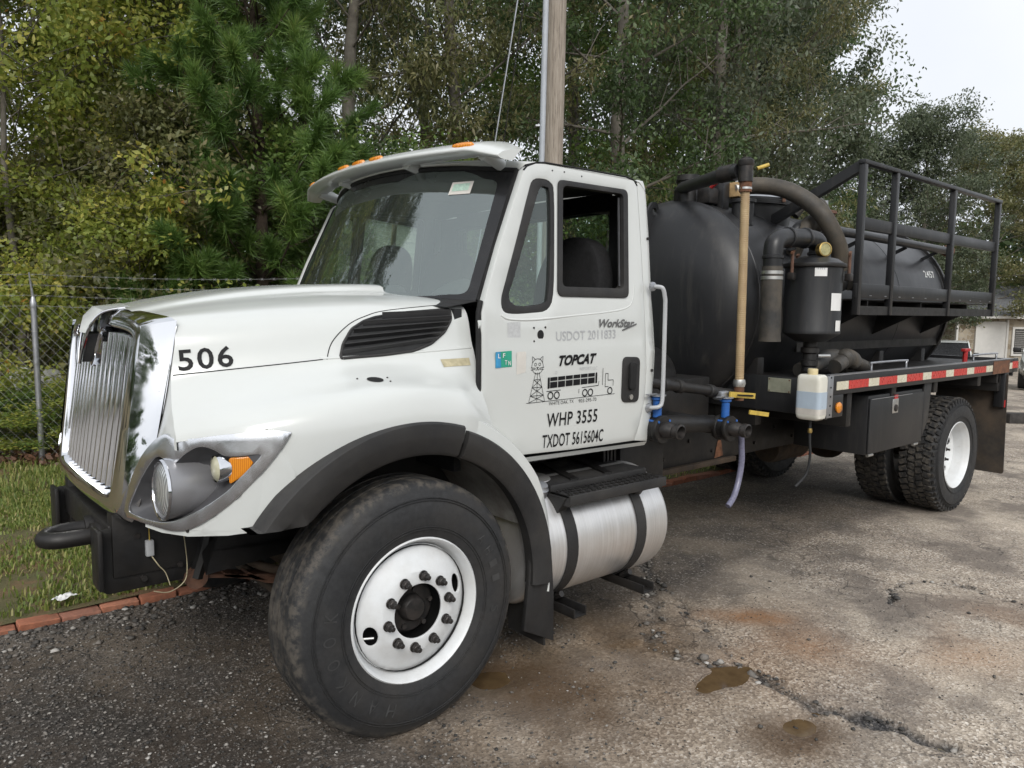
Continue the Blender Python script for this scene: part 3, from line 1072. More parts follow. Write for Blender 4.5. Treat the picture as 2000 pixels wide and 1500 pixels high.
def hood_bottom(x):
    r = .70
    if abs(x) < r:
        arch = .522 + math.sqrt(r * r - x * x)
    else:
        arch = 0
    return max(arch, .93 if x < -.2 else 1.0)
def hood_profile(x):
    P = []
    for k in range(12):
        yv, zv = HP[k]
        y = _pchip(x, HX, yv)
        z = hood_bottom(x) if zv is None else _pchip(x, HX, zv)
        P.append((y, z))
    return crom(P, 5)
hx = np.linspace(-.815, .43, 74)
_xg = np.linspace(-.82, .44, 120)
_pg = np.array([hood_profile(float(x)) for x in _xg])          # station, row, (y, z)
nP = _pg.shape[1]
_z0 = [float(np.interp(-.78, _xg, _pg[:, j, 1])) for j in range(nP)]
def hood_front(j):
    """the hood starts behind the chrome on its sides"""
    z = _z0[j]
    y = float(np.interp(-.78, _xg, _pg[:, j, 0]))
    if z > 1.725 or y > -.50: return -.815
    return float(np.interp(z, [1.27, 1.31, 1.42, 1.60, 1.675, 1.70, 1.72], [-.815, -.812, -.788, -.752, -.740, -.765, -.815]))
hv = []
for i in range(len(hx)):
    for j in range(nP):
        xf0 = hood_front(j)
        x = xf0 + (.43 - xf0) * i / (len(hx) - 1)
        y, z = float(np.interp(x, _xg, _pg[:, j, 0])), float(np.interp(x, _xg, _pg[:, j, 1]))
        hv.append((x - .12 * max(0, 1 - abs(y) / .9) * max(0, (x - .25) / .2), y, z))
hf = []
# bezel outline on the curved nose, in (arc length, height)
BC = np.array([(-.985, -.40), (-.965, -.48), (-.935, -.60), (-.893, -.72), (-.835, -.83), (-.752, -.93), (-.65, -1.02), (-.55, -1.085), (-.40, -1.14), (-.25, -1.165)])
BL = np.r_[0, np.cumsum(np.hypot(*np.diff(BC, axis=0).T))]
def nose(u, v, d):
    x, y = np.interp(u, BL, BC[:, 0]), np.interp(u, BL, BC[:, 1])
    e = .05
    tx = np.interp(u + e, BL, BC[:, 0]) - np.interp(u - e, BL, BC[:, 0])
    ty = np.interp(u + e, BL, BC[:, 1]) - np.interp(u - e, BL, BC[:, 1])
    l = math.hypot(tx, ty)
    nx, ny = ty / l, -tx / l       # outward
    if nx * -1 + ny * -1 < 0: nx, ny = -nx, -ny
    lean = .15 * max(v - 1.2, 0)   # the nose leans back a little
    return (float(x + nx * (d - lean)), float(y + ny * (d - lean * .5)), v)
BEZ_OUT = [(.228, .952), (.30, .942), (.378, .934), (.474, .924), (.535, .932), (.596, .962), (.691, 1.029), (.783, 1.119), (.855, 1.205), (.902, 1.277), (.895, 1.290), (.821, 1.297), (.733, 1.288), (.642, 1.278), (.566, 1.266), (.485, 1.262), (.443, 1.276), (.392, 1.246), (.34, 1.188), (.281, 1.105), (.244, 1.023)]
BEZ_IN = [(.256, .978), (.290, 1.040), (.355, 1.132), (.397, 1.180), (.427, 1.193), (.450, 1.183), (.466, 1.161), (.492, 1.173), (.524, 1.203), (.565, 1.230), (.6, 1.237), (.64, 1.226), (.677, 1.207), (.735, 1.206), (.793, 1.212), (.797, 1.199), (.73, 1.128), (.679, 1.075), (.598, 1.018), (.537, .986), (.485, .964), (.426, .952), (.354, .955), (.280, .964)]
BEZ_CUT = [(.56 + (u - .56) * .94, 1.11 + (v - 1.11) * .93) for u, v in BEZ_OUT]
for i in range(len(hx) - 1):
    for j in range(nP - 1):
        a = i * nP + j
        q = (a, a + 1, a + nP + 1, a + nP)
        c = np.mean([hv[k] for k in q], axis=0)
        u = np.interp(c[0], BC[:, 0], BL)
        if j > nP - 22 and inside([(u, c[2])], BEZ_CUT)[0]:
            continue
        hf.append(q)
nh = len(hv)
full_v = hv + [(x, -y, z) for x, y, z in hv]
full_f = hf + [tuple(nh + k for k in reversed(q)) for q in hf]
mbh = MB().add(full_v, full_f)
me = mbh.mesh('hood', 0, recalc=False)
bm = bmesh.new(); bm.from_mesh(me)
bmesh.ops.remove_doubles(bm, verts=bm.verts, dist=.0004)
bmesh.ops.recalc_face_normals(bm, faces=bm.faces)
hood_bvh = BVHTree.FromBMesh(bm)
bm.to_mesh(me); bm.free()
hood = finish('hood', me, M['white'], truck, 50)

def drape(x, z, d=.002):
    """point on the near hood or fender side, seen along +Y"""
    loc, nor, _, _ = hood_bvh.ray_cast(Vector((x, -3, z)), Vector((0, 1, 0)))
    if loc is None: return (x, -1.0, z)
    if nor.y > 0: nor = -nor
    return tuple(loc + nor * d)
def drape_uv(u, v, d):
    return drape(u, v, d)
# inner fender liner, white outside seen through the arch
lin = MB()
P = [(.66 * math.cos(t), .522 + .66 * math.sin(t)) for t in np.linspace(.35, PI - .75, 22)]
for (xa, za), (xb, zb) in zip(P[:-1], P[1:]):
    lin.add([(xa, -1.12, za), (xb, -1.12, zb), (xb, -.62, zb), (xa, -.62, za)], [(0, 1, 2, 3)])
o = lin.build('inner_fender', pmat('white_inner_fender', (.42, .42, .40), .6, dirt=(.12, .10, .08), dirt_amt=.8, dscale=4), truck, 40)
mirror(o, truck)
back = MB()
back.add([(.66 * math.cos(t), -.62, .522 + .66 * math.sin(t)) for t in np.linspace(.2, PI - .2, 22)] + [(.66, -.62, .75), (-.66, -.62, .75)], [tuple(range(24))])
o = back.build('wheel_well', M['black'], truck, 0)
mirror(o, truck)

# hood side seam and vent pod outline
seam = [drape(x, z, .0005) for x, z in crom([(-.772, 1.476), (-.6, 1.493), (-.4, 1.512), (-.24, 1.528)], 8)]
MB().tube(seam, .0022, 6).build('hood_seam', M['gap'], hood)
pod = [drape(x, z, .0) for x, z in crom([(-.225, 1.527), (-.19, 1.60), (-.115, 1.668), (-.03, 1.705), (.06, 1.727), (.27, 1.750), (.42, 1.760)], 8)]
MB().tube(pod, .0022, 6).build('hood_seam', M['gap'], hood)
ridge = [drape(x, z, -.004) for x, z in crom([(-.25, 1.532), (-.05, 1.54), (.15, 1.552), (.42, 1.568)], 10)]
MB().tube(ridge, .008, 8).build('hood_crease', M['white'], hood)
# air outlet in the hood side
M['louvre'] = pmat('dusty_black_louvre', (.035, .035, .036), .5, var=.2)
VENT = rpoly([(-.172, 1.530), (-.15, 1.589), (-.108, 1.649), (-.05, 1.682), (.002, 1.698), (.141, 1.719), (.352, 1.736), (.340, 1.689), (.300, 1.637), (.226, 1.586), (.134, 1.554), (-.002, 1.541)], .012, 3)
vent = panel('air_vent', VENT, [], drape_uv, None, .003, M['interior_dark'], truck, .03, 0)
rim = [drape(x, z, .002) for x, z in VENT]
MB().tube(rim + [rim[0]], .0065, 8, False).build('vent_frame', M['plastic'], vent)
for k in range(6):
    t = (k + .6) / 6.2
    pts = []
    for s in np.linspace(-.25, .38, 44):
        z = 1.535 + t * .175 + (s + .17) * (.10 * (1 - t) + .035)
        if inside([(s, z)], VENT)[0]: pts.append((s, z))
    if len(pts) < 4: continue
    mb = MB()
    top = [drape(x, z + .004, .026) for x, z in pts]
    low = [drape(x, z - .010, .004) for x, z in pts]
    n = len(pts)
    mb.add(top + low + [(p[0], p[1], p[2] - .004) for p in top], [(i, i + 1, n + i + 1, n + i) for i in range(n - 1)] + [(i, i + 1, 2 * n + i + 1, 2 * n + i) for i in range(n - 1)])
    mb.build('louvre', M['louvre'], vent, 30, recalc=False)
# marks on hood and fender
lettering('hood_number', '506', -.750, 1.490, .186, .080, drape_uv, M['ink'], hood, 0, .015, .085, 1.12, d=.003)
panel('sticker', [(.247, 1.487), (.396, 1.490), (.396, 1.522), (.247, 1.519)], [], drape_uv, None, .002, M['tan_sticker'], hood, .03, 0)
_hh = drape(-.075, 1.49, .0)
MB().add([drape(-.105 + .030 * math.cos(t), 1.452 + .008 * math.sin(t), .003) for t in np.linspace(0, 2 * PI, 16)[:-1]], [tuple(range(15))]).build('mirror_bracket_hole', M['gap'], hood, 0)
for dx, dz in ((-.06, .004), (.055, .006), (.05, -.006)):
    MB().cyl(drape(-.105 + dx, 1.452 + dz, -.002), drape(-.105 + dx, 1.452 + dz, .003), .004, n=8).build('screw', M['hub'], hood)
MB().cyl(nose(.53, .926, 0), nose(.53, .926, .006), .006, n=10).build('screw', M['hub'], hood)

# front lower white valance strip under the bezel
panel('valance', [(.34, .940), (.34, .922), (.42, .910), (.53, .905), (.68, .914), (.81, .930), (.92, .945), (.92, 1.14), (.86, 1.235), (.83, 1.20), (.765, 1.13), (.675, 1.045), (.585, .98), (.47, .942)], [], nose, -.02, .0015, M['white'], truck, .03)
_vl = truck.children[-1]

# ---------------------------------------------------------------- wheel arch flares
def ring_sector(r0, r1, t0, t1, y0, y1, lip, n=40, c=(0, .522)):
    """black plastic flare: outer band standing proud, lower lip turned in"""
    V, F = [], []
    for i in range(n + 1):
        t = t0 + (t1 - t0) * i / n
        e = 1.0
        ct, st = math.cos(t), math.sin(t)
        prof = [(r1, y0), (r1 + .004, y1 + .012), (r1 - .004, y1), ((r0 + r1) / 2 + .012, y1 - .006), ((r0 + r1) / 2, y1 - .002), (r0 + .012, y1 + .004), (r0, y1 + .016), (r0, y1 + lip)]
        for r, y in prof:
            V.append((c[0] + r * ct, y, c[1] + r * st))
    k = 8
    for i in range(n):
        for j in range(k - 1):
            a = i * k + j
            F.append((a, a + 1, a + k + 1, a + k))
    F.append(tuple(range(k))); F.append(tuple(n * k + j for j in reversed(range(k))))
    return MB().add(V, F)
def flare_part(t0, t1):
    m = ring_sector(.635, .765 if t0 > 1 else .750, t0, t1, -1.10, -1.205, .07)
    V = []
    for x, y, z in m.v:          # follow the fender: narrower at the ends
        y2 = y + .10 * max(0, (abs(x) - .35)) ** 1.3 * (1 if x < 0 else .7)
        V.append((x, y2, max(z, .958) if t0 > 1 else z))
    m.v = V
    return m
fl = flare_part(math.radians(73), math.radians(151)).build('wheel_arch_flare', M['plastic'], truck, 40)
mirror(fl, truck)
fl = flare_part(math.radians(-4), math.radians(71)).build('wheel_arch_flare', M['plastic'], truck, 40)
mirror(fl, truck)
# white rear fender strip fixed to the cab
st = MB()
V, F = [], []
ts = np.linspace(math.radians(-8), math.radians(68), 30)
for t in ts:
    r1 = .822 if t > .6 else .822 - .06 * (1 - t / .6)
    c_, s_ = math.cos(t), math.sin(t)
    V += [(.75 * c_, -1.15, .522 + .75 * s_), (.755 * c_, -1.165, .522 + .755 * s_), ((r1 - .01) * c_, -1.155, .522 + (r1 - .01) * s_), (r1 * c_, -1.135, .522 + r1 * s_), (r1 * c_, -.98, .522 + r1 * s_)]
for i in range(len(ts) - 1):
    for j in range(4):
        a = i * 5 + j
        F.append((a, a + 1, a + 6, a + 5))
o = st.add(V, F).build('rear_fender', M['white'], truck, 50)
mirror(o, truck)
# splash guard behind the front wheel
o = panel('splash_guard', [(.0, .15), (.26, .15), (.26, .80), (.0, .80)], [], lambda u, v, d: (.70 + .05 * (.8 - v) + d, -1.15 + u, v), 0, .012, M['plastic'], truck, .08)
mirror(o, truck)
# dark outer skirt of the guard following the flare down
sk = MB()
pts = [(.725, .80), (.765, .62), (.785, .40), (.79, .16), (.60, .26), (.625, .5), (.64, .70)]
sk.prism(pts, lambda a, b: (a, -1.16, b), lambda a, b: (a, -1.135, b))
o = sk.build('mud_skirt', M['plastic'], truck, 30, .004)
mirror(o, truck)

# ---------------------------------------------------------------- chrome nose and grille
def xf(z): return float(np.interp(z, [.90, 1.0, 1.25, 1.5, 1.66, 1.72], [-.985, -.972, -.937, -.905, -.876, -.858]))
R1 = [(0, 1.0), (-.25, 1.0), (-.44, 1.003), (-.492, 1.04), (-.512, 1.2), (-.525, 1.31), (-.537, 1.40), (-.555, 1.56), (-.545, 1.605), (-.47, 1.632), (-.25, 1.645), (-.13, 1.638), (-.075, 1.60), (-.045, 1.52), (0, 1.47)]
R2 = [(0, .935), (-.30, .935), (-.55, .940), (-.612, .985), (-.617, 1.2), (-.618, 1.31), (-.619, 1.42), (-.620, 1.60), (-.605, 1.657), (-.51, 1.683), (-.27, 1.697), (-.15, 1.70), (-.10, 1.68), (-.06, 1.62), (0, 1.56)]
def lerp_ring(a, b, t): return [(p[0] + (q[0] - p[0]) * t, p[1] + (q[1] - p[1]) * t) for p, q in zip(a, b)]
def fx(y, z, dx): return (xf(z) + .06 * y * y + dx, y, z)
R3 = [(-.945, 0, .905), (-.94, -.30, .905), (-.925, -.54, .908), (-.905, -.655, .95), (-.852, -.70, 1.2), (-.817, -.694, 1.31), (-.790, -.683, 1.42), (-.754, -.666, 1.60), (-.740, -.642, 1.68), (-.775, -.5, 1.705), (-.79, -.27, 1.718), (-.80, -.15, 1.722), (-.83, -.10, 1.715), (-.85, -.06, 1.70), (-.86, 0, 1.69)]
rings = []
for t, dx in ((0, .10), (0, .012), (.06, .0), (.25, -.004), (.9, .002), (1.0, .012)):
    rings.append([fx(y, z, dx) for y, z in crom(lerp_ring(R1, R2, t), 4)])
c3 = crom(R3, 4)
mid = [tuple(np.array(a) * .5 + np.array(b) * .5 + np.array((-.006, -.004 if abs(b[1]) > .4 else 0, .004 if b[2] > 1.6 else 0))) for a, b in zip(rings[-1], c3)]
rings += [mid, c3]
V, F = [], []
n = len(rings[0])
for r in rings: V += r
for i in range(len(rings) - 1):
    for j in range(n - 1):
        a = i * n + j
        F.append((a, a + 1, a + n + 1, a + n))
nv = len(V)
V2 = V + [(x, -y, z) for x, y, z in V]
F2 = F + [tuple(nv + k for k in reversed(q)) for q in F]
sur = MB().add(V2, F2).build('grille_surround', M['chrome'], truck, 38)
grl = MB().add([fx(y, z, .085) for y, z in crom(R1, 4)] + [fx(-y, z, .085) for y, z in reversed(crom(R1, 4)[1:-1])], [tuple(range(2 * n - 2))]).build('grille', M['gap'], truck, 0)
for k in range(15):
    y = -.504 + k * .072
    t = abs(y)
    zt = float(np.interp(t, [0, .03, .10, .16, .46, .52], [1.49, 1.53, 1.612, 1.625, 1.608, 1.575]))
    zb = float(np.interp(t, [0, .44, .50, .53], [1.012, 1.016, 1.10, 1.35]))
    mb = MB()
    w = .0205
    V = []
    for z in (zb, zt):
        for dy, dx in ((-w, .075), (-w * .95, .048), (-w * .28, .018), (w * .28, .018), (w * .95, .048), (w, .075)):
            V.append(fx(y + dy, z, dx))
    mb.add(V, [(i, (i + 1) % 6, (i + 1) % 6 + 6, i + 6) for i in range(6)] + [(5, 4, 3, 2, 1, 0), (6, 7, 8, 9, 10, 11)])
    mb.build('grille_slat', M['chrome'], grl, 25)
# white hood peak running down into the grille, with the diamond badge
pk = MB()
V = [(-.78, -.165, 1.730), (-.78, 0, 1.745), (-.78, .165, 1.730), (-.872, -.120, 1.712), (-.892, 0, 1.730), (-.872, .120, 1.712), (-.905, -.080, 1.672), (-.93, 0, 1.688), (-.905, .080, 1.672), (-.928, -.040, 1.615), (-.948, 0, 1.620), (-.928, .040, 1.615)]
F = []
for i in range(3):
    for j in range(2):
        a = i * 3 + j
        F.append((a, a + 1, a + 4, a + 3))
pk.add(V, F).build('hood_peak', M['white'], truck, 40, recalc=True)
for s in (-1, 1):
    MB().tube(crom([(-.80, s * .165, 1.726), (-.872, s * .125, 1.708), (-.908, s * .085, 1.668), (-.932, s * .045, 1.60), (-.945, s * .024, 1.54), (-.952, s * .008, 1.485)], 5), .006, 8).build('peak_trim', M['chrome'], sur)
bd = MB().prism([(0, 1.622), (-.036, 1.612), (-.022, 1.55), (0, 1.49), (.022, 1.55), (.036, 1.612)], lambda a, b: (xf(b) - .034, a, b), lambda a, b: (xf(b) + .01, a, b)).build('badge_plate', M['plastic'], truck, 30)
MB().prism([(0, 1.613), (-.022, 1.585), (0, 1.55), (.022, 1.585)], lambda a, b: (xf(b) - .039, a, b), lambda a, b: (xf(b) - .03, a, b)).build('diamond_badge', M['red_paint'], bd, 30)

# flat polished side panel of the surround
V, F = [], []
nr, nc = 12, 8
for i in range(nr + 1):
    t = i / nr
    zf_, zr_ = 1.660 + (1.03 - 1.660) * t, 1.682 + (1.205 - 1.682) * t
    a = np.array((-.858 + (-.945 + .858) * t, -.624 - .002 * t, zf_))
    b = np.array((-.738 + (-.846 + .738) * t, -.654 - .052 * t, zr_))
    for j in range(nc + 1):
        s = j / nc
        p = a + (b - a) * s
        q = .0025 * math.sin(PI * s)
        V.append((p[0] - q * .35, p[1] - .004 - q, p[2]))
for i in range(nr):
    for j in range(nc):
        k = i * (nc + 1) + j
        F.append((k, k + 1, k + nc + 2, k + nc + 1))
o = MB().add(V, F).build('surround_side', M['chrome'], truck, 60)
mirror(o, truck)
# white corner of the fender between the hood front edge and the chrome
_ed = [p for p in hv[:nP] if 1.22 < p[2] < 1.62]
V, F = [], []
for p in _ed:
    zq = p[2]
    yq = float(np.interp(zq, [.95, 1.2, 1.31, 1.42, 1.6], [-.655, -.70, -.694, -.683, -.666]))
    xq = float(np.interp(zq, [.95, 1.2, 1.31, 1.42, 1.6], [-.905, -.852, -.817, -.790, -.754]))
    a, b = np.array(p), np.array((xq + .004, yq + .002, zq))
    for t in (0, .33, .66, 1):
        q = a + (b - a) * t + np.array((-.08 * min(.15, float(np.linalg.norm(b - a))) * math.sin(PI * t), 0, 0))
        V.append(tuple(q))
for i in range(len(_ed) - 1):
    for j in range(3):
        q = i * 4 + j
        F.append((q, q + 1, q + 5, q + 4))
o = MB().add(V, F).build('fender_corner', M['white'], truck, 60)
mirror(o, truck)

# ---------------------------------------------------------------- headlight group
bez = panel('headlight_bezel', crom(BEZ_OUT, 3, True), [crom(BEZ_IN, 3, True)], nose, -.012, .010, M['worn_chrome'], truck, .035, 40, .004)
vo, F = fill2d(crom(BEZ_IN, 3, True), [], .03)
_bi = np.array(crom(BEZ_IN, 3, True))
def bucket_depth(u, v):
    d = np.sqrt(((_bi - (u, v)) ** 2).sum(1)).min()
    return .006 - .085 * min(1, d / .05)
MB().add([nose(u, v, bucket_depth(u, v)) for u, v in vo], F).build('lamp_bucket', M['bucket'], bez, 60)
hl = Vector(nose(.478, 1.074, -.055))
ax = Vector((-.985, -.17, .02)).normalized()
hc = hl + ax * .03
LS = 1.24
def lsc(p): return [(r * LS, h) for r, h in p]
MB().lathe(lsc([(.083, -.15), (.087, -.05), (.089, .03), (.089, .052), (.081, .056), (.074, .045)]), hc, ax, 36).build('lamp_barrel', M['satin_grey'], bez, 40)
MB().lathe(lsc([(.004, -.03), (.03, -.028), (.055, -.01), (.074, .035), (.078, .048)]), hc, ax, 36).build('lamp_reflector', M['reflector'], bez, 60)
MB().lathe(lsc([(.081, .050), (.06, .062), (.03, .068), (.002, .070)]), hc, ax, 36).build('headlight', M['headlamp'], bez, 60)
MB().lathe(lsc([(.079, .046), (.084, .058), (.090, .060), (.092, .050), (.088, .044)]), hc, ax, 36).build('lamp_ring', M['chrome'], bez, 40)
pl = Vector(nose(.652, 1.158, -.012))
ax2 = Vector((-.975, -.22, .0)).normalized()
MB().lathe([(.05, -.07), (.052, .012), (.049, .02)], pl, ax2, 28).build('parking_lamp_rim', M['chrome'], bez, 40)
MB().lathe([(.049, .014), (.035, .026), (.015, .031), (.002, .032)], pl, ax2, 28).build('parking_lamp', M['yellowed_lens'], bez, 60)
AMB = rpoly([(.690, 1.199), (.790, 1.206), (.750, 1.142), (.690, 1.102)], .012)
panel('turn_signal', AMB, [], nose, -.05, .004, M['orange'], bez, .02, 40, .004)
mirror(bez, truck)

# ---------------------------------------------------------------- front frame ends, tow hook, running gear
for s in (-1, 1):
    o = panel('frame_bracket', rpoly([(-1.0, .64), (-1.0, .862), (-.60, .88), (-.55, .60), (-.98, .60)], .02), [circle(-.93, .80, .012, 10), circle(-.93, .70, .012, 10), circle(-.80, .69, .014, 10)], lambda u, v, d: (u, s * (.45 + d), v), -.008, .008, M['black'], truck, .1, 30, .002)
    MB().bb(-1.008, -.99, s * .38, s * .505, .63, .866).build('bracket_flange', M['black'], o, 30, .004)
    for bx, bz in ((-.86, .82), (-.72, .80), (-.70, .67), (-.84, .64)):
        MB().cyl((bx, s * .456, bz), (bx, s * .476, bz), .013, n=6).build('bolt', M['hub'], o, 30)
cm = MB().bb(-.96, -.86, -.44, .44, .74, .87).build('front_crossmember', M['black'], truck, 30, .01)
# tow hook: loop of round bar
loop = crom([(-.93, -.29, .80), (-1.03, -.295, .802), (-1.11, -.28, .80), (-1.145, -.225, .798), (-1.11, -.17, .80), (-1.03, -.15, .802), (-.93, -.155, .80)], 6)
o = MB().tube(loop, .033, 12).build('tow_hook', M['black'], truck, 60)
MB().lathe([(.052, 0), (.055, .04), (.05, .09)], (-.99, -.29, .80), (1, 0, 0), 18, True, True).build('hook_collar', M['black'], o)
MB().lathe([(.052, 0), (.055, .04), (.05, .09)], (-.99, -.155, .80), (1, 0, 0), 18, True, True).build('hook_collar', M['black'], o)
# loose wiring with grey connector
w = MB().bb(-.835, -.805, -.50, -.475, .735, .80).build('wiring_connector', M['ink_grey'], truck, 30, .004)
for pts in ([(-.82, -.487, .88), (-.82, -.49, .80)], crom([(-.815, -.49, .735), (-.79, -.50, .69), (-.765, -.495, .655), (-.75, -.50, .60)], 6), crom([(-.70, -.50, .86), (-.69, -.51, .76), (-.685, -.51, .66), (-.70, -.51, .605), (-.76, -.52, .58), (-.82, -.53, .60)], 6)):
    MB().tube(pts, .0022, 6).build('wire', M['tan_sticker'] if len(pts) > 14 else M['yellow_paint'], w, 60)
# frame rails and cross members
for s in (-1, 1):
    rail = MB().bb(-.95, 6.75, s * .39, s * .47, .66, .93).build('frame_rail', M['black'], truck, 30, .006)
    for k in range(16):
        MB().cyl((1.9 + k * .28, s * .47, .73 + .1 * (k % 2)), (1.9 + k * .28, s * .484, .73 + .1 * (k % 2)), .014, n=6).build('bolt', M['hub'], rail, 30)
for x in (-.2, 1.2, 2.5, 3.8, 5.0, 6.4):
    MB().bb(x - .06, x + .06, -.385, .385, .70, .90).build('cross_member', M['black'], truck, 30, .006)
eng = MB().bb(-.62, .35, -.36, .36, .72, 1.45)
eng.bb(.35, 1.5, -.25, .25, .55, .95)
eng.build('engine_block', M['grime'], truck, 30, .04)
MB().bb(-.80, -.74, -.45, .45, .80, 1.62).build('radiator', M['interior_dark'], truck, 30, .01)
# front axle, springs, steering
ax_ = MB().tube(crom([(0, -.95, .52), (0, -.7, .46), (0, -.4, .42), (0, .4, .42), (0, .7, .46), (0, .95, .52)], 5), .055, 10).build('front_axle', M['grime'], truck, 50)
for s in (-1, 1):
    sp = MB()
    for k in range(3):
        pts = crom([(-.62 + k * .1, s * .43, .60 - k * .016), (-.3, s * .43, .535 - k * .016), (0, s * .43, .52 - k * .016), (.3, s * .43, .535 - k * .016), (.62 - k * .1, s * .43, .60 - k * .016)], 5)
        for a, b in zip(pts[:-1], pts[1:]): sp.bar(a, b, .08, .014)
    sp.build('leaf_spring', M['rusty_steel'], truck, 30)
    MB().lathe([(.045, -.05), (.045, .05)], (-.64, s * .44, .60), (0, 1, 0), 16, True, True).build('spring_eye', M['rusty_steel'], truck, 40)
    MB().tube(crom([(-.64, s * .47, .60), (-.6, s * .47, .72), (-.58, s * .46, .80)], 5), .03, 8).build('spring_shackle', M['black'], truck, 40)
MB().tube(crom([(-.28, -.90, .45), (-.26, 0, .43), (-.28, .90, .45)], 6), .022, 8).build('tie_rod', M['grime'], truck, 60)
MB().tube(crom([(-.50, -.52, .70), (-.35, -.56, .60), (-.10, -.62, .56), (.0, -.75, .54)], 6), .02, 8).build('drag_link', M['grime'], truck, 60)
MB().lathe([(.06, 0), (.07, .05), (.06, .16), (.03, .18)], (-.50, -.58, .74), (0, 1, 0), 18, True, True).build('steering_gear', M['grime'], truck, 40)
MB().tube(crom([(-.52, -.50, .90), (-.48, -.56, .80), (-.40, -.55, .72), (-.36, -.50, .78), (-.30, -.52, .88)], 6), .013, 8).build('brake_hose', M['interior_dark'], truck, 60)
MB().tube([(1.4, 0, .62), (5.4, 0, .56)], .05, 12).build('drive_shaft', M['grime'], truck, 60)
dif = MB().tube([(5.682, -.95, .51), (5.682, -.25, .51), (5.682, .25, .51), (5.682, .95, .51)], [.07, .09, .09, .07], 14)
dif.lathe([(.05, -.32), (.11, -.25), (.20, -.1), (.22, .0), (.19, .1), (.1, .18)], (5.682, 0, .51), (1, 0, 0), 20, True, True)
dif.build('rear_axle', M['grime'], truck, 40)
for s in (-1, 1):
    sp = MB()
    for k in range(4):
        pts = crom([(5.0 + k * .08, s * .43, .64), (5.4, s * .43, .60 - k * .018), (5.96, s * .43, .60 - k * .018), (6.36 - k * .08, s * .43, .64)], 4)
        for a, b in zip(pts[:-1], pts[1:]): sp.bar(a, b, .085, .016)
    sp.build('leaf_spring', M['grime'], truck, 30)
MB().lathe([(.14, 0), (.15, .03), (.15, .45), (.14, .48)], (3.35, .28, .52), (1, 0, 0), 20, True, True).build('muffler', M['rust'], truck, 40)
MB().lathe([(.12, 0), (.13, .03), (.13, .5), (.12, .53)], (4.3, -.15, .56), (1, 0, 0), 20, True, True).build('air_tank', M['grime'], truck, 40)
MB().tube(crom([(2.1, -.30, .60), (2.6, -.33, .63), (3.1, -.30, .64), (3.5, .1, .60)], 6), .05, 10).build('exhaust_pipe', M['rust'], truck, 60)

# ---------------------------------------------------------------- wheels
def tyre_profile(R, w):
    """(radius, y) from outer bead round the tread to the inner bead; y=0 is the outer rim plane, +y inwards"""
    return [(.292, .012), (.300, -.004), (.325, -.014), (.36, -.020), (.40, -.022), (.44, -.017), (R - .055, -.004), (R - .028, .008), (R - .010, .022), (R - .003, .034),
            (R, .05), (R, .088), (R - .014, .090), (R - .014, .098), (R, .100), (R, .138), (R - .014, .140), (R - .014, .148), (R, .150), (R, .188), (R - .014, .19), (R - .014, .198), (R, .200),
            (R - .003, .236), (R - .010, .25), (R - .03, .266), (R - .07, .278), (.42, .288), (.34, .28), (.292, .26)]
def flatten(me, R, zc):
    for v in me.vertices:
        if v.co.z < -(zc - .004): v.co.z = -(zc - .004) + (v.co.z + zc) * .02
def tyre(R, zc, lugs=False):
    mb = MB()
    if lugs:
        prof = [p for p in tyre_profile(R - .012, .27) if not (.089 < p[1] < .199)]
    else:
        prof = tyre_profile(R, .27)
    mb.lathe(prof, (0, 0, 0), (0, 1, 0), 96)
    # raised ring lines on the side wall
    for rr, yy in ((.335, -.018), (.345, -.019), (.452, -.0165), (.462, -.0145)):
        mb.lathe([(rr - .002, yy + .002), (rr - .001, yy - .002), (rr + .001, yy - .002), (rr + .002, yy + .002)], (0, 0, 0), (0, 1, 0), 96)
    if lugs:
        N = 50
        for k in range(N):
            t = 2 * PI * k / N
            for c, (y0, wd, tw, sh) in enumerate(((.028, .062, .30, .0), (.098, .050, -.25, .5), (.160, .050, .25, .0), (.222, .062, -.30, .5))):
                a = t + sh * 2 * PI / N
                e = Vector((math.cos(a), 0, math.sin(a))); tt = Vector((-math.sin(a), 0, math.cos(a)))
                rot = Matrix((tt, Vector((0, 1, 0)), e)).transposed() @ Matrix.Rotation(tw, 3, 'Z')
                mb.box(e * (R - .010) + Vector((0, y0 + wd / 2 - .004, 0)), (.043, wd, .026), rot)
            e = Vector((math.cos(t), 0, math.sin(t))); tt = Vector((-math.sin(t), 0, math.cos(t)))
            rot = Matrix((tt, Vector((0, 1, 0)), e)).transposed()
            mb.box(e * (R - .035) + Vector((0, .008, 0)), (.030, .016, .05), rot)
    me = mb.mesh('tyre', 0, recalc=True)
    flatten(me, R, zc)
    return me
def polar_disc(depth):
    def f(u, v, d):
        r = math.hypot(u, v)
        return (u, depth(r) - d, v)
    return f
RF, ZF, RR_, ZR = .527, .522, .512, .504
def steer_depth(r): return float(np.interp(r, [.0, .165, .178, .20, .245, .262], [-.012, -.012, -.004, .008, .034, .046]))
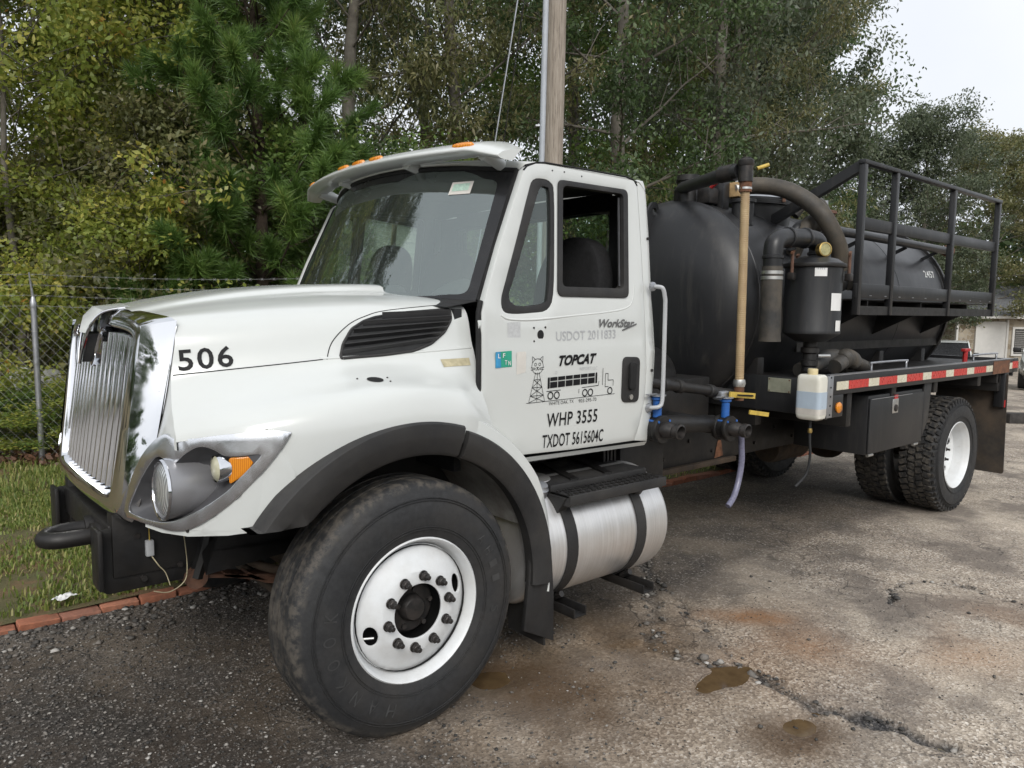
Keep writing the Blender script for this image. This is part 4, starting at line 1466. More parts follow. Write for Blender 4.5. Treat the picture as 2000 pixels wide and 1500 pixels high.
def front_wheel():
    w = empty('front_wheel', (0, -1.18, ZF), parent=truck)
    t = finish('tyre', tyre(RF, ZF), M['tyre'], w, 30)
    MB().lathe([(.262, .062), (.266, .05), (.270, .035), (.281, .014), (.287, -.002), (.294, -.008), (.300, -.004), (.302, .008), (.293, .016), (.285, .05), (.275, .10), (.27, .25)], (0, 0, 0), (0, 1, 0), 72).build('rim', M['white_wheel'], w, 50)
    holes = [circle(0, 0, .112, 40), circle(.212 * math.cos(math.radians(197)), .212 * math.sin(math.radians(197)), .026, 20, .042, math.radians(197)), circle(.212 * math.cos(math.radians(17)), .212 * math.sin(math.radians(17)), .026, 20, .042, math.radians(17))]
    panel('wheel_disc', circle(0, 0, .264, 72), holes, polar_disc(steer_depth), -.010, 0, M['white_wheel'], w, .022, 45, .002)
    MB().lathe([(.150, .20), (.112, .19), (.111, .06), (.100, .05), (.098, .05), (.058, .05), (.052, .022), (.044, .012), (.02, .008), (.001, .008)], (0, 0, 0), (0, 1, 0), 36).build('hub', M['hub'], w, 40)
    for k in range(5):
        a = 2 * PI * k / 5 + .3
        MB().cyl((.08 * math.cos(a), .03, .08 * math.sin(a)), (.08 * math.cos(a), .018, .08 * math.sin(a)), .011, n=6).build('hub_bolt', M['hub'], w, 30)
    MB().lathe([(.26, .03), (.26, .16)], (0, 0, 0), (0, 1, 0), 40).build('brake_drum', M['gap'], w, 40)
    MB().lathe([(.25, .15), (.002, .15)], (0, 0, 0), (0, 1, 0), 40).build('brake_backing', M['gap'], w, 40)
    nut = MB().lathe([(.021, .0), (.021, -.006)], (0, 0, 0), (0, 1, 0), 18, True, True)
    nut.lathe([(.0185, -.006), (.0185, -.024), (.0155, -.028)], (0, 0, 0), (0, 1, 0), 6, True, True)
    nut.lathe([(.0105, -.026), (.0105, -.044), (.008, -.046)], (0, 0, 0), (0, 1, 0), 12, True, True)
    nm = nut.mesh('lug_nut', .0012, 1)
    nm.materials.append(M['hub']); nm.shade_smooth(); nm.set_sharp_from_angle(angle=.6)
    for k in range(10):
        a = 2 * PI * k / 10 + .17
        o = bpy.data.objects.new('lug_nut', nm)
        link(o, w)
        o.location = (.146 * math.cos(a), -.012, .146 * math.sin(a))
        o.rotation_euler = (0, k * .37, 0)
    a = math.radians(197)
    MB().tube([(.235 * math.cos(a), .04, .235 * math.sin(a) - .004), (.200 * math.cos(a), .012, .2 * math.sin(a) - .010)], .005, 8).build('valve_stem', M['zinc'], w)
    return w
def ring_text(body, r, a0, da, size, parent, name, flip=False):
    """raised side-wall lettering, one letter after another clockwise from angle a0"""
    for i, ch in enumerate(body):
        a = a0 - i * da
        if ch == ' ': continue
        V, F = text2d(ch, size * .72, size, 0, .0)
        t = Vector((math.sin(a), 0, -math.cos(a)))      # clockwise seen from -Y with X to the right
        e = Vector((math.cos(a), 0, math.sin(a)))
        P = []
        for u, v in V:
            q = e * (r + v - size / 2) + t * (u - size * .36)
            rr = q.length
            y = float(np.interp(rr, [.325, .36, .40, .44, .477], [-.014, -.020, -.022, -.017, -.004])) - .0025
            P.append((q.x, y, q.z))
        MB().add(P, F).build(name, M['tyre_letter'], parent, 0, recalc=False)
M['tyre_letter'] = pmat('raised_tyre_lettering', (.045, .045, .045), .6, var=.2, vscale=20)
fw = front_wheel()
ring_text('HANKOOK', .396, math.radians(250), math.radians(13.5), .052, fw, 'sidewall_letter')
ring_text('AH11 S', .396, math.radians(38), math.radians(10), .04, fw, 'sidewall_letter')
c = copy_tree(fw, truck)
c.location = (0, 1.18, ZF)
c.rotation_euler = (0, 0, PI)

def rear_wheel(outer=True):
    w = empty('rear_wheel', (5.682, -1.195, ZR), parent=truck)
    finish('tyre', tyre(RR_, ZR, True), M['tyre'], w, 30)
    MB().lathe([(.262, .17), (.266, .15), (.270, .05), (.275, .03), (.284, .014), (.288, -.002), (.294, -.008), (.300, -.004), (.302, .008), (.293, .016), (.285, .05), (.275, .10), (.27, .25)], (0, 0, 0), (0, 1, 0), 72).build('rim', M['white_wheel'], w, 50)
    holes = [circle(0, 0, .112, 40)] + [circle(.215 * math.cos(k * PI * 2 / 5 + .4), .215 * math.sin(k * PI * 2 / 5 + .4), .024, 16, .036, k * PI * 2 / 5 + .4) for k in range(5)]
    panel('wheel_disc', circle(0, 0, .266, 72), holes, polar_disc(lambda r: float(np.interp(r, [0, .17, .20, .266], [.165, .165, .155, .12]))), -.01, 0, M['white_wheel'], w, .024, 45, .002)
    MB().lathe([(.112, .17), (.105, .14), (.10, .125), (.09, .12), (.05, .115), (.001, .115)], (0, 0, 0), (0, 1, 0), 32).build('hub', M['white_wheel'], w, 40)
    nut = MB().lathe([(.019, .0), (.019, -.022), (.015, -.026)], (0, 0, 0), (0, 1, 0), 6, True, True)
    nut.lathe([(.0105, -.026), (.0105, -.05)], (0, 0, 0), (0, 1, 0), 12, True, True)
    nm = nut.mesh('lug_nut', .0012, 1)
    nm.materials.append(M['hub']); nm.shade_smooth(); nm.set_sharp_from_angle(angle=.6)
    for k in range(10):
        a = 2 * PI * k / 10 + .1
        o = bpy.data.objects.new('lug_nut', nm)
        link(o, w)
        o.location = (.146 * math.cos(a), .155, .146 * math.sin(a))
    return w
rw = rear_wheel()
c = copy_tree(rw, truck); c.location = (5.682, -.515, ZR); c.rotation_euler = (0, 0, PI)
c = copy_tree(rw, truck); c.location = (5.682, 1.195, ZR); c.rotation_euler = (0, 0, PI)
c = copy_tree(rw, truck); c.location = (5.682, .515, ZR)
# ---------------------------------------------------------------- cab
# door outline in (x, z)
DOOR = [(.436, 1.225), (.426, 1.34), (.424, 1.545), (.436, 1.725), (.458, 1.781), (.557, 2.025), (.662, 2.253), (.722, 2.384), (.745, 2.404), (.80, 2.424), (.86, 2.432), (1.164, 2.436), (1.44, 2.437), (1.50, 2.428), (1.524, 2.40), (1.532, 2.251), (1.542, 1.925), (1.549, 1.624), (1.548, 1.431), (1.543, 1.265), (1.507, 1.128), (1.478, 1.045), (1.012, 1.048), (.655, 1.06), (.562, 1.13), (.50, 1.185)]
VENTW = crom([(.777, 2.344), (.845, 2.358), (.895, 2.344), (.912, 2.293), (.900, 2.047), (.879, 1.814), (.832, 1.74), (.739, 1.725), (.613, 1.719), (.560, 1.733), (.552, 1.783), (.582, 1.865), (.667, 2.079), (.741, 2.274)], 3, True)
VENTG = crom([(.828, 2.317), (.862, 2.322), (.885, 2.29), (.875, 2.045), (.848, 1.813), (.815, 1.771), (.678, 1.755), (.617, 1.768), (.602, 1.807), (.634, 1.878), (.732, 2.107), (.799, 2.268)], 3, True)
WIN = rpoly([(.938, 2.367), (1.441, 2.372), (1.415, 1.808), (.903, 1.806)], .035, 5)
WIN_IN = rpoly([(.966, 2.342), (1.405, 2.347), (1.380, 1.856), (.934, 1.853)], .03, 5)

def fix_smooth(o): return o

def make_door(near):
    d = panel('door', DOOR, [VENTW, WIN], cab_side, -.035, .004, M['white'], truck, .07, 35, .004)
    panel('door_trim', DOOR, [VENTW, WIN], cab_side, None, -.038, M['interior_dark'], d, .1, 0)
    vf = panel('vent_window_frame', VENTW, [VENTG], cab_side, -.03, .001, M['plastic'], d, .05, 35, .003)
    panel('vent_window', VENTG, [], cab_side, None, -.012, M['side_glass'], d, .08)
    panel('window_frame', WIN, [WIN_IN], cab_side, -.035, .012, M['plastic'], d, .05, 35, .005)
    # swage under the windows
    sw = crom([(.545, 1.712), (.60, 1.694), (.75, 1.693), (1.0, 1.712), (1.25, 1.732), (1.40, 1.755), (1.455, 1.80), (1.47, 1.88)], 6)
    MB().tube([cab_side(x, z, -.001) for x, z in sw], .007, 8).build('belt_crease', M['white'], d, 60)
    # lower sill strip
    MB().add([cab_side(.64, 1.044, .0), cab_side(1.59, 1.028, .0), cab_side(1.59, 1.006, -.012), cab_side(.66, 1.018, -.012), (.66, -.96, 1.018), (1.59, -.96, 1.006)], [(0, 1, 2, 3), (3, 2, 5, 4)]).build('sill_strip', M['white'], d, 0)
    # recessed handle
    hp = panel('handle_plate', rpoly([(1.352, 1.262), (1.352, 1.502), (1.487, 1.497), (1.487, 1.256)], .035, 5), [], cab_side, 0, .012, M['plastic'], d, .05, 35, .005)
    panel('handle_grip', rpoly([(1.395, 1.325), (1.395, 1.47), (1.445, 1.47), (1.445, 1.325)], .02, 4), [], cab_side, .010, .030, M['gap'], d, .05, 35, .006)
    MB().cyl(cab_side(1.42, 1.287, .01), cab_side(1.42, 1.287, .018), .014, n=16).build('lock', M['zinc'], d)
    # gap round the door
    g = [cab_side(x, z, -.002) for x, z in DOOR[13:22]]
    MB().tube(g, .0035, 6).build('door_gap', M['gap'], d, 60)
    g = [cab_side(x, z, .002) for x, z in [(.722, 2.384), (.745, 2.406), (.80, 2.428), (.86, 2.437), (1.164, 2.441), (1.44, 2.442), (1.50, 2.433), (1.527, 2.405)]]
    MB().tube(g, .0045, 6).build('door_gap', M['gap'], d, 60)
    g = [cab_side(x - .012, z, -.006) for x, z in [(.436, 1.20), (.426, 1.34), (.424, 1.545), (.436, 1.725), (.452, 1.775)]]
    MB().tube(g, .012, 8).build('hinge_gap', M['gap'], d, 60)
    for z in (1.30, 1.66):
        MB().box(cab_side(.422, z, -.002), (.02, .02, .06)).build('hinge', M['white'], d, 30, .003)
    return d

door = make_door(True)
far = mirror(door, truck)
# far window is wound up
panel('window_glass', WIN_IN, [], lambda u, v, d: (u, ys(v) - d, v), None, -.015, M['side_glass'], far, .1)
panel('window_pane_edge', rpoly([(1.372, 1.87), (1.392, 2.33), (1.397, 2.33), (1.377, 1.87)], .001), [], cab_side, -.02, -.012, M['galv'], door, .1)

# writing and marks on the near door
dm = lambda u, v, d: (u, ys(v) - .004 - d, v)
lettering('door_lettering', 'TOPCAT', .893, 1.470, .262, .052, dm, M['ink'], door, .35, .045, .02)
lettering('door_lettering', 'O', .868, 1.432, .014, .016, dm, M['ink_grey'], door, 0, -.01)
lettering('door_lettering', 'NSPORT, LLC', 1.035, 1.441, .128, .019, dm, M['ink_grey'], door, .1, -.01)
lettering('door_lettering', 'WHITE OAK, TX', .832, 1.281, .168, .019, dm, M['ink'], door, 0, -.006, .01)
lettering('door_lettering', '903-295-70', 1.035, 1.283, .128, .017, dm, M['ink'], door, 0, -.006, .01)
lettering('door_lettering', 'WHP 3555', .824, 1.178, .349, .067, dm, M['ink'], door, .08, .012, -.006, 1.08)
lettering('door_lettering', 'TXDOT 5615604C', .797, 1.078, .426, .065, dm, M['ink'], door, .05, .01, -.02, 1.05)
lettering('door_lettering', 'USDOT 2011833', .884, 1.590, .424, .047, dm, M['ink_grey'], door, 0, .01, .018)
M['emblem'] = pmat('tarnished_emblem', (.16, .16, .16), .4, metal=.4, var=.2, vscale=30)
lettering('model_emblem', 'WorkStar', 1.184, 1.655, .27, .042, dm, M['emblem'], door, .35, .03, .0, d=.004)
MB().bar(dm(1.36, 1.640, .004), dm(1.47, 1.672, .004), .004, .006).build('emblem_stroke', M['emblem'], door, 0)
# line drawing: cat-headed tower and tanker
def strokes(name, segs, w=.0024):
    mb = MB()
    for s in segs:
        for a, b in zip(s[:-1], s[1:]):
            a, b = Vector(a), Vector(b)
            e = b - a
            if e.length < 1e-6: continue
            n = Vector((-e.y, e.x)).normalized() * w / 2
            mb.add([dm(p.x, p.y, .0025) for p in (a - n, b - n, b + n, a + n)], [(0, 1, 2, 3)])
    return mb.build(name, M['ink'], door, 0, recalc=False)
def rect(x0, x1, z0, z1): return [(x0, z0), (x1, z0), (x1, z1), (x0, z1)]
G = 1.304
strokes('tower_drawing', [[(.688, G - .001), (1.30, G + .008)], [(.703, G), (.743, 1.446)], [(.805, G), (.765, 1.446)], [(.712, 1.336), (.796, 1.336)], [(.722, 1.375), (.786, 1.375)], [(.733, 1.412), (.775, 1.412)],
        [(.703, G), (.796, 1.336)], [(.805, G), (.712, 1.336)], [(.712, 1.336), (.786, 1.375)], [(.796, 1.336), (.722, 1.375)], [(.722, 1.375), (.775, 1.412)], [(.786, 1.375), (.733, 1.412)], [(.754, G), (.754, 1.446)],
        circle(.754, 1.475, .036, 20) + [(.79, 1.475)], [(.722, 1.492), (.720, 1.522), (.740, 1.508)], [(.786, 1.492), (.788, 1.522), (.768, 1.508)],
        circle(.741, 1.484, .007, 8) + [(.748, 1.484)], circle(.767, 1.484, .007, 8) + [(.774, 1.484)], [(.748, 1.470), (.760, 1.470), (.754, 1.463), (.748, 1.470)], [(.754, 1.463), (.744, 1.456)], [(.754, 1.463), (.764, 1.456)],
        [(.742, 1.466), (.712, 1.470)], [(.742, 1.462), (.714, 1.458)], [(.766, 1.466), (.796, 1.470)], [(.766, 1.462), (.794, 1.458)]])
tk = MB()
for k in range(6):
    for z0, z1 in ((1.366, 1.395), (1.400, 1.418)):
        x0 = .838 + k * .052
        tk.add([dm(x, z + .03 * (x - .83), .0025) for x, z in rect(x0, x0 + .047, z0, z1)], [(0, 1, 2, 3)])
tk.add([dm(x, z + .03 * (x - .83), .0025) for x, z in rpoly([(.822, 1.364), (.835, 1.364), (.835, 1.419), (.822, 1.419)], .008)], [tuple(range(20))])
tk.add([dm(x, z + .03 * (x - .83), .0025) for x, z in rpoly([(1.151, 1.364), (1.164, 1.364), (1.164, 1.419), (1.151, 1.419)], .008)], [tuple(range(20))])
tk.build('tanker_drawing', M['ink'], door, 0, recalc=False)
segs = []
for cx in (.842, .884, 1.078, 1.118, 1.262):
    segs.append(circle(cx, 1.330, .0165, 18) + [(cx + .0165, 1.330)])
strokes('tanker_drawing', segs, .006)
strokes('tanker_drawing', [[(.815, 1.352), (.91, 1.354)], [(1.035, 1.352), (1.035, 1.330)], [(1.055, 1.357), (1.175, 1.362), (1.178, 1.384)], [(1.205, 1.362), (1.205, 1.448)], [(1.225, 1.42), (1.245, 1.42), (1.245, 1.385), (1.285, 1.385), (1.285, 1.355)], [(1.225, 1.42), (1.225, 1.352), (1.25, 1.352)]], .003)
# door stickers, old mirror hole
sk_ = panel('door_sticker', [(.499, 1.476), (.596, 1.479), (.595, 1.552), (.499, 1.548)], [], dm, None, .0015, pmat('green_sticker', (.03, .33, .22), .4, var=.2, vscale=20), door, .05, 0)
panel('sticker_blue_half', [(.499, 1.476), (.532, 1.477), (.528, 1.549), (.499, 1.548)], [], dm, None, .0028, pmat('blue_sticker', (.05, .30, .55), .4, var=.3, vscale=25), door, .05, 0)
for ch, (u, v) in zip('LFTN', ((.512, 1.520), (.540, 1.522), (.552, 1.490), (.573, 1.486))):
    lettering('sticker_letter', ch, u, v, .014, .02, dm, M['paper'], door, 0, .02, d=.004)
panel('sticker_residue', rpoly([(.625, 1.44), (.625, 1.545), (.682, 1.547), (.682, 1.45)], .008), [], dm, None, .0012, M['ghost'], door, .05, 0)
panel('faded_square_sticker', [(.581, 1.611), (.659, 1.611), (.658, 1.682), (.581, 1.680)], [], dm, None, .0012, pmat('faded_grey_sticker', (.52, .53, .53), .5, var=.1, vscale=90), door, .05, 0)
panel('mirror_arm_hole', circle(.784, 1.622, .021, 20, .023), [], dm, None, .0015, M['gap'], door, .05, 0)
for x, z in ((.742, 1.655), (.815, 1.657), (.742, 1.592)):
    MB().cyl(dm(x, z, -.002), dm(x, z, .003), .005, n=8).build('screw', M['hub'], door)
for x, z in ((.905, 2.405), (.985, 2.408), (1.105, 2.402)):
    MB().cyl(dm(x, z, -.002), dm(x, z, .002), .004, n=8).build('screw', M['hub'], door)

# cab shell: rear side strip, back wall, roof, floor, A pillars
BACK = [(1.531, 2.437), (1.579, 2.435), (1.598, 2.40), (1.625, 2.177), (1.637, 1.873), (1.65, 1.651), (1.648, 1.484), (1.645, 1.315), (1.623, 1.146), (1.590, 1.03), (1.482, 1.045), (1.511, 1.128), (1.547, 1.265), (1.552, 1.431), (1.553, 1.624), (1.546, 1.925), (1.536, 2.251), (1.528, 2.40)]
def corner_side(u, v, d):
    y = ys(v)
    e = max(0, u - 1.57)
    return (u, y - d + 5.0 * e * e, v)
cab = empty('cab', parent=truck)
for s in (1, -1):
    o = panel('cab_corner', BACK, [], lambda u, v, d: (corner_side(u, v, d)[0], s * corner_side(u, v, d)[1], v), -.03, .002, M['white'], cab, .04, 40, .003)
for z in (2.13, 1.42):
    MB().cyl(cab_side(1.60, z, -.003), cab_side(1.60, z, .005), .008, n=12).build('screw', M['hub'], cab)
bw = MB()
V, F = [], []
for z in np.linspace(1.0, 2.42, 12):
    xe = float(np.interp(z, [1.03, 1.146, 1.315, 1.651, 1.873, 2.177, 2.42], [1.60, 1.63, 1.652, 1.657, 1.645, 1.63, 1.60]))
    for y in np.linspace(-1, 1, 15):
        V.append((xe + .012 * (1 - y * y), y * (abs(ys(z)) - .03), z))
for i in range(11):
    for j in range(14):
        if 5 <= i <= 9 and 2 <= j <= 11: continue
        a = i * 15 + j
        F.append((a, a + 1, a + 16, a + 15))
bw.add(V, F).build('back_wall', M['white'], cab, 50)
rg = MB()
rg.add([(1.64, -.72, 1.62), (1.64, .72, 1.62), (1.622, .72, 2.31), (1.622, -.72, 2.31)], [(0, 1, 2, 3)])
rg.build('rear_window', M['side_glass'], cab, 0)
# roof with soft crown
V, F = [], []
xs_ = np.linspace(0, 1, 16)
nU = 25
for i, a in enumerate(xs_):
    for k in range(nU):
        u = -1 + 2 * k / (nU - 1)
        e = 1 - abs(u) ** 2.6
        xfront = .80 - .30 * (1 - u * u)
        x = xfront + (1.60 - xfront) * a
        edge = 2.432 - .03 * (1 if a > .98 else 0) - .05 * max(0, a - .9) / .1 * .5
        z = edge + .065 * e * (1 - .35 * abs(2 * a - 1) ** 3)
        y = u * (.968 if True else 0)
        V.append((x, y, z))
for i in range(len(xs_) - 1):
    for k in range(nU - 1):
        a = i * nU + k
        F.append((a, a + 1, a + nU + 1, a + nU))
MB().add(V, F).build('roof', M['white'], cab, 60)
# roof lining
V, F = [], []
for i, a in enumerate(np.linspace(0, 1, 6)):
    for k in range(11):
        u = -1 + 2 * k / 10
        xfront = .86 - .28 * (1 - u * u)
        V.append((xfront + (1.60 - xfront) * a, u * .93, 2.385 + .03 * (1 - u * u)))
for i in range(5):
    for k in range(10):
        a = i * 11 + k
        F.append((a, a + 1, a + 12, a + 11))
MB().add(V, F).build('roof_lining', M['interior_dark'], cab, 60)
MB().bb(.50, 1.62, -.98, .98, 1.0, 1.03).build('floor', M['interior_dark'], cab, 0)
MB().bb(.36, .40, -.93, .93, 1.0, 1.74).build('firewall', M['interior_dark'], cab, 0)
MB().bb(1.585, 1.60, -.93, .93, 1.03, 1.72).build('rear_trim', M['interior_dark'], cab, 0)
MB().bb(1.575, 1.595, -.73, .73, 2.30, 2.40).build('rear_trim', M['interior_dark'], cab, 0)
MB().bb(1.575, 1.595, -.93, -.73, 1.6, 2.38).build('rear_trim', M['interior_dark'], cab, 0)
MB().bb(1.575, 1.595, .73, .93, 1.6, 2.38).build('rear_trim', M['interior_dark'], cab, 0)

# windshield
def shield(u, v, d):
    """u -1..1 across, v 0..1 up"""
    w = .945 - .05 * v
    c = 1 - abs(u) ** 2.2
    x = (.485 + .265 * v) - (.30 - .06 * v) * c
    z = 1.775 + .62 * v + (.03 + .02 * v) * c
    return (x - d * .85, u * w, z + d * .35)
SQ = [(-1, 0)] + [(-1 + 2 * t, 0) for t in np.linspace(.05, .95, 19)] + [(1, 0)] + [(1, t) for t in np.linspace(.1, .9, 9)] + [(1, 1)] + [(1 - 2 * t, 1) for t in np.linspace(.05, .95, 19)] + [(-1, 1)] + [(-1, 1 - t) for t in np.linspace(.1, .9, 9)]
SQI = rpoly([(-.945, .035), (-.2, .03), (.2, .03), (.945, .035), (.925, .92), (.2, .925), (-.2, .925), (-.925, .92)], .06, 4)
sh = panel('windshield', SQ, [], shield, None, 0, M['glass'], truck, .08, 60)
panel('windshield_border', SQ, [SQI], shield, None, .003, M['frit'], sh, .08, 60)
MB().tube([shield(-1, t, .004) for t in np.linspace(0, 1, 10)], .013, 8).build('windshield_seal', M['gap'], sh, 60)
MB().tube([shield(1, t, .004) for t in np.linspace(0, 1, 10)], .013, 8).build('windshield_seal', M['gap'], sh, 60)
MB().tube([shield(-1 + 2 * t, 1.0, .004) for t in np.linspace(0, 1, 24)], .011, 8).build('windshield_seal', M['gap'], sh, 60)
st1 = [(-.80, .80), (-.68, .785), (-.68, .885), (-.80, .90)]
panel('inspection_sticker', st1, [], shield, None, .004, M['ghost'], sh, .1, 0)
panel('inspection_sticker', [(-.785, .825), (-.695, .812), (-.695, .868), (-.785, .882)], [], shield, None, .006, pmat('pale_green_sticker', (.45, .62, .52), .5, var=.2, vscale=60), sh, .1, 0)
# header above the glass joining to the roof
V, F = [], []
N = 25
for k in range(N):
    u = -1 + 2 * k / (N - 1)
    a = shield(u, 1.0, -.004)
    xfront = .80 - .30 * (1 - u * u)
    b = (xfront, u * .968, 2.432 + .065 * (1 - abs(u) ** 2.6) * .65)
    m_ = tuple(np.array(a) * .5 + np.array(b) * .5 + np.array((-.012, 0, .008)))
    V += [a, m_, b]
for k in range(N - 1):
    for j in range(2):
        q = k * 3 + j
        F.append((q, q + 1, q + 4, q + 3))
MB().add(V, F).build('roof_header', M['white'], cab, 60)
# cowl below the glass
V, F = [], []
for k in range(N):
    u = -1 + 2 * k / (N - 1)
    a = shield(u, 0, .002)
    V += [a, (a[0] - .16, a[1] * .98, a[2] - .03)]
for k in range(N - 1):
    F.append((k * 2, k * 2 + 1, k * 2 + 3, k * 2 + 2))
MB().add(V, F).build('cowl', M['plastic'], cab, 60)

# inside the cab
def make_seat(y0):
    prof = crom([(-.25, 0), (-.25, .35), (-.235, .52), (-.17, .66), (-.06, .72), (.06, .72), (.17, .66), (.235, .52), (.25, .35), (.25, 0)], 4)
    s = panel('seat', prof, [], lambda u, v, d: (1.34 + .14 * v - d, y0 + u * 1.05, 1.42 + v), -.06, .06, M['seat'], truck, .06, 40, .03)
    MB().bb(.80, 1.32, y0 - .26, y0 + .26, 1.30, 1.46).build('seat_cushion', M['seat'], s, 40, .05, 3)
    MB().bb(.9, 1.25, y0 - .18, y0 + .18, 1.03, 1.30).build('seat_base', M['interior_dark'], s, 40, .02)
    return s
make_seat(-.62)
make_seat(.60)
db = MB()
V, F = [], []
for k in range(13):
    y = -.92 + k * 1.84 / 12
    c = 1 - (y / .92) ** 2
    V += [(.50 - .24 * c, y, 1.755), (.62 - .16 * c, y, 1.80), (.76 - .08 * c, y, 1.74), (.76 - .08 * c, y, 1.35)]
for k in range(12):
    for j in range(3):
        a = k * 4 + j
        F.append((a, a + 1, a + 5, a + 4))
db.add(V, F).build('dashboard', M['interior'], truck, 40)
sw_ = MB()
c = Vector((.93, -.52, 1.70)); nrm = Vector((.55, 0, .83)).normalized()
e1 = Vector((0, 1, 0)); e2 = nrm.cross(e1)
sw_.tube([c + (e1 * math.cos(t) + e2 * math.sin(t)) * .225 for t in np.linspace(0, 2 * PI, 40)], .015, 8, False)
swo = sw_.build('steering_wheel', M['interior_dark'], truck, 60)
MB().cyl(c - nrm * .3, c, .03, n=12).build('steering_column', M['interior_dark'], swo)
for t in (.3, PI - .3, -PI / 2):
    MB().tube([c, c + (e1 * math.cos(t) + e2 * math.sin(t)) * .22], .014, 8).build('spoke', M['interior_dark'], swo)
MB().lathe([(.0, .0), (.15, .004), (.158, .02), (.15, .035), (.0, .04)], (.56, -.60, 1.77), (-.62, 0, .78), 28).build('gauge_cowl', pmat('pale_dash_cover', (.36, .37, .36), .6), truck, 50)

# sun visor over the windshield
def visor(u, v):
    """u -1..1 across, v 0 lower rear lip .. 1 upper rear edge"""
    x0 = .405 + .185 * abs(u) ** 2.2
    z0 = 2.470 - .012 * abs(u) - .035 * max(0, abs(u) - .85) / .15
    y = u * .975
    P = crom([(.10, -.006), (.03, -.012), (-.03, -.002), (-.036, .016), (.02, .048), (.11, .070), (.20, .082)], 4)
    k = v * (len(P) - 1)
    i = min(int(k), len(P) - 2)
    a, b = P[i], P[i + 1]
    t = k - i
    s = 1 - .10 * abs(u) ** 3 - .25 * max(0, abs(u) - .85) / .15
    return (x0 + (a[0] + (b[0] - a[0]) * t) * s, y, z0 + (a[1] + (b[1] - a[1]) * t) * s)
V, F = [], []
nu, nv_ = 49, 25
for i in range(nu):
    u = -1 + 2 * i / (nu - 1)
    for j in range(nv_):
        V.append(visor(u, j / (nv_ - 1)))
n0 = len(V)
for i in range(nu):          # underside closing skin
    u = -1 + 2 * i / (nu - 1)
    a, b = visor(u, 0), visor(u, 1)
    for t in (.0, .33, .66, 1.0):
        V.append((a[0] + (b[0] - a[0]) * t, a[1], a[2] + (b[2] - a[2]) * t + .012 * math.sin(PI * t)))
for i in range(nu - 1):
    for j in range(nv_ - 1):
        a = i * nv_ + j
        F.append((a, a + 1, a + nv_ + 1, a + nv_))
    for j in range(3):
        a = n0 + i * 4 + j
        F.append((a, a + 1, a + 5, a + 4))
for i in (0, nu - 1):
    F.append(tuple(i * nv_ + j for j in range(nv_)) + tuple(n0 + i * 4 + j for j in (2, 1)))
vis = MB().add(V, F).build('sun_visor', M['white'], truck, 50)
lens = MB()
prof = [(1.0, -.004), (.97, .004), (.85, .009), (.5, .012), (.02, .013)]
for u in (-.80, -.18, 0.0, .18, .80):
    a, b, c2 = Vector(visor(u, .60)), Vector(visor(u, .64)), Vector(visor(u + .02, .60))
    tv, tu = (b - a).normalized(), (c2 - a).normalized()
    nn_ = tv.cross(tu).normalized()
    if nn_.x > 0 and nn_.z < 0 or nn_.z < 0: nn_ = -nn_
    mb = MB()
    V, F = [], []
    n = 24
    for r, h in prof:
        for k in range(n):
            t = 2 * PI * k / n
            V.append(a + tu * math.cos(t) * r * .060 + tv * math.sin(t) * r * .023 + nn_ * h)
    for i in range(len(prof) - 1):
        for k in range(n):
            p, q = i * n + k, i * n + (k + 1) % n
            F.append((p, q, q + n, p + n))
    F.append(tuple((len(prof) - 1) * n + k for k in range(n)))
    mb.add(V, F).build('marker_lamp', M['orange'], vis, 60)
for u in (-.86, -.36, .36, .86):
    a = visor(u, .04)
    mb = MB()
    pts = crom([(a[0] - .03, a[1], a[2] + .012), (a[0] + .05, a[1] * .985, a[2] - .012), (a[0] + .14, a[1] * .97, a[2] - .045)], 5)
    mb.tube(pts, [.036 - .010 * i / len(pts) for i in range(len(pts))], 12)
    mb.build('visor_bracket', M['white'], vis, 60)

# grab handle behind the door
h = crom([(1.585, -1.045, 1.872), (1.60, -1.09, 1.868), (1.612, -1.10, 1.85), (1.628, -1.10, 1.80)], 4) + crom([(1.630, -1.10, 1.70), (1.632, -1.10, 1.40), (1.630, -1.10, 1.26)], 3) + crom([(1.622, -1.10, 1.235), (1.60, -1.092, 1.222), (1.575, -1.045, 1.216)], 4)
gh = MB().tube(h, .0115, 12).build('grab_handle', pmat('light_grey_handle', (.45, .46, .47), .35, var=.05), truck, 60)
for z in (1.872, 1.216):
    MB().lathe([(.026, 0), (.024, -.012), (.014, -.016)], (1.58, -1.045, z), (0, 1, 0), 16, True, True).build('handle_foot', M['galv'], gh)

# ---------------------------------------------------------------- fuel tank and step
FY, FZ, FR = -.86, .585, .30
ft_ = MB().lathe([(.02, .0), (.20, .0), (.275, .012), (.293, .028), (.3, .05), (.3, .96), (.293, .982), (.275, .998), (.2, 1.01), (.02, 1.01)], (.66, FY, FZ), (1, 0, 0), 64, True, True).build('fuel_tank', M['alu'], truck, 35)
for x in (.905, 1.415):
    V, F = [], []
    n = 30
    for k in range(n + 1):
        t = math.radians(100 + 195 * k / n)
        cy, cz = math.cos(t), math.sin(t)
        for r, dx in ((.302, -.036), (.308, -.034), (.308, .034), (.302, .036)):
            V.append((x + dx, FY + r * cy, FZ + r * cz))
    for k in range(n):
        for j in range(3):
            a = k * 4 + j
            F.append((a, a + 1, a + 5, a + 4))
    MB().add(V, F).build('tank_strap', M['plastic'], ft_, 40)
    # J bracket under the tank, an open channel sticking out
    br = MB()
    br.bb(x - .04, x + .04, -1.22, -.46, .268, .276)
    br.bb(x - .044, x - .036, -1.22, -.46, .268, .315)
    br.bb(x + .036, x + .044, -1.22, -.46, .268, .315)
    br.build('tank_bracket', M['black'], ft_, 30, .002)
    MB().tube([(x, -1.03, .31), (x, -1.09, .345)], .016, 8).build('strap_bolt', M['hub'], ft_)
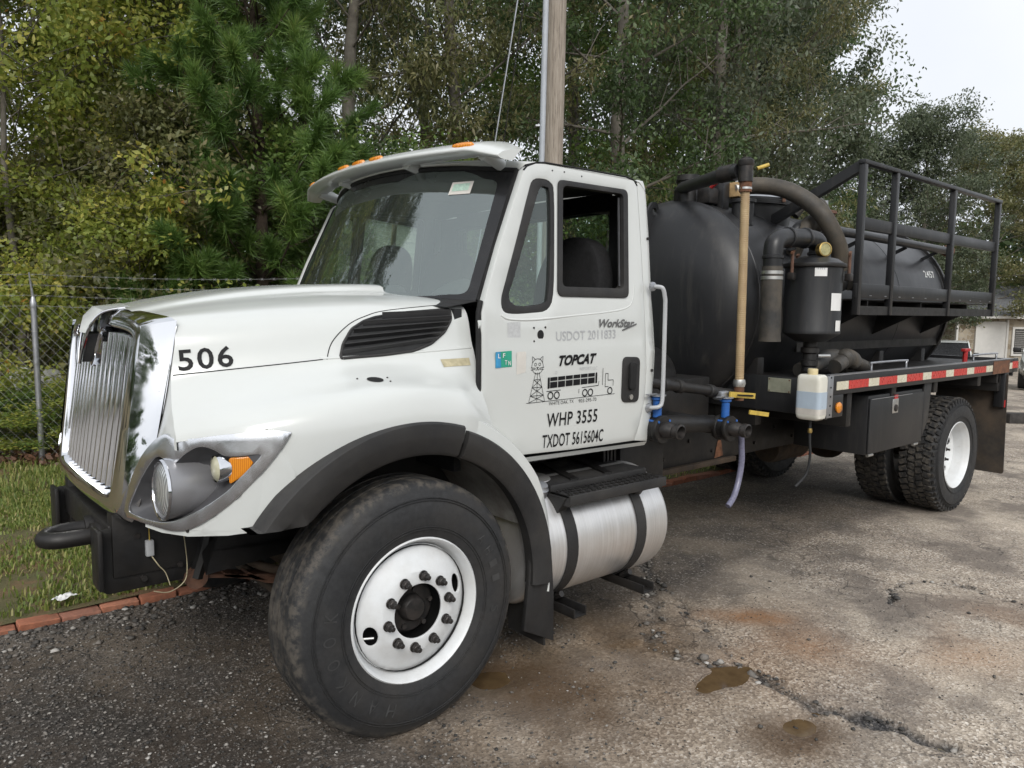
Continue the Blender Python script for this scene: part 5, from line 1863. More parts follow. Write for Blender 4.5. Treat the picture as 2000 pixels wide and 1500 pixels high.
MB().lathe([(.036, 0), (.04, .01), (.04, .05), (.034, .056), (.03, .07)], (.79, -1.03, .842), (0, -.4, .9), 14, True, True).build('filler_cap', M['galv'], ft_, 30)
MB().lathe([(.16, -.01), (.15, .004), (.09, .008), (.03, .010)], (.86, -.82, .884), (0, 0, 1), 36, False, True).build('sender_plate', M['alu'], ft_, 40)
MB().tube(crom([(.88, -.82, .90), (.86, -.80, .94), (.80, -.72, .95), (.70, -.60, .93), (.6, -.5, .95)], 5), .012, 8).build('fuel_line', M['interior_dark'], ft_, 60)
MB().tube(crom([(.92, -.80, .90), (.93, -.75, .945), (.95, -.62, .96), (.90, -.5, .97)], 5), .012, 8).build('fuel_line', M['interior_dark'], ft_, 60)
MB().box((.88, -.83, .905), (.05, .04, .03)).build('sender', M['hub'], ft_, 30, .005)
stp = MB().bb(.86, 1.58, -1.175, -1.045, .846, .858)
stp.bb(.86, 1.58, -1.185, -1.173, .81, .860)
stp.bb(.86, 1.58, -1.045, -1.02, .85, .885)
stp.bb(.86, .87, -1.18, -1.03, .805, .858)
step = stp.build('cab_step', M['plastic'], truck, 30, .003)
rs = random.Random(8)
for r in range(3):
    for k in range(17):
        x = .885 + k * .0405 + (r % 2) * .02
        MB().lathe([(.012, 0), (.014, .006), (.010, .007)], (x, -1.155 + r * .04, .857), (0, 0, 1), 8, False, False).build('grip_stud', M['black'], step, 0) if (r + k) % 1 == 0 else None
MB().bb(.84, 1.58, -1.02, -.60, .872, .884).build('tank_top_plate', M['plastic'], ft_, 30, .003)
for x in (1.05, 1.30):
    MB().bar((x, -1.02, .886), (x + .14, -.60, .90), .045, .012).build('plate_rib', M['black'], ft_, 30)
for x in (.88, 1.44):
    MB().prism([(-1.16, .846), (-1.02, .846), (-1.02, .80), (-1.10, .76)], lambda a, b: (x - .03, a, b), lambda a, b: (x + .03, a, b)).build('step_bracket', M['plastic'], step, 30, .003)
# ---------------------------------------------------------------- vacuum tank
TR, TZ, TX0, TX1 = .775, 1.805, 3.08, 6.36
tank = MB().lathe([(.02, -.285), (.25, -.278), (.45, -.25), (.60, -.20), (.70, -.135), (.755, -.06), (.775, .0), (.7755, .01), (.7755, TX1 - TX0 - .01), (.775, TX1 - TX0), (.755, TX1 - TX0 + .06), (.70, TX1 - TX0 + .135), (.60, TX1 - TX0 + .2), (.45, TX1 - TX0 + .25), (.02, TX1 - TX0 + .285)], (TX0, 0, TZ), (1, 0, 0), 96).build('vacuum_tank', M['tank'], truck, 50)
def tk_pt(x, a, r=TR):
    """a: degrees from straight up towards the near side"""
    t = math.radians(a)
    return (x, -r * math.sin(t), TZ + r * math.cos(t))
for x, w in ((TX0, .004), (4.2, .003), (5.35, .003), (TX1, .004)):
    MB().lathe([(TR - .002, -.006), (TR + w, -.002), (TR + w, .002), (TR - .002, .006)], (x, 0, TZ), (1, 0, 0), 80).build('weld_seam', M['tank'], tank, 60)
MB().lathe([(TR + .0, -.02), (TR + .028, -.02), (TR + .03, 0), (TR + .028, .02), (TR + .0, .02)], (TX1 + .02, 0, TZ), (1, 0, 0), 80).build('rear_ring', M['black'], tank, 50)
for x in (3.25, 4.2, 5.2, 6.1):
    MB().bb(x - .04, x + .04, -.70, .70, .93, 1.42).build('tank_saddle', M['black'], tank, 30, .005)
# lifting lug on the front head
lug = panel('lifting_lug', rpoly([(-.13, .0), (.0, .17), (.06, .17), (.085, .10), (.085, 0), (-.03, -.16), (-.06, -.16)], .025), [circle(.03, .10, .026, 14)], lambda u, v, d: (2.90 + u - .02, .05 + d, 2.39 + v), -.012, .012, M['tank'], tank, .2, 30, .002)
# manway
mw = MB().lathe([(.26, -.1), (.26, .14), (.285, .145), (.285, .175), (.27, .18), (.24, .215), (.12, .245), (.01, .25)], (3.86, -.22, TZ + .65), (0, -.08, 1), 40).build('manway', M['tank'], tank, 40)
MB().lathe([(.272, 0), (.285, .012), (.272, .024)], (3.86, -.234, TZ + .83), (0, -.08, 1), 40).build('manway_ring', M['galv'], mw, 50)
for k in range(6):
    a = k * PI / 3 + .2
    p = Vector((3.86 + .30 * math.cos(a), -.235 + .30 * math.sin(a), TZ + .785))
    MB().tube([p, p + Vector((0, 0, .09))], .014, 8).build('manway_bolt', M['rusty_steel'], mw)
    MB().bar(p + Vector((-.05, 0, .075)), p + Vector((.05, 0, .085)), .014, .014).build('wing_nut', M['rusty_steel'], mw, 0)
# square post and nozzle boxes on top at the front
po = MB().bb(3.25, 3.33, -.325, -.24, 2.42, 2.79).build('tank_post', M['tank'], tank, 30, .004)
MB().lathe([(.08, 0), (.08, .16), (.095, .165), (.095, .19)], (3.32, -.45, 2.38), (0, 0, 1), 20, False, True).build('nozzle', M['tank'], tank, 40)
MB().lathe([(.09, 0), (.09, .22), (.10, .22), (.10, .25)], (3.2, -.05, 2.50), (0, 0, 1), 20, False, True).build('vent_stack', M['tank'], tank, 40)
MB().lathe([(.07, 0), (.07, .22), (.085, .22), (.085, .26)], (3.12, -.10, 2.50), (0, 0, 1), 20, False, True).build('vent_stack', M['black'], tank, 40)
MB().bb(3.12, 3.24, -.30, -.18, 2.54, 2.66).build('valve_body', M['hub'], tank, 30, .02)
MB().tube([(3.15, -.28, 2.65), (3.13, -.36, 2.69)], .014, 8).build('valve_handle', M['red_paint'], tank)
# clutter on the tank top behind the manway
MB().tube(crom([(4.55, -.15, 2.60), (4.62, -.20, 2.70), (4.80, -.24, 2.71), (4.92, -.25, 2.62)], 6), .06, 12).build('top_elbow', M['rubber_hose'], tank, 60)
for x, y in ((4.45, -.1), (4.75, -.3), (5.1, -.2)):
    MB().lathe([(.05, 0), (.05, .12), (.065, .125), (.065, .15), (.03, .16)], (x, y, TZ + math.sqrt(TR ** 2 - y * y) - .03), (0, 0, 1), 16, False, True).build('relief_valve', M['rusty_steel'], tank, 40)
MB().cyl((5.6, .1, 2.55), (5.6, .1, 2.85), .022, n=10).build('whip_pipe', M['galv'], tank)
# tank number
lettering('tank_number', '2457', 5.98, .0, .24, .070, lambda u, v, d: tk_pt(u, 68 - math.degrees(v / TR), TR + d), M['paper'], tank, 0, .01, d=.003)

# ---------------------------------------------------------------- hose tray and railing
RY = -1.16
RX = [3.72, 4.24, 5.36, 6.44]
rack = empty('hose_rack', parent=truck)
BLK = M['tank']
for x in RX:
    MB().bb(x - .023, x + .023, RY - .005, RY + .04, 1.735, 2.785).build('post', BLK, rack, 30, .004)
MB().bb(RX[0] - .03, RX[-1] + .03, RY - .008, RY + .042, 2.785, 2.815).build('top_rail', BLK, rack, 30, .004)
MB().bb(RX[0] + .03, RX[-1] - .03, RY + .01, RY + .028, 2.338, 2.425).build('middle_rail', BLK, rack, 30, .004)
MB().bb(RX[0] - .028, RX[-1] + .028, RY + .004, RY + .035, 1.855, 1.958).build('bottom_rail', BLK, rack, 30, .004)
MB().bb(RX[0] - .02, RX[-1] + .02, RY + .036, -.66, 1.842, 1.848).build('tray_floor', M['black'], rack, 30)
for k in range(22):
    x = RX[0] + .06 + k * .122
    MB().bb(x - .015, x + .015, RY - .001, RY + .003, 1.872, 1.877).build('stitch_weld', M['galv'], rack, 0) if k % 2 else None
for x in (3.95, 4.9, 5.9):
    MB().prism([(RY + .04, 1.84), (-.70, 1.84), (-.70, 1.55), (RY + .04, 1.76)], lambda a, b: (x - .006, a, b), lambda a, b: (x + .006, a, b)).build('gusset', M['black'], rack, 0)
MB().bb(RX[0] - .02, RX[-1] + .02, RY + .006, RY + .03, 1.735, 1.80).build('skirt_plate', M['black'], rack, 30)
MB().bb(RX[0] - .02, RX[-1] + .02, -.72, -.70, 1.45, 1.84).build('inner_plate', M['black'], rack, 30)
MB().bar((RX[0] + .02, RY + .02, 2.79), (3.75, -.42, 2.445), .055, .07).build('front_stay', BLK, rack, 30)

# long pipe along the near shoulder of the tank
lp = MB().tube(crom([(3.55, -.72, 2.20), (3.55, -.74, 2.32), (3.62, -.75, 2.385), (3.78, -.75, 2.385)], 5) + [(4.5, -.75, 2.385), (6.40, -.75, 2.365)], .036, 14).build('shoulder_pipe', M['tank'], truck, 60)
MB().lathe([(.05, 0), (.056, .01), (.056, .06), (.05, .07)], (6.36, -.75, 2.365), (1, 0, 0), 18, True, True).build('pipe_cap', M['rust'], lp, 40)
for x in (4.6, 5.5, 6.2):
    MB().bar((x, -.73, 2.345), (x - .05, -.60, 2.27), .03, .03).build('pipe_stay', BLK, lp, 30)
MB().tube(crom([(3.62, -.70, 2.18), (3.60, -.76, 2.30), (3.66, -.80, 2.40), (3.80, -.80, 2.41)], 6), .058, 14).build('pipe_elbow_hose', M['tan_hose'], lp, 60)
MB().lathe([(.062, -.02), (.062, .02)], (3.82, -.795, 2.41), (1, 0, 0), 18).build('hose_clamp', M['zinc'], lp)

# ---------------------------------------------------------------- moisture trap canister and its plumbing
CX, CY = 3.28, -1.05
can = MB().lathe([(.03, 1.545), (.10, 1.55), (.17, 1.595), (.186, 1.605), (.188, 1.62), (.185, 1.63), (.185, 2.045), (.20, 2.05), (.20, 2.075), (.185, 2.08), (.15, 2.105), (.08, 2.125), (.02, 2.13)], (CX, CY, 0), (0, 0, 1), 48, True, True).build('moisture_trap', M['tank'], truck, 35)
MB().lathe([(.204, 0), (.208, .012), (.204, .024)], (CX, CY, 2.05), (0, 0, 1), 48).build('lid_band', M['black'], can, 50)
def on_can(u, v, d, r=.185):
    a = u
    return (CX + (r + d) * math.sin(a), CY - (r + d) * math.cos(a), v)
for a0, z0, w, h in ((-1.05, 1.985, .42, .055), (-.42, 1.76, .56, .115), (-.16, 1.625, .34, .07)):
    panel('label', dense([(a0, z0), (a0 + w, z0), (a0 + w, z0 + h), (a0, z0 + h)], 6), [], on_can, None, .003, M['paper'], can, .05, 0)
panel('label', dense([(-1.0, 2.028), (-.68, 2.028), (-.68, 2.04), (-1.0, 2.04)], 6), [], on_can, None, .003, M['ink_grey'], can, .1, 0)
for a in (-1.75, .55, 2.6):
    p = Vector(on_can(a, 2.08, .035))
    MB().tube([p + Vector((0, 0, -.09)), p + Vector((0, 0, .07))], .011, 8).build('clamp_bolt', M['rusty_steel'], can)
    MB().bar(p + Vector((-.045, -.02, .055)), p + Vector((.05, .02, .075)), .016, .016).build('wing_nut', M['rust'], can, 0)
    MB().bb(p.x - .022, p.x + .022, p.y - .022, p.y + .022, p.z - .12, p.z - .07).build('clamp_ear', M['hub'], can, 30, .006)
# drain valve below
dv = MB().lathe([(.05, 0), (.045, .03), (.055, .04), (.055, .075), (.045, .08), (.045, .12), (.06, .13), (.06, .16), (.045, .17), (.045, .21)], (CX, CY, 1.345), (0, 0, 1), 20, True, True).build('drain_valve', M['black'], can, 35)
MB().tube([(CX + .05, CY - .03, 1.45), (CX + .14, CY - .07, 1.45)], .013, 8).build('drain_handle', M['zinc'], can)
# outlet elbow pipe over to the hanging hose
PX = 2.84
pp = crom([(3.36, -1.03, 2.12), (3.36, -1.03, 2.19), (3.32, -1.03, 2.235), (3.22, -1.02, 2.245)], 5) + [(3.0, -1.01, 2.235)] + crom([(2.92, -1.0, 2.225), (2.855, -1.0, 2.19), (PX, -1.0, 2.12), (PX, -1.0, 2.02)], 5)
op = MB().tube(pp, .062, 18).build('outlet_pipe', M['tank'], truck, 60)
for p, d_ in (((3.19, -1.02, 2.244), (1, 0, 0)), ((2.99, -1.01, 2.235), (1, 0, 0)), ((PX, -1.0, 2.10), (0, 0, 1)), ((3.36, -1.03, 2.15), (0, 0, 1))):
    MB().lathe([(.063, -.012), (.070, -.008), (.070, .008), (.063, .012)], p, d_, 20).build('pipe_collar', M['tank'], op, 40)
hh = MB().tube([(PX, -1.0, 2.04), (PX, -1.0, 1.8), (PX + .005, -1.0, 1.60), (PX + .005, -1.0, 1.555)], [.066, .067, .068, .071], 20).build('hanging_hose', M['rubber_hose'], truck, 60)
for z in (2.0, 1.965):
    MB().lathe([(.0675, -.011), (.070, -.010), (.070, .010), (.0675, .011)], (PX, -1.0, z), (0, 0, 1), 24).build('hose_clamp', M['zinc'], hh, 40)
# pressure gauge
gg = Vector((3.235, -1.14, 2.165)); ga = Vector((-.45, -.88, .05)).normalized()
gz = MB().lathe([(.045, -.035), (.048, 0), (.048, .012), (.040, .014)], gg, ga, 28, True, False).build('gauge', M['brass'], can, 40)
MB().lathe([(.040, .010), (.002, .010)], gg, ga, 24).build('gauge_face', pmat('yellowed_gauge_face', (.36, .33, .16), .3, var=.3, vscale=60), can)
MB().cyl((3.235, -1.12, 2.09), (3.235, -1.12, 2.13), .014, n=8).build('gauge_stem', M['hub'], can)
# side inlet and the big arched hose
inl = MB().tube(crom([(3.45, -1.04, 1.955), (3.60, -1.02, 1.955), (3.73, -1.01, 1.96), (3.77, -1.0, 1.99), (3.77, -.99, 2.10)], 5), .062, 18).build('inlet_pipe', M['tank'], can, 60)
MB().lathe([(.066, -.03), (.072, -.025), (.072, .025), (.066, .03)], (3.63, -1.015, 1.956), (1, 0, 0), 20, True, True).build('pipe_collar', M['black'], can, 40)
MB().cyl((3.74, -1.07, 1.96), (3.80, -1.09, 1.955), .05, n=18).build('tee_cap', M['tan_hose'], can)
arch = crom([(3.38, -.345, 2.655), (3.45, -.46, 2.685), (3.53, -.64, 2.65), (3.575, -.80, 2.56), (3.60, -.92, 2.445), (3.66, -.98, 2.31), (3.73, -1.0, 2.18), (3.765, -.995, 2.06)], 8)
ah = MB().tube(arch, .061, 20).build('suction_hose', M['tan_hose'], truck, 60)
for p in (2, 4):
    q = Vector(arch[p]); d_ = (Vector(arch[p + 1]) - q)
    MB().lathe([(.062, -.011), (.066, -.010), (.066, .010), (.062, .011)], q, d_, 24).build('hose_clamp', M['zinc'], ah, 40)
for z in (2.15, 2.105):
    MB().lathe([(.062, -.012), (.066, -.011), (.066, .011), (.062, .012)], (3.775, -.988, z), (.06, 0, 1), 24).build('hose_clamp', M['zinc'], ah, 40)
MB().bb(3.335, 3.42, -.40, -.29, 2.60, 2.71).build('hose_block', pmat('weathered_pine_block', (.40, .27, .13), .8, var=.25, vscale=22), ah, 30, .012)

# ---------------------------------------------------------------- yellowed stand pipe hose
n = 420
pts = [(2.44 - .022 * t, -1.05, 1.28 + 1.19 * t) for t in np.linspace(0, 1, n)]
spp = MB().tube(pts, [.0262 + .0009 * math.sin(i * 2 * PI / 4.0) for i in range(n)], 16).build('ribbed_stand_hose', M['yellow_hose'], truck, 60)
MB().cyl((2.417, -1.05, 2.46), (2.417, -1.05, 2.53), .037, n=18).build('hose_band', M['rust'], spp)
MB().lathe([(.038, 0), (.038, .012)], (2.418, -1.05, 2.475), (0, 0, 1), 18).build('hose_clamp', M['zinc'], spp)
MB().lathe([(.034, 0), (.039, .02), (.034, .045)], (2.44, -1.05, 1.285), (0, 0, 1), 18).build('hose_clamp', M['zinc'], spp)
MB().tube([(2.44, -1.05, 1.20), (2.44, -1.05, 1.30)], .031, 14).build('hose_tail', M['rust'], spp)
tee = MB().tube([(2.415, -1.05, 2.52), (2.412, -1.05, 2.645)], .043, 18)
tee.lathe([(.043, 0), (.048, .01), (.048, .035), (.043, .04)], (2.412, -1.05, 2.61), (0, 0, 1), 18)
te = tee.build('pipe_tee', M['hub'], spp, 40)
MB().tube([(2.412, -1.05, 2.64), (2.412, -1.05, 2.662)], .03, 12).build('pipe_plug', M['hub'], spp)
up = crom([(2.415, -1.0, 2.59), (2.43, -.90, 2.59), (2.45, -.85, 2.585)], 4) + [(2.98, -.20, 2.655)] + crom([(3.05, -.11, 2.665), (3.10, -.05, 2.655), (3.11, -.04, 2.60), (3.11, -.04, 2.48)], 4)
uo = MB().tube(up, .042, 16).build('overhead_pipe', M['tank'], truck, 60)
MB().tube([(2.43, -.965, 2.59), (2.44, -.86, 2.588)], .052, 16).build('union', M['hub'], uo, 40)
MB().tube([(3.09, -.065, 2.66), (3.11, -.04, 2.585)], .052, 14).build('union', M['black'], uo, 40)
MB().tube([(2.47, -1.09, 2.60), (2.53, -1.13, 2.625)], .011, 8).build('cock_handle', M['yellow_paint'], uo)

# ---------------------------------------------------------------- pump clutter and valves behind the cab
pump = MB().bb(1.95, 2.75, -.62, -.1, .95, 1.30)
pump.lathe([(.2, 0), (.22, .04), (.22, .5), (.2, .54)], (2.0, -.30, 1.28), (1, 0, 0), 24, True, True)
pump.build('vacuum_pump', M['black'], truck, 40, .01)
mf = MB().tube([(1.65, -.95, 1.105), (2.28, -.98, 1.06)], .052, 18).build('manifold_pipe', M['black'], truck, 60)
def gate_valve(x, z, blue):
    v = empty('butterfly_valve', parent=truck)
    v.scale = (.78, .78, .78)
    v.location = (x, -1.02, z)
    x0_, z0_ = x, z
    x, z = 0.0, 0.0
    MB().lathe([(.095, 0), (.10, .01), (.10, .03), (.095, .04)], (x, 0.02, z), (0, -1, 0), 28, True, True).build('valve_flange', M['black'], v, 40)
    MB().lathe([(.088, 0), (.088, .045)], (x, -.02, z), (0, -1, 0), 28, True, True).build('valve_body', M['black'], v, 40)
    MB().lathe([(.095, 0), (.10, .01), (.10, .03), (.095, .04)], (x, -.065, z), (0, -1, 0), 28, True, True).build('valve_flange', M['black'], v, 40)
    MB().lathe([(.056, 0), (.060, .03), (.055, .05), (.048, .08), (.056, .09), (.056, .125), (.044, .13), (.040, .08)], (x, -.105, z), (.25, -1, -.03), 26).build('coupling', M['hub'], v, 40)
    MB().lathe([(.032, 0), (.032, .12), (.045, .125), (.045, .15)], (x, -.04, z + .085), (0, 0, 1), 20, False, True).build('valve_neck', M['blue_paint'], v, 40)
    MB().lathe([(.06, 0), (.06, .008)], (x, -.04, z + .235), (0, 0, 1), 24, True, True).build('index_plate', M['galv'], v, 40)
    MB().bar((x - .02, -.04, z + .25), (x - .16, -.08, z + .255), .026, .008).build('valve_lever', M['galv'], v, 0)
    for k in range(4):
        a = PI / 4 + k * PI / 2
        MB().cyl((x + .085 * math.cos(a), -.11, z + .085 * math.sin(a)), (x + .085 * math.cos(a), -.0 + .03, z + .085 * math.sin(a)), .010, n=6).build('flange_bolt', M['blue_paint'] if k < 2 else M['hub'], v, 30)
    return v
gate_valve(1.65, 1.095, True)
gate_valve(2.30, 1.04, True)
MB().tube([(1.30, -.70, 1.06), (1.65, -.96, 1.09)], .05, 16).build('valve_pipe', M['black'], truck, 60)
MB().tube([(2.30, -1.0, 1.04), (2.32, -.4, 1.05)], .05, 16).build('valve_pipe', M['black'], truck, 60)
bp_ = MB().tube([(1.66, -.92, 1.345), (1.80, -.95, 1.325), (2.30, -1.0, 1.255), (2.44, -1.02, 1.235)], .030, 12).build('bleed_pipe', M['black'], truck, 40)
for x, y, z in ((1.83, -.952, 1.322), (2.22, -.993, 1.266), (1.95, -.965, 1.305)):
    MB().lathe([(.034, -.02), (.04, -.015), (.04, .015), (.034, .02)], (x, y, z), (1, -.08, -.14), 14, True, True).build('union', M['black'], bp_, 40)
MB().bb(2.26, 2.34, -1.05, -.98, 1.21, 1.265).build('cock_body', M['galv'], bp_, 30, .01)
MB().bar((2.32, -1.065, 1.245), (2.56, -1.085, 1.222), .012, .034).build('cock_lever', M['yellow_paint'], bp_, 30)
MB().bar((2.36, -1.092, 1.241), (2.53, -1.095, 1.226), .003, .010).build('lever_mark', M['ink'], bp_, 0)
MB().bar((2.44, -1.13, 1.135), (2.60, -1.16, 1.11), .012, .026).build('small_cock_lever', M['yellow_paint'], bp_, 30)
ch_ = crom([(2.44, -1.08, 1.0), (2.445, -1.08, .93), (2.455, -1.08, .82), (2.43, -1.08, .70), (2.37, -1.09, .61), (2.31, -1.09, .56)], 8)
MB().tube(ch_, .019, 12).build('drain_hose', M['clear_hose'], truck, 60)
for x, z in ((1.66, 1.38), (1.69, 1.34)):
    MB().lathe([(.04, -.03), (.055, 0), (.04, .03)], (x, -.86, z), (1, .2, 0), 14, True, True).build('rusty_union', M['rust'], truck, 40)
# side box below the cab corner and bracket plates on the frame
MB().bb(1.62, 2.02, -.82, -.48, .66, .98).build('battery_box', M['black'], truck, 30, .012)
for k in range(4):
    MB().bb(1.50 + k * .03, 1.515 + k * .03, -.80, -.5, .66, 1.0).build('box_rib', M['black'], truck, 30)
MB().add([(3.05, -.474, .67), (3.16, -.474, .68), (3.14, -.474, .76), (3.11, -.474, .84), (3.08, -.474, .78)], [(0, 1, 2, 3, 4)]).build('rust_stain', M['rust'], truck, 0)
MB().bb(2.1, 3.3, -.50, -.38, .625, .665).build('frame_doubler', M['grime'], truck, 30, .008)

# ---------------------------------------------------------------- flat bed
BX0, BX1, BYE = 3.20, 6.86, -1.24
bed = empty('bed', parent=truck)
MB().bb(BX0, BX1, -1.20, 1.20, 1.235, 1.30).build('deck', M['black'], bed, 30, .004)
for s in (-1, 1):
    MB().bb(BX0, BX1, s * 1.205, s * 1.24, 1.195, 1.325).build('side_rail', M['tank'], bed, 30, .004)
MB().bb(BX0, BX1, -1.243, -1.20, 1.326, 1.334).build('rail_top_edge', M['galv'], bed, 0)
MB().bb(BX0 - .03, BX0, -1.24, 1.24, 1.055, 1.30).build('front_plate', M['tank'], bed, 30, .004)
MB().bb(BX1, BX1 + .03, -1.24, 1.24, 1.16, 1.33).build('rear_plate', M['tank'], bed, 30, .004)
MB().bb(BX1 - .55, BX1 - .10, -1.2425, -1.2405, 1.20, 1.32).build('rusted_patch', M['rust'], bed, 0)
pn = MB().bb(BX0 - .036, BX0 - .031, -.985, -.815, 1.192, 1.290).build('blank_plate', pmat('yellowed_aluminium_plate', (.42, .43, .33), .4, metal=.4, var=.2, vscale=14), bed, 0)
for y in (-.975, -.825):
    for z in (1.20, 1.28):
        MB().cyl((BX0 - .039, y, z), (BX0 - .036, y, z), .005, n=8).build('plate_rivet', M['rust'], bed, 0)
tx = BX0 + .10
k = 0
while tx < BX1 - .58:
    L = (.17, .30)[k % 2] if tx > BX0 + .05 else .17
    L = min(L, BX1 - .56 - tx)
    MB().bb(tx, tx + L - .004, -1.2445, -1.2412, 1.228, 1.285).build('reflective_tape', M['tape_red'] if k % 2 else M['tape_white'], bed, 0)
    tx += L
    k += 1
MB().bb(BX1 - .105, BX1 - .03, -1.2445, -1.2412, 1.232, 1.292).build('reflective_tape', M['tape_white'], bed, 0)
MB().bb(BX1 - .028, BX1 + .14, -1.2445, -1.2412, 1.236, 1.302).build('reflective_tape', M['tape_red'], bed, 0)
MB().bb(BX1, BX1 + .15, -1.241, -1.20, 1.195, 1.33).build('tail_extension', M['tank'], bed, 30, .003)
for x in (3.96, 6.0):
    MB().tube(crom([(x, -1.17, 1.30), (x, -1.17, 1.375), (x + .015, -1.17, 1.385), (x + .58, -1.17, 1.385), (x + .60, -1.17, 1.37), (x + .60, -1.17, 1.30)], 4), .009, 8).build('bed_loop', M['galv'], bed, 60)
# end bracket with amber lamp next to the jug
eb = MB().bb(BX0 - .02, BX0 + .20, -1.245, -1.215, 1.045, 1.195).build('lamp_bracket', M['tank'], bed, 30, .004)
MB().bb(BX0 - .06, BX0 - .02, -1.25, -1.16, 1.04, 1.325).build('corner_post', M['tank'], bed, 30, .004)
MB().lathe([(.036, 0), (.038, .010), (.030, .018), (.002, .021)], (BX0 + .125, -1.246, 1.11), (0, -1, 0), 24).build('side_lamp', M['orange'], bed, 40)
# coiled black hoses lying behind the jug
MB().tube(crom([(3.26, -1.0, 1.34), (3.45, -1.02, 1.40), (3.62, -1.04, 1.43), (3.78, -1.02, 1.40), (3.90, -.98, 1.34)], 6), .062, 16).build('bed_hose', M['rubber_hose'], bed, 60)
MB().tube(crom([(3.50, -1.12, 1.37), (3.66, -1.11, 1.41), (3.80, -1.08, 1.40), (4.05, -1.04, 1.36), (4.2, -1.02, 1.33)], 6), .052, 16).build('bed_hose', M['rubber_hose'], bed, 60)
n = 40
pts = crom([(3.62, -1.10, 1.40), (3.70, -1.10, 1.425), (3.80, -1.08, 1.415), (3.86, -1.07, 1.40)], 13)
MB().tube(pts, [.062 + .006 * (i % 2) for i in range(len(pts))], 16).build('bed_hose_cuff', M['rubber_hose'], bed, 60)
# red jack handle near the tank's tail
MB().tube([(6.30, -1.0, 1.30), (6.30, -1.0, 1.41)], .022, 8).build('red_post', M['red_paint'], bed)
MB().bb(6.24, 6.38, -1.02, -.98, 1.40, 1.43).build('red_bar', M['red_paint'], bed, 30, .006)

# translucent fluid jug on the front corner
JX0, JX1, JY0, JY1 = 2.975, 3.09, -1.295, -1.125
def jug_part(name, z0, z1, mat, grow, par):
    poly = rpoly([(JX0 - grow, JY0 - grow), (JX1 + grow, JY0 - grow), (JX1 + grow, JY1 + grow), (JX0 - grow, JY1 + grow)], .03, 5)
    return MB().prism(poly, lambda a, b: (a, b, z0), lambda a, b: (a, b, z1)).build(name, mat, par, 40)
jp = rpoly([(JX0, JY0), (JX1, JY0), (JX1, JY1), (JX0, JY1)], .03, 5)
mj = MB()
levels = [(1.050, .75), (1.062, .94), (1.085, 1.0), (1.310, 1.0), (1.333, .96), (1.345, .80)]
V, F = [], []
cx, cy = (JX0 + JX1) / 2, (JY0 + JY1) / 2
for z, s in levels:
    V += [(cx + (a - cx) * s, cy + (b - cy) * s, z) for a, b in jp]
m_ = len(jp)
for i in range(len(levels) - 1):
    for k in range(m_):
        a, b = i * m_ + k, i * m_ + (k + 1) % m_
        F.append((a, b, b + m_, a + m_))
F += [tuple(range(m_ - 1, -1, -1)), tuple((len(levels) - 1) * m_ + k for k in range(m_))]
jug = mj.add(V, F).build('fluid_jug', M['jug'], truck, 40)
jug_part('jug_fluid', 1.125, 1.235, M['jug_blue'], .0012, jug)
jug_part('jug_residue', 1.086, 1.125, M['jug_dirty'], .0010, jug)
MB().lathe([(.030, 0), (.032, .005), (.032, .035), (.028, .04)], (cx, cy, 1.343), (0, 0, 1), 20, False, True).build('jug_cap', pmat('cream_cap', (.62, .52, .30), .5), jug, 40)
MB().bb(3.09, 3.16, -1.290, -1.280, 1.06, 1.335).build('jug_bracket', M['galv'], jug, 30, .002)
for z in (1.08, 1.14, 1.20, 1.26, 1.325):
    MB().cyl((3.125, -1.293, z), (3.125, -1.289, z), .006, n=10).build('bracket_hole', M['gap'], jug, 0)
MB().tube(crom([(cx, cy, 1.055), (cx, cy, .99), (cx + .005, cy, .90), (cx + .02, cy, .80), (cx + .02, cy + .02, .68), (cx - .06, cy + .05, .60)], 6), .009, 8).build('jug_hose', M['interior_dark'], jug, 60)
MB().lathe([(.013, 0), (.016, .01), (.013, .03)], (cx, cy, .96), (0, 0, 1), 10, True, True).build('hose_fitting', M['brass'], jug, 40)

# tool box under the bed
tb = MB().bb(3.90, 4.86, -1.19, -.62, .705, 1.145).build('tool_box', M['tank'], truck, 30, .006)
td = MB().bb(3.905, 4.855, -1.205, -1.191, .715, 1.125).build('tool_box_door', M['tank'], tb, 30, .004)
MB().bb(3.92, 4.62, -1.21, -1.205, 1.118, 1.123).build('door_edge', M['galv'], tb, 0)
MB().box((4.32, -1.208, 1.045), (.10, .006, .11)).build('latch_plate', M['zinc'], tb, 30, .003)
MB().lathe([(.028, 0), (.026, .008), (.016, .010)], (4.32, -1.211, 1.03), (0, -1, 0), 16, False, True).build('latch', M['hub'], tb, 40)
MB().box((4.33, -1.207, 1.115), (.06, .004, .03)).build('latch_sticker', M['red_paint'], tb, 0)
MB().prism([(4.87, 1.19), (5.02, 1.19), (4.98, .88), (4.87, .74)], lambda a, b: (a, -1.20, b), lambda a, b: (a, -1.18, b)).build('box_wing', M['tank'], tb, 30, .003)
MB().bb(3.55, 3.62, -1.20, -.5, .95, 1.23).build('bed_outrigger', M['black'], bed, 30, .004)
for x in (3.98, 4.78):
    MB().cyl((x - .05, -1.19, .70), (x + .03, -1.19, .70), .012, n=10).build('hinge_pin', M['zinc'], tb)
for x in (4.3, 5.1, 6.1, 6.6):
    MB().bb(x - .04, x + .04, -1.2, 1.2, 1.10, 1.235).build('bed_bearer', M['black'], bed, 30, .004)
for s in (-1, 1):
    MB().bb(3.2, 6.8, s * .36, s * .46, .93, 1.10).build('sub_frame', M['black'], bed, 30, .004)
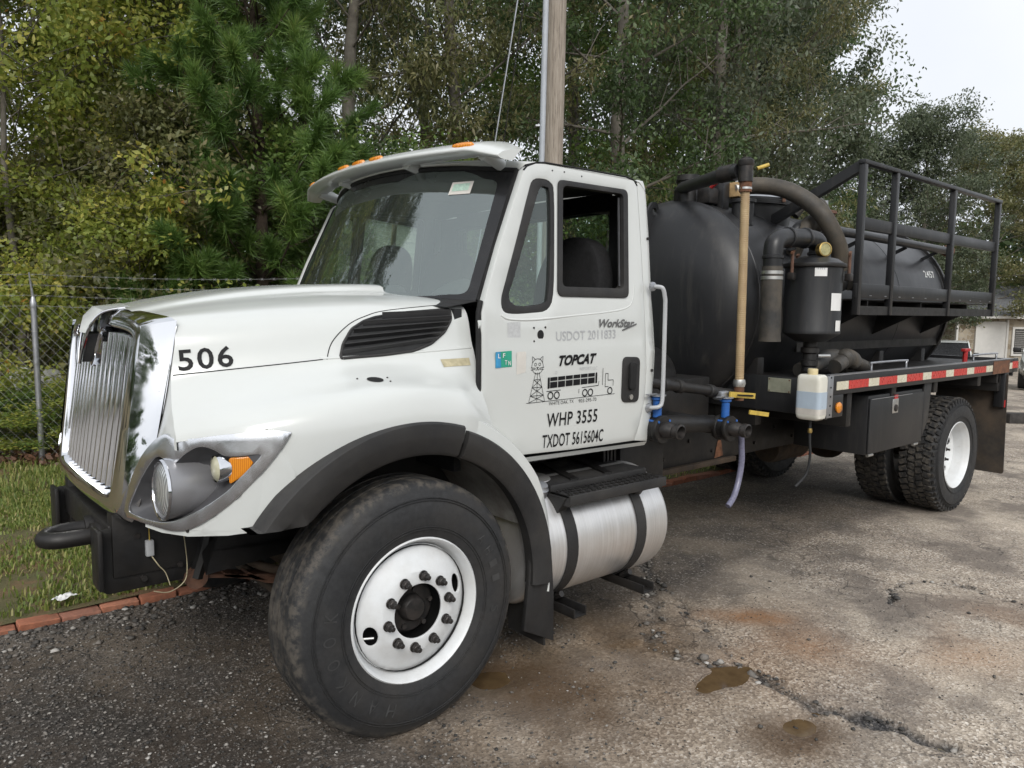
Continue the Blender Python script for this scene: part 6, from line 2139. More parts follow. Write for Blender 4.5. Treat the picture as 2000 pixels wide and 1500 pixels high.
# mud flaps and rear posts
for s in (-1, 1):
    fp = panel('mud_flap', rpoly([(.88, .21), (1.26, .20), (1.25, .86), (1.25, 1.19), (.62, 1.19), (.62, .23)], .03), [], lambda u, v, d: (6.70 + .02 * math.sin(6 * u) + .03 * (1.19 - v) + d, s * u, v), 0, .010, M['flap'], truck, .08, 50)
    MB().bb(6.68, 6.78, s * 1.15, s * 1.235, .86, 1.195).build('flap_post', M['tank'], truck, 30, .004)
    MB().bb(6.70, 6.76, s * 1.237, s * 1.24, .86, .93).build('red_reflector', M['red_paint'], truck, 0)
MB().bb(6.60, 6.68, -1.2, 1.2, 1.02, 1.19).build('rear_cross_plate', M['black'], truck, 30, .004)
# ================================================================ fence, pole, trees, house
_F2, _R2, _C2 = np.array([.648, .762]), np.array([.762, -.648]), np.array([-1.615, -3.66])
def spot(u, d):
    """ground point at bearing u (photo column) and distance d from where the photographer stood"""
    p = _C2 + d * _F2 + (u - 1000) / 1466 * d * _R2
    return float(p[0]), float(p[1])

# ---------------------------------------------------------------- chain link fence
FA, FB, FC = np.array([-5.6, 9.6]), np.array([-.303, 5.75]), np.array([2.0, 4.02])
fence = empty('chain_link_fence', (float(FB[0]), float(FB[1]), 0))
tag(fence, 'galvanised chain link fence with barbed wire in front of the undergrowth', 'fence')
def fpt(s):
    """point along the fence, s=0 at the post in view"""
    L1 = np.linalg.norm(FC - FB); L0 = np.linalg.norm(FB - FA)
    p = FB + (FC - FB) * (s / L1) if s >= 0 else FB + (FA - FB) * (-s / L0)
    return float(p[0] - FB[0]), float(p[1] - FB[1])
FH = 1.70
for s, rz in ((-3.1, 0), (0, 0), (2.85, 0)):
    x, y = fpt(s)
    lean = .012
    MB().tube([(x, y, -.05), (x - lean, y, FH + .05)], .030, 16).build('fence_post', M['galv'], fence, 60)
    MB().lathe([(.034, 0), (.036, .02), (.034, .05), (.022, .10), (.012, .13)], (x - lean, y, FH + .0), (0, 0, 1), 16, True, True).build('post_cap', M['galv'], fence, 50)
    MB().tube([(x - lean, y, FH + .10), (x - lean - .03, y - .03, FH + .37)], [.016, .008], 8).build('barb_arm', M['galv'], fence, 60)
    for z in (.25, .70, 1.10, 1.45):
        MB().lathe([(.034, -.004), (.034, .004)], (x - lean * z / FH, y, z), (0, 0, 1), 14).build('tie_wire', M['zinc'], fence)
mesh_v, mesh_f = [], []
mbw = MB()
P_ = .112
S0, S1 = -3.1, 2.85
def wire_seg(s0, z0, s1, z1, off):
    pts = []
    for t in ((0, 1) if (s0 < 0) == (s1 < 0) else (0, -s0 / (s1 - s0), 1)):
        s, z = s0 + (s1 - s0) * t, z0 + (z1 - z0) * t
        x, y = fpt(s)
        pts.append((x + off, y + off, z))
    mbw.tube(pts, .0015, 4, False)
k = S0 - FH
while k < S1:
    a, b = max(k, S0), min(k + FH, S1)
    if b > a:
        wire_seg(a, a - k + .03, b, b - k + .03, .002)
        wire_seg(a, FH - (a - k) + .03, b, FH - (b - k) + .03, -.002)
    k += P_
WIREM = pmat('dull_chain_link_wire', (.24, .24, .24), .6, metal=.3, var=.2)
o = mbw.build('chain_link_mesh', WIREM, fence, 0, recalc=False)
o['kind'] = 'stuff'
for z, r in ((FH + .02, .0025), (FH + .13, .002), (FH + .24, .002), (FH + .35, .002)):
    pts = []
    for s in np.linspace(S0, S1, 40):
        x, y = fpt(float(s))
        q = (s % 2.95) / 2.95
        pts.append((x - .03 * (z - FH) / .35, y - .03 * (z - FH) / .35, z - .03 * math.sin(PI * q)))
    bw_ = MB().tube(pts, r * .9, 5)
    if z > FH + .1:
        for s in np.arange(S0, S1, .125):
            x, y = fpt(float(s)); q = (s % 2.95) / 2.95
            zz = z - .03 * math.sin(PI * q)
            ox = -.03 * (z - FH) / .35
            bw_.tube([(x + ox - .012, y + ox, zz - .014), (x + ox + .012, y + ox, zz + .014)], .0018, 3)
            bw_.tube([(x + ox + .012, y + ox - .01, zz - .014), (x + ox - .012, y + ox + .01, zz + .014)], .0018, 3)
    bw_.build('barbed_wire' if z > FH + .1 else 'top_wire', WIREM, fence, 60)

# old board fence in the undergrowth
WOODG = pmat('weathered_grey_boards', (.42, .42, .40), .85, var=.25, vscale=9, dirt=(.2, .2, .17), dirt_amt=.5, dscale=6, bscale=60, bstr=.3)
pkx, pky = spot(-60, 9.1)
pk2 = np.array(spot(260, 9.6)) - np.array((pkx, pky))
pl_ = float(np.hypot(*pk2)); pang = math.atan2(pk2[1], pk2[0])
pf = empty('board_fence', (pkx, pky, 0), pang)
tag(pf, 'low weathered grey board fence overgrown behind the chain link', 'fence')
for k in range(8):
    x = .05 + k * .34
    hgt = .95 + .02 * math.sin(k * 2.3)
    MB().prism([(x, .02), (x + .24, .02), (x + .24, hgt - .07), (x + .19, hgt), (x + .05, hgt), (x, hgt - .07)], lambda a, b: (a, -.012, b), lambda a, b: (a, .012, b)).build('board', WOODG, pf, 30, .004)
MB().bb(0, 2.8, .013, .05, .66, .75).build('fence_rail', WOODG, pf, 30, .004)

# ---------------------------------------------------------------- utility pole
def pole_mat():
    m, nt, b = nodes('weathered_pole_wood')
    v = coords(nt, (9, 9, .6))
    n = noise(nt, v, 4, 8, .7)
    c = ramp(nt, n, [(.3, (.20, .165, .13)), (.55, (.33, .285, .235)), (.75, (.42, .38, .33))])
    v2 = coords(nt, (30, 30, .8))
    chk = ramp(nt, noise(nt, v2, 3, 4), [(.34, 1.), (.42, 0.)])
    c = mixc(nt, chk, c, (.08, .062, .05))
    nt.links.new(c, b.inputs['Base Color'])
    b.inputs['Roughness'].default_value = .9
    bump(nt, b, n, .5, .01)
    return m
px_, py_ = spot(1066, 12)
pole = empty('utility_pole', (px_, py_, 0))
tag(pole, 'grey weathered wooden utility pole rising behind the cab roof', 'pole')
MB().tube([(0, 0, -.1), (.05, -.03, 5), (.09, -.05, 11)], [.155, .145, .125], 24).build('pole_shaft', pole_mat(), pole, 60)
cpos = np.array([-.762, .648]) * .165
MB().tube([(cpos[0], cpos[1], 0), (cpos[0] + .02, cpos[1] - .02, 3.35)], .048, 16).build('conduit', pmat('grey_pvc_conduit', (.46, .48, .50), .5, var=.08), pole, 60)
MB().tube([(cpos[0] + .02, cpos[1] - .02, 3.35), (cpos[0] + .07, cpos[1] - .05, 8.5)], .052, 16).build('conduit', pmat('grey_pvc_conduit_upper', (.43, .46, .50), .5, var=.08), pole, 60)
for z in (1.5, 4.6, 6.6):
    MB().bar((cpos[0] - .06, cpos[1] + .04, z), (cpos[0] + .14, cpos[1] - .10, z), .03, .025).build('conduit_strap', M['galv'], pole, 0)
gwx, gwy = spot(880, 11)
gw = MB().tube([(gwx, gwy, .2), (px_ + .08, py_ - .05, 10.6)], .011, 6).build('guy_wire', M['galv'], None, 60)
tag(gw, 'thin pale guy wire slanting up from behind the sun visor', 'wire')
gwx, gwy = spot(910, 13)
gw = MB().tube([(gwx, gwy, .2), (px_ + .08, py_ - .05, 10.4)], .009, 6).build('guy_wire', M['hub'], None, 60)
tag(gw, 'thin dark guy wire nearer the utility pole', 'wire')

# ---------------------------------------------------------------- trees
BARK = pmat('grey_brown_bark', (.12, .105, .085), .95, var=.35, vscale=7, dirt=(.24, .23, .20), dirt_amt=.5, dscale=3, bscale=25, bstr=.8)
PINEBARK = pmat('pine_bark', (.06, .042, .03), .95, var=.4, vscale=12, bscale=30, bstr=.8)
LEAF = {
    'dark': leaf_mat('dark_green_leaves', [(0., (0.045, 0.079, 0.028)), (.5, (0.088, 0.140, 0.049)), (.85, (0.140, 0.198, 0.077)), (1., (0.220, 0.246, 0.132))], .42),
    'olive': leaf_mat('olive_green_leaves', [(0., (0.090, 0.104, 0.040)), (.45, (0.165, 0.176, 0.066)), (.8, (0.255, 0.235, 0.105)), (1., (0.360, 0.310, 0.190))], .42),
    'grey': leaf_mat('grey_green_leaves', [(0., (0.063, 0.085, 0.051)), (.5, (0.117, 0.147, 0.084)), (.85, (0.169, 0.193, 0.117)), (1., (0.242, 0.242, 0.169))], .42),
    'yellow': leaf_mat('turning_yellow_leaves', [(0., (0.157, 0.215, 0.042)), (.45, (0.290, 0.348, 0.069)), (.76, (0.464, 0.464, 0.104)), (.94, (0.695, 0.602, 0.162)), (.975, (0.741, 0.370, 0.093)), (1., (0.602, 0.139, 0.081))], .5),
    'bright': leaf_mat('fresh_green_leaves', [(0., (0.088, 0.156, 0.037)), (.5, (0.171, 0.269, 0.062)), (.9, (0.269, 0.343, 0.093)), (1., (0.373, 0.353, 0.124))], .5),
    'pine': leaf_mat('pine_needles', [(0., (0.057, 0.119, 0.032)), (.5, (0.129, 0.224, 0.053)), (.85, (0.204, 0.314, 0.076)), (1., (0.324, 0.362, 0.114))], .35, .4),
}
def leaf_mesh(name, C, R, per, L, W, droop, seed):
    rs = np.random.RandomState(seed)
    n = len(C) * per
    idx = np.repeat(np.arange(len(C)), per)
    g = rs.normal(size=(n, 3))
    g /= np.linalg.norm(g, axis=1, keepdims=True)
    rad = rs.rand(n) ** .45
    pos = C[idx] + g * (rad * R[idx])[:, None] * np.array([1, 1, .72])
    d = g * .6 + rs.normal(size=(n, 3)) * .6
    d[:, 2] -= droop
    d /= np.linalg.norm(d, axis=1, keepdims=True)
    s = np.cross(d, rs.normal(size=(n, 3)))
    s /= np.linalg.norm(s, axis=1, keepdims=True)
    ln = L * rs.uniform(.6, 1.25, n)[:, None]
    wd = W * rs.uniform(.7, 1.2, n)[:, None]
    b = pos - d * ln * .5
    V = np.stack([b, pos + s * wd * .5 - d * ln * .05, pos + d * ln * .5, pos - s * wd * .5 - d * ln * .05], 1).reshape(-1, 3)
    F = np.arange(n * 4).reshape(-1, 4)
    me = np_mesh(name, V, F)
    at_ = me.attributes.new('clump', 'FLOAT', 'FACE')
    at_.data.foreach_set('value', rs.rand(len(C))[idx].astype(np.float32))
    return me

def gen_tree(seed, H, base, spread, tr, limbs, subs, per, L, W, droop, leaf, clump=.55, bark=None, top_narrow=.6):
    rs = random.Random(seed)
    tp = []
    wx = wy = 0
    for i in range(11):
        t = i / 10
        tp.append(Vector((wx, wy, H * .96 * t)))
        wx += rs.uniform(-.02, .02) * H * .5; wy += rs.uniform(-.02, .02) * H * .5
    def trunk(t):
        k = min(t, .999) * 10; i = int(k)
        return tp[i].lerp(tp[i + 1], k - i)
    mb = MB().tube(tp, [tr * (1.25 if i == 0 else 1 - .085 * i) for i in range(11)], 12)
    C, R = [], []
    for i in range(limbs):
        q = (i + .5) / limbs
        t = base + (1 - base) * q ** .85
        a = i * 2.399 + rs.uniform(-.4, .4)
        el = math.radians(5 + 55 * q + rs.uniform(-10, 14))
        prof = (math.sin(PI * (.22 + .72 * q))) ** .8
        Ln = spread * (prof * .85 + .15) * rs.uniform(.75, 1.15)
        p0 = trunk(t)
        d = Vector((math.cos(a) * math.cos(el), math.sin(a) * math.cos(el), math.sin(el)))
        pts = [p0]
        for k in range(1, 6):
            d = (d + Vector((rs.uniform(-.14, .14), rs.uniform(-.14, .14), rs.uniform(-.10, .13)))).normalized()
            pts.append(pts[-1] + d * Ln / 5)
        r0 = max(tr * (1 - .8 * t) * .24, .007)
        mb.tube(pts, [r0 * (1 - .16 * k) for k in range(6)], 6, False)
        for s in range(subs):
            f = .25 + .75 * (s + rs.random()) / subs
            k = min(int(f * 5), 4)
            p = pts[k].lerp(pts[k + 1], f * 5 - k) if k < 5 else pts[5]
            e = (d + Vector((rs.uniform(-1, 1), rs.uniform(-1, 1), rs.uniform(-.5, .6)))).normalized()
            L2 = Ln * rs.uniform(.12, .34) + .25
            q2 = p + e * L2
            mb.tube([p, p.lerp(q2, .5) + Vector((0, 0, .03)), q2], [r0 * .3 + .004, r0 * .2 + .003, .004], 4, False)
            C.append(q2); R.append(clump * rs.uniform(.65, 1.3))
            if rs.random() < .6:
                C.append(p.lerp(q2, .55) + Vector((rs.uniform(-.2, .2), rs.uniform(-.2, .2), rs.uniform(-.15, .15)))); R.append(clump * rs.uniform(.55, 1.0))
        C.append(pts[-1]); R.append(clump * rs.uniform(.7, 1.2))
    bark_me = mb.mesh('trunk', 0, recalc=False)
    bark_me.materials.append(bark or BARK); bark_me.shade_smooth()
    crown = leaf_mesh('crown', np.array([tuple(c) for c in C]), np.array(R), per, L, W, droop, seed)
    crown.materials.append(LEAF[leaf])
    return bark_me, crown

def place_tree(name, meshes, u, d, label, group=None, sc=(1, 1, 1), rz=0, cat='tree', z=0, leaf=None):
    x, y = spot(u, d)
    e = empty(name, (x, y, float(terrain(x)) + z), rz)
    e.scale = sc
    a = link(bpy.data.objects.new('trunk', meshes[0]), e)
    b = link(bpy.data.objects.new('crown', meshes[1]), e)
    if leaf:
        b.material_slots[0].link = 'OBJECT'
        b.material_slots[0].material = LEAF[leaf]
    tag(e, label, cat, group)
    return e

T_oak = gen_tree(3, 15, .10, 3.8, .24, 44, 8, 84, .130, .062, .25, 'dark', .60)
T_wil = gen_tree(5, 15, .12, 3.9, .20, 44, 8, 86, .150, .040, .75, 'olive', .58)
T_hik = gen_tree(8, 16, .16, 3.6, .25, 42, 8, 80, .128, .064, .35, 'grey', .60)
T_gum = gen_tree(12, 8.5, .06, 2.2, .055, 50, 7, 62, .088, .048, .35, 'yellow', .36)
T_far = gen_tree(15, 12, .14, 4.2, .24, 40, 8, 72, .165, .085, .3, 'grey', .66)
S_bush = gen_tree(21, 2.6, .02, 1.25, .03, 26, 5, 60, .066, .040, .3, 'yellow', .30)
S_dark = gen_tree(22, 3.4, .02, 1.6, .04, 26, 5, 60, .076, .040, .3, 'bright', .36)

# the near row
place_tree('sapling', T_gum, 40, 9.6, 'slender sapling with yellow green and orange leaves at the left edge', sc=(1, 1, 1.05))
place_tree('sapling', T_gum, 215, 11.5, 'yellowing sapling between the left edge and the pine', rz=2.1, sc=(1.05, 1.05, .95))
place_tree('sapling', T_gum, -160, 11.5, 'yellowing young tree just outside the left edge behind the fence', rz=4.1, sc=(1.2, 1.2, 1.2))
place_tree('sapling', T_gum, 345, 13.0, 'reddish olive young tree right behind the pine', rz=3.3, sc=(1, 1, .9), leaf='olive')

# long-needled pine
def gen_pine(seed):
    rs = random.Random(seed)
    nr = np.random.RandomState(seed)
    H = 8.2
    mb = MB().tube([(0, 0, 0), (.03, .02, 3), (-.02, .05, 6), (.02, .04, H)], [.11, .085, .05, .012], 10)
    tips = []
    z = .5
    w = 0
    while z < H - .2:
        nb = 6
        Lb = (2.15 * (1 - (z / H) ** 1.5) + .25)
        for k in range(nb):
            a = w * 1.1 + k * 2 * PI / nb + rs.uniform(-.3, .3)
            L = Lb * rs.uniform(.6, 1.12)
            p = Vector((0, 0, z + rs.uniform(-.1, .1)))
            d = Vector((math.cos(a), math.sin(a), .10 + .5 * z / H))
            pts = [p]
            for s in range(5):
                d = (d + Vector((rs.uniform(-.1, .1), rs.uniform(-.1, .1), .12))).normalized()
                pts.append(pts[-1] + d * L / 5)
            mb.tube(pts, [.024, .020, .016, .012, .009, .006], 6, False)
            tips.append((pts[-1], d))
            for s in range(int(3 + L * 3.0)):
                f = rs.uniform(.3, .98) * 5
                i = min(int(f), 4)
                q = pts[i].lerp(pts[i + 1], f - i)
                e = (d * .7 + Vector((rs.uniform(-1, 1), rs.uniform(-1, 1), rs.uniform(.0, .9)))).normalized()
                l2 = rs.uniform(.18, .48)
                r_ = q + e * l2
                mb.tube([q, r_], [.008, .004], 4, False)
                tips.append((r_, (e + Vector((0, 0, .4))).normalized()))
        z += rs.uniform(.42, .58)
        w += 1
    for k in range(4): tips.append((Vector((0, 0, H - k * .12)), Vector((0, 0, 1))))
    per = 270
    P = np.array([tuple(t[0]) for t in tips]); D = np.array([tuple(t[1]) for t in tips])
    n = len(P) * per
    idx = np.repeat(np.arange(len(P)), per)
    along = nr.rand(n) * .26
    base = P[idx] - D[idx] * along[:, None]
    d = D[idx] * nr.uniform(.35, 1.3, (n, 1)) + nr.normal(size=(n, 3)) * .50
    d /= np.linalg.norm(d, axis=1, keepdims=True)
    s = np.cross(d, nr.normal(size=(n, 3)))
    s /= np.linalg.norm(s, axis=1, keepdims=True)
    ln = nr.uniform(.16, .30, n)[:, None]
    tip = base + d * ln
    tip[:, 2] -= ln[:, 0] * .12
    V = np.stack([base - s * .0065, base + s * .0065, tip], 1).reshape(-1, 3)
    tm = mb.mesh('trunk', 0, recalc=False); tm.materials.append(PINEBARK); tm.shade_smooth()
    cm_ = np_mesh('needles', V, np.arange(n * 3).reshape(-1, 3)); at_ = cm_.attributes.new('clump', 'FLOAT', 'FACE'); at_.data.foreach_set('value', nr.rand(len(P))[idx].astype(np.float32)); cm_.materials.append(LEAF['pine'])
    return tm, cm_
T_pine = gen_pine(6)
x, y = spot(512, 10.6)
pe = empty('pine_tree', (x, y, 0), .4)
tag(pe, 'bushy green pine with long needles left of the windshield', 'tree')
link(bpy.data.objects.new('trunk', T_pine[0]), pe)
link(bpy.data.objects.new('needles', T_pine[1]), pe)

# understorey along the fence
for i, (u, d, s, h, leaf, proto) in enumerate([(-40, 8.7, .75, .27, 'yellow', S_bush), (70, 8.75, .7, .25, 'bright', S_bush), (160, 8.6, .75, .28, 'yellow', S_bush), (20, 10.6, 1.1, 1.15, 'olive', S_bush), (130, 10.9, 1.1, 1.2, 'olive', S_bush),
        (250, 9.7, 1.1, 1.0, 'yellow', S_bush), (340, 10.2, 1.1, 1.1, 'olive', S_dark), (430, 12.2, 1.2, .9, 'bright', S_dark), (620, 11.2, 1.2, 1.0, 'bright', S_dark), (700, 12.0, 1.2, 1.0, 'dark', S_dark), (800, 13.5, 1.4, 1.1, 'bright', S_dark)]):
    where = ['in front of the grey boards at the left edge', 'fresh green, right of the fence post foot', 'with yellow leaves close behind the truck grille', 'tall and yellow behind the board fence', 'brownish behind the grille top', 'yellowish above the hood front', 'olive below the pine', 'green at the foot of the pine', 'fresh green behind the windshield', 'dark green behind the windshield centre', 'green behind the windshield top'][i]
    place_tree('shrub', proto, u, d, 'shrub ' + where, 'shrubs along the fence', (s, s, h), i * 1.3, 'shrub', 0, leaf)

# tall trees behind
rows_ = [
    ('olive_tree', T_wil, 700, 15.5, (1.0, 1.0, 1.0), .3, None, 'tall tree with drooping brownish olive leaves right of the pine'),
    ('olive_tree', T_wil, 905, 17.5, (1.05, 1.05, 1.05), 2.0, None, 'tall olive brown tree left of the utility pole'),
    ('green_tree', T_oak, 1190, 15.8, (.85, .85, .95), .9, 'dark', 'dark green tree right of the utility pole'),
    ('green_tree', T_oak, 1105, 21, (1.0, 1.0, 1.05), 3.6, 'bright', 'lighter green tree directly behind the utility pole'),
    ('ivy_tree', T_hik, 1378, 19, (.95, .95, 1.1), 1.2, None, 'big tree with pale grey trunk above the tank front'),
    ('olive_tree', T_wil, 1395, 22, (.95, .95, 1.0), 4.0, None, 'olive brown tree above the arched tan hose'),
    ('grey_green_tree', T_hik, 1460, 25, (1.0, 1.0, .93), 5.0, None, 'tall grey green tree above the tank manway'),
    ('grey_green_tree', T_far, 1500, 30, (1.0, 1.0, 1.17), .5, None, 'tall tree whose right side borders the open sky'),
    ('round_tree', T_far, 1800, 34, (.78, .78, .88), 1.7, None, 'rounded tree crown above the middle of the railing'),
    ('round_tree', T_far, 1935, 38, (1.0, 1.0, .86), 3.1, 'olive', 'brownish round tree near the right edge above the railing end'),
    ('round_tree', T_far, 2060, 41, (1.05, 1.05, .80), 4.4, None, 'grey green tree at the right edge behind the house'),
    ('grey_green_tree', T_oak, 1690, 36, (1.1, 1.1, .66), 2.2, 'grey', 'lower tree filling the gap behind the railing'),
    ('green_tree', T_oak, 420, 17, (1.0, 1.0, 1.0), 5.2, 'dark', 'dark tree seen through the pine'),
    ('green_tree', T_oak, 130, 19, (.85, .85, .85), 1.4, 'olive', 'olive dark tree behind the yellow sapling'),
    ('green_tree', T_far, 800, 26, (1.1, 1.1, 1.2), .2, 'dark', 'dark tall tree in the second row above the visor'),
    ('green_tree', T_far, 1270, 27, (1.1, 1.1, 1.25), 2.4, 'dark', 'dark tall tree in the second row right of the pole'),
    ('green_tree', T_far, 1440, 30, (1.1, 1.1, 1.25), 5.6, 'dark', 'dark tall tree in the second row behind the grey trunk'),
]
for nm_, pr_, u, d, sc_, rz_, lf_, lab in rows_:
    place_tree(nm_, pr_, u, d, lab, None, sc_, rz_, leaf=lf_)

for k_, (x, y, pr_, lf_, lab) in enumerate([(-4.5, 9.5, T_wil, 'olive', 'nearest tree beyond the left edge of the view'), (-7.5, 13.0, T_oak, 'dark', 'dark tree beyond the left edge of the view'), (-11.5, 11.0, T_hik, 'grey', 'grey green tree in front of the truck nose'), (-3.0, 15.5, T_oak, 'bright', 'green tree in the second row beyond the left edge')]):
    e = empty('roadside_tree', (x, y, 0), k_ * 1.9)
    link(bpy.data.objects.new('trunk', pr_[0]), e)
    b = link(bpy.data.objects.new('crown', pr_[1]), e)
    b.material_slots[0].link = 'OBJECT'
    b.material_slots[0].material = LEAF[lf_]
    tag(e, lab, 'tree')

# far wood all round the lot, one mass
C, R = [], []
rs = np.random.RandomState(5)
for k in range(1500):
    a = rs.uniform(0, 2 * PI)
    ang = math.degrees(math.atan2(math.sin(a - .867), math.cos(a - .867)))
    rad = rs.uniform(60, 75) if abs(ang) > 48 else rs.uniform(48, 62)
    hmax = (9 + 3 * math.sin(a * 5) + 2 * math.sin(a * 11)) if abs(ang) > 48 else 9
    if -48 < ang < -25: hmax = 6.5       # open sky towards the right of the view
    C.append((_C2[0] + rad * math.cos(a), _C2[1] + rad * math.sin(a), -.5 + hmax * rs.rand() ** .8)); R.append(rs.uniform(1.6, 2.6))
fm = leaf_mesh('far_wood', np.array(C), np.array(R), 80, .75, .5, .2, 77)
o = finish('far_wood', fm, LEAF['dark'], None, 0)
tag(o, 'far dark green wood reading as one mass round the lot', 'wood', kind='stuff')

# dead leaves at the foot of the fence
rs = np.random.RandomState(9)
n = 5200
s = rs.uniform(-3, 2.8, n)
P = np.array([fpt(v) for v in s]) + FB + rs.normal(size=(n, 2)) * .22 + np.array([.12, .2])
z = lawn_z(P[:, 0], P[:, 1]) + rs.rand(n) * .10
lm = leaf_mesh('leaf_litter', np.c_[P, z], np.full(n, .02), 1, .075, .05, .0, 3)
o = finish('leaf_litter', lm, leaf_mat('dead_leaves', [(0., (.05, .028, .018)), (.5, (.12, .065, .04)), (.9, (.2, .10, .06)), (1., (.3, .2, .12))], .1), None, 0)
tag(o, 'brown dead leaves heaped along the foot of the chain link', 'leaves', kind='stuff')

# ---------------------------------------------------------------- house far right
hx_, hy_ = spot(1866, 36)
hb = np.array(spot(2120, 37)) - np.array((hx_, hy_))
hang = math.atan2(hb[1], hb[0])
house = empty('house', (hx_, hy_, -.7), hang)
tag(house, 'low stone and white house with grey shingle roof behind the truck bed', 'house')
def stone_mat():
    m, nt, b = nodes('tan_field_stone')
    v = new(nt, 'ShaderNodeTexVoronoi'); v.inputs['Scale'].default_value = 4.5
    vec = coords(nt)
    nt.links.new(vec, v.inputs['Vector'])
    sp_ = new(nt, 'ShaderNodeSeparateColor'); nt.links.new(v.outputs['Color'], sp_.inputs[0])
    c = ramp(nt, sp_.outputs[0], [(0., (.16, .125, .085)), (.5, (.30, .25, .18)), (1., (.42, .37, .29))])
    v3 = new(nt, 'ShaderNodeTexVoronoi', feature='DISTANCE_TO_EDGE'); v3.inputs['Scale'].default_value = 4.5
    nt.links.new(vec, v3.inputs['Vector'])
    c = mixc(nt, ramp(nt, v3.outputs['Distance'], [(.03, 1.), (.08, 0.)]), c, (.36, .33, .28))
    nt.links.new(c, b.inputs['Base Color'])
    b.inputs['Roughness'].default_value = .9
    return m
HW = pmat('white_house_paint', (.62, .61, .58), .6, var=.05)
MB().bb(.0, 11, .0, 6.5, 0, 2.42).build('stone_wall', stone_mat(), house, 0)
pnl = MB().bb(.95, 2.5, -.05, -.004, .15, 2.2).build('white_panel', HW, house, 0)
for u in (.86, 2.5):
    MB().bb(u, u + .10, -.09, -.006, .1, 2.3).build('panel_trim', HW, house, 0)
w_ = MB().bb(2.85, 4.0, -.06, -.004, .55, 1.95).build('window', HW, house, 0)
MB().bb(2.97, 3.88, -.075, -.062, .66, 1.85).build('window_pane', M['frit'], house, 0)
for k in range(12):
    MB().bb(2.98, 3.87, -.084, -.077, .70 + k * .095, .72 + k * .095).build('blind_slat', HW, house, 0)
MB().bb(-.45, 11.4, -.55, -.50, 2.35, 2.50).build('fascia', HW, house, 0)
MB().bb(-.45, 11.4, -.50, .0, 2.43, 2.46).build('soffit', HW, house, 0)
MB().bb(-.25, -.15, -.2, -.1, 0, 2.4).build('downpipe', HW, house, 0)
roof_m, rnt, rb = nodes('grey_shingles')
bt = new(rnt, 'ShaderNodeTexBrick'); bt.inputs['Scale'].default_value = 3.
bt.inputs['Color1'].default_value = (.13, .135, .14, 1); bt.inputs['Color2'].default_value = (.19, .195, .2, 1); bt.inputs['Mortar'].default_value = (.07, .07, .075, 1)
rnt.links.new(coords(rnt), bt.inputs['Vector']); rnt.links.new(bt.outputs['Color'], rb.inputs['Base Color']); rb.inputs['Roughness'].default_value = .9
MB().add([(-.5, -.58, 2.49), (11.5, -.58, 2.49), (11.5, 7.0, 2.49), (-.5, 7.0, 2.49), (3.4, 3.2, 4.05), (8.0, 3.2, 4.05)], [(0, 1, 5, 4), (1, 2, 5), (2, 3, 4, 5), (3, 0, 4)]).build('roof', roof_m, house, 0)

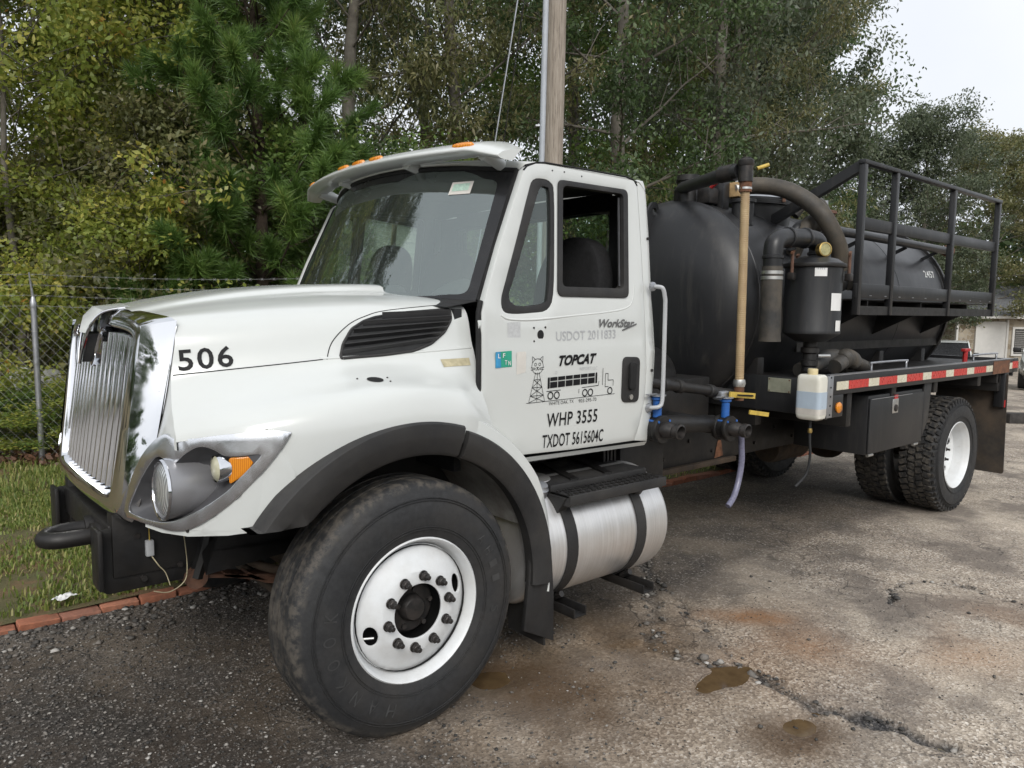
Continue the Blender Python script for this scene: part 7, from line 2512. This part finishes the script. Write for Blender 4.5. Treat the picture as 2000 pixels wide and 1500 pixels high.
# ---------------------------------------------------------------- parked white cars
def make_car(name, label):
    c = empty(name)
    tag(c, label, 'car')
    PAINT = M['white']
    # stations along the length (x 0 front .. 4.6), half-section (y, z)
    st_ = [(0, .55, .45, .62), (.12, .78, .35, .80), (.5, .88, .30, .92), (1.25, .92, .28, 1.02), (1.5, .92, .28, 1.05), (4.1, .92, .28, 1.08), (4.5, .86, .32, 1.02), (4.62, .75, .42, .9)]
    V, F = [], []
    for x, w, z0, z1 in st_:
        half = [(0, z0), (w * .8, z0), (w, z0 + .16), (w + .02, (z0 + z1) / 2), (w - .03, z1 - .06), (w - .12, z1), (0, z1 + .02)]
        V += [(x, y, z) for y, z in half] + [(x, -y, z) for y, z in reversed(half[1:-1])]
    n = 12
    for i in range(len(st_) - 1):
        for k in range(n):
            a, b = i * n + k, i * n + (k + 1) % n
            F.append((a, b, b + n, a + n))
    F += [tuple(range(n)), tuple((len(st_) - 1) * n + k for k in reversed(range(n)))]
    MB().add(V, F).build('body', PAINT, c, 40)
    g_ = []
    V, F = [], []
    for x, w, z in ((1.25, .82, 1.04), (1.95, .70, 1.58), (3.9, .70, 1.60), (4.45, .78, 1.06)):
        V += [(x, -w, z), (x, w, z)]
    V += [(1.25, -.84, 1.03), (4.45, -.80, 1.05), (1.25, .84, 1.03), (4.45, .80, 1.05)]
    MB().add(V, [(0, 1, 3, 2), (4, 5, 7, 6), (0, 2, 4, 6), (1, 7, 5, 3)]).build('windows', M['frit'], c, 0)
    MB().add([(1.92, -.70, 1.59), (1.92, .70, 1.59), (3.95, .70, 1.61), (3.95, -.70, 1.61), (2.1, -.62, 1.65), (2.1, .62, 1.65), (3.8, .62, 1.66), (3.8, -.62, 1.66)], [(4, 5, 6, 7), (0, 1, 5, 4), (1, 2, 6, 5), (2, 3, 7, 6), (3, 0, 4, 7)]).build('car_roof', PAINT, c, 40)
    for s in (-1, 1):
        for p, q in (((1.25, s * .835, 1.04), (1.95, s * .71, 1.60)), ((2.9, s * .80, 1.05), (2.9, s * .71, 1.60)), ((4.45, s * .80, 1.06), (3.9, s * .71, 1.61))):
            MB().bar(p, q, .05, .07).build('pillar', PAINT, c, 0)
        MB().box((1.55, s * 1.02, 1.10), (.16, .20, .14)).build('mirror', M['plastic'], c, 30, .03)
        MB().box((.12, s * .62, .74), (.12, .28, .14)).build('headlight', M['reflector'], c, 30, .03)
        for x in (.85, 3.65):
            w = empty('wheel', (x, s * .80, .34), 0 if s < 0 else PI, c)
            MB().lathe([(.22, -.10), (.24, -.115), (.31, -.115), (.34, -.09), (.34, .09), (.31, .11), (.22, .10)], (0, 0, 0), (0, 1, 0), 32).build('tyre', M['tyre'], w, 40)
            MB().lathe([(.23, -.10), (.20, -.07), (.06, -.09), (.01, -.095)], (0, 0, 0), (0, 1, 0), 24).build('rim', M['galv'], w, 40)
    MB().bb(-.02, .06, -.5, .5, .50, .66).build('grille', M['plastic'], c, 30, .02)
    MB().bb(-.03, .1, -.78, .78, .34, .46).build('bumper', M['plastic'], c, 30, .03)
    return c
car = make_car('parked_car', 'white car with black mirror cut off by the right edge')
x, y = spot(2066, 20.5)
car.location = (x, y, float(terrain(x)))
car.rotation_euler = (0, 0, .24)
car2 = copy_tree(car)
tag(car2, 'white car glimpsed between the tank rear and the bed', 'car')
x, y = spot(1850, 29)
car2.location = (x, y, float(terrain(x)) - .1)
car2.rotation_euler = (0, 0, .334)
car2.scale = (.92, .92, .88)
# timber wheel stop
x, y = spot(2010, 12.2)
ws = empty('wheel_stop', (x, y, 0), CAM_YAW - PI / 2)
tag(ws, 'dark timber wheel stop on the pale drive at the right edge', 'wheel stop')
MB().bb(-.32, 1.6, -.10, .10, .0, .17).build('timber', pmat('dark_creosoted_timber', (.05, .045, .042), .9, var=.4, vscale=12, bscale=50, bstr=.5), ws, 30, .015)
for dx in (.0, 1.3):
    MB().cyl((dx, 0, .165), (dx, 0, .178), .02, n=12).build('spike', M['rust'], ws)
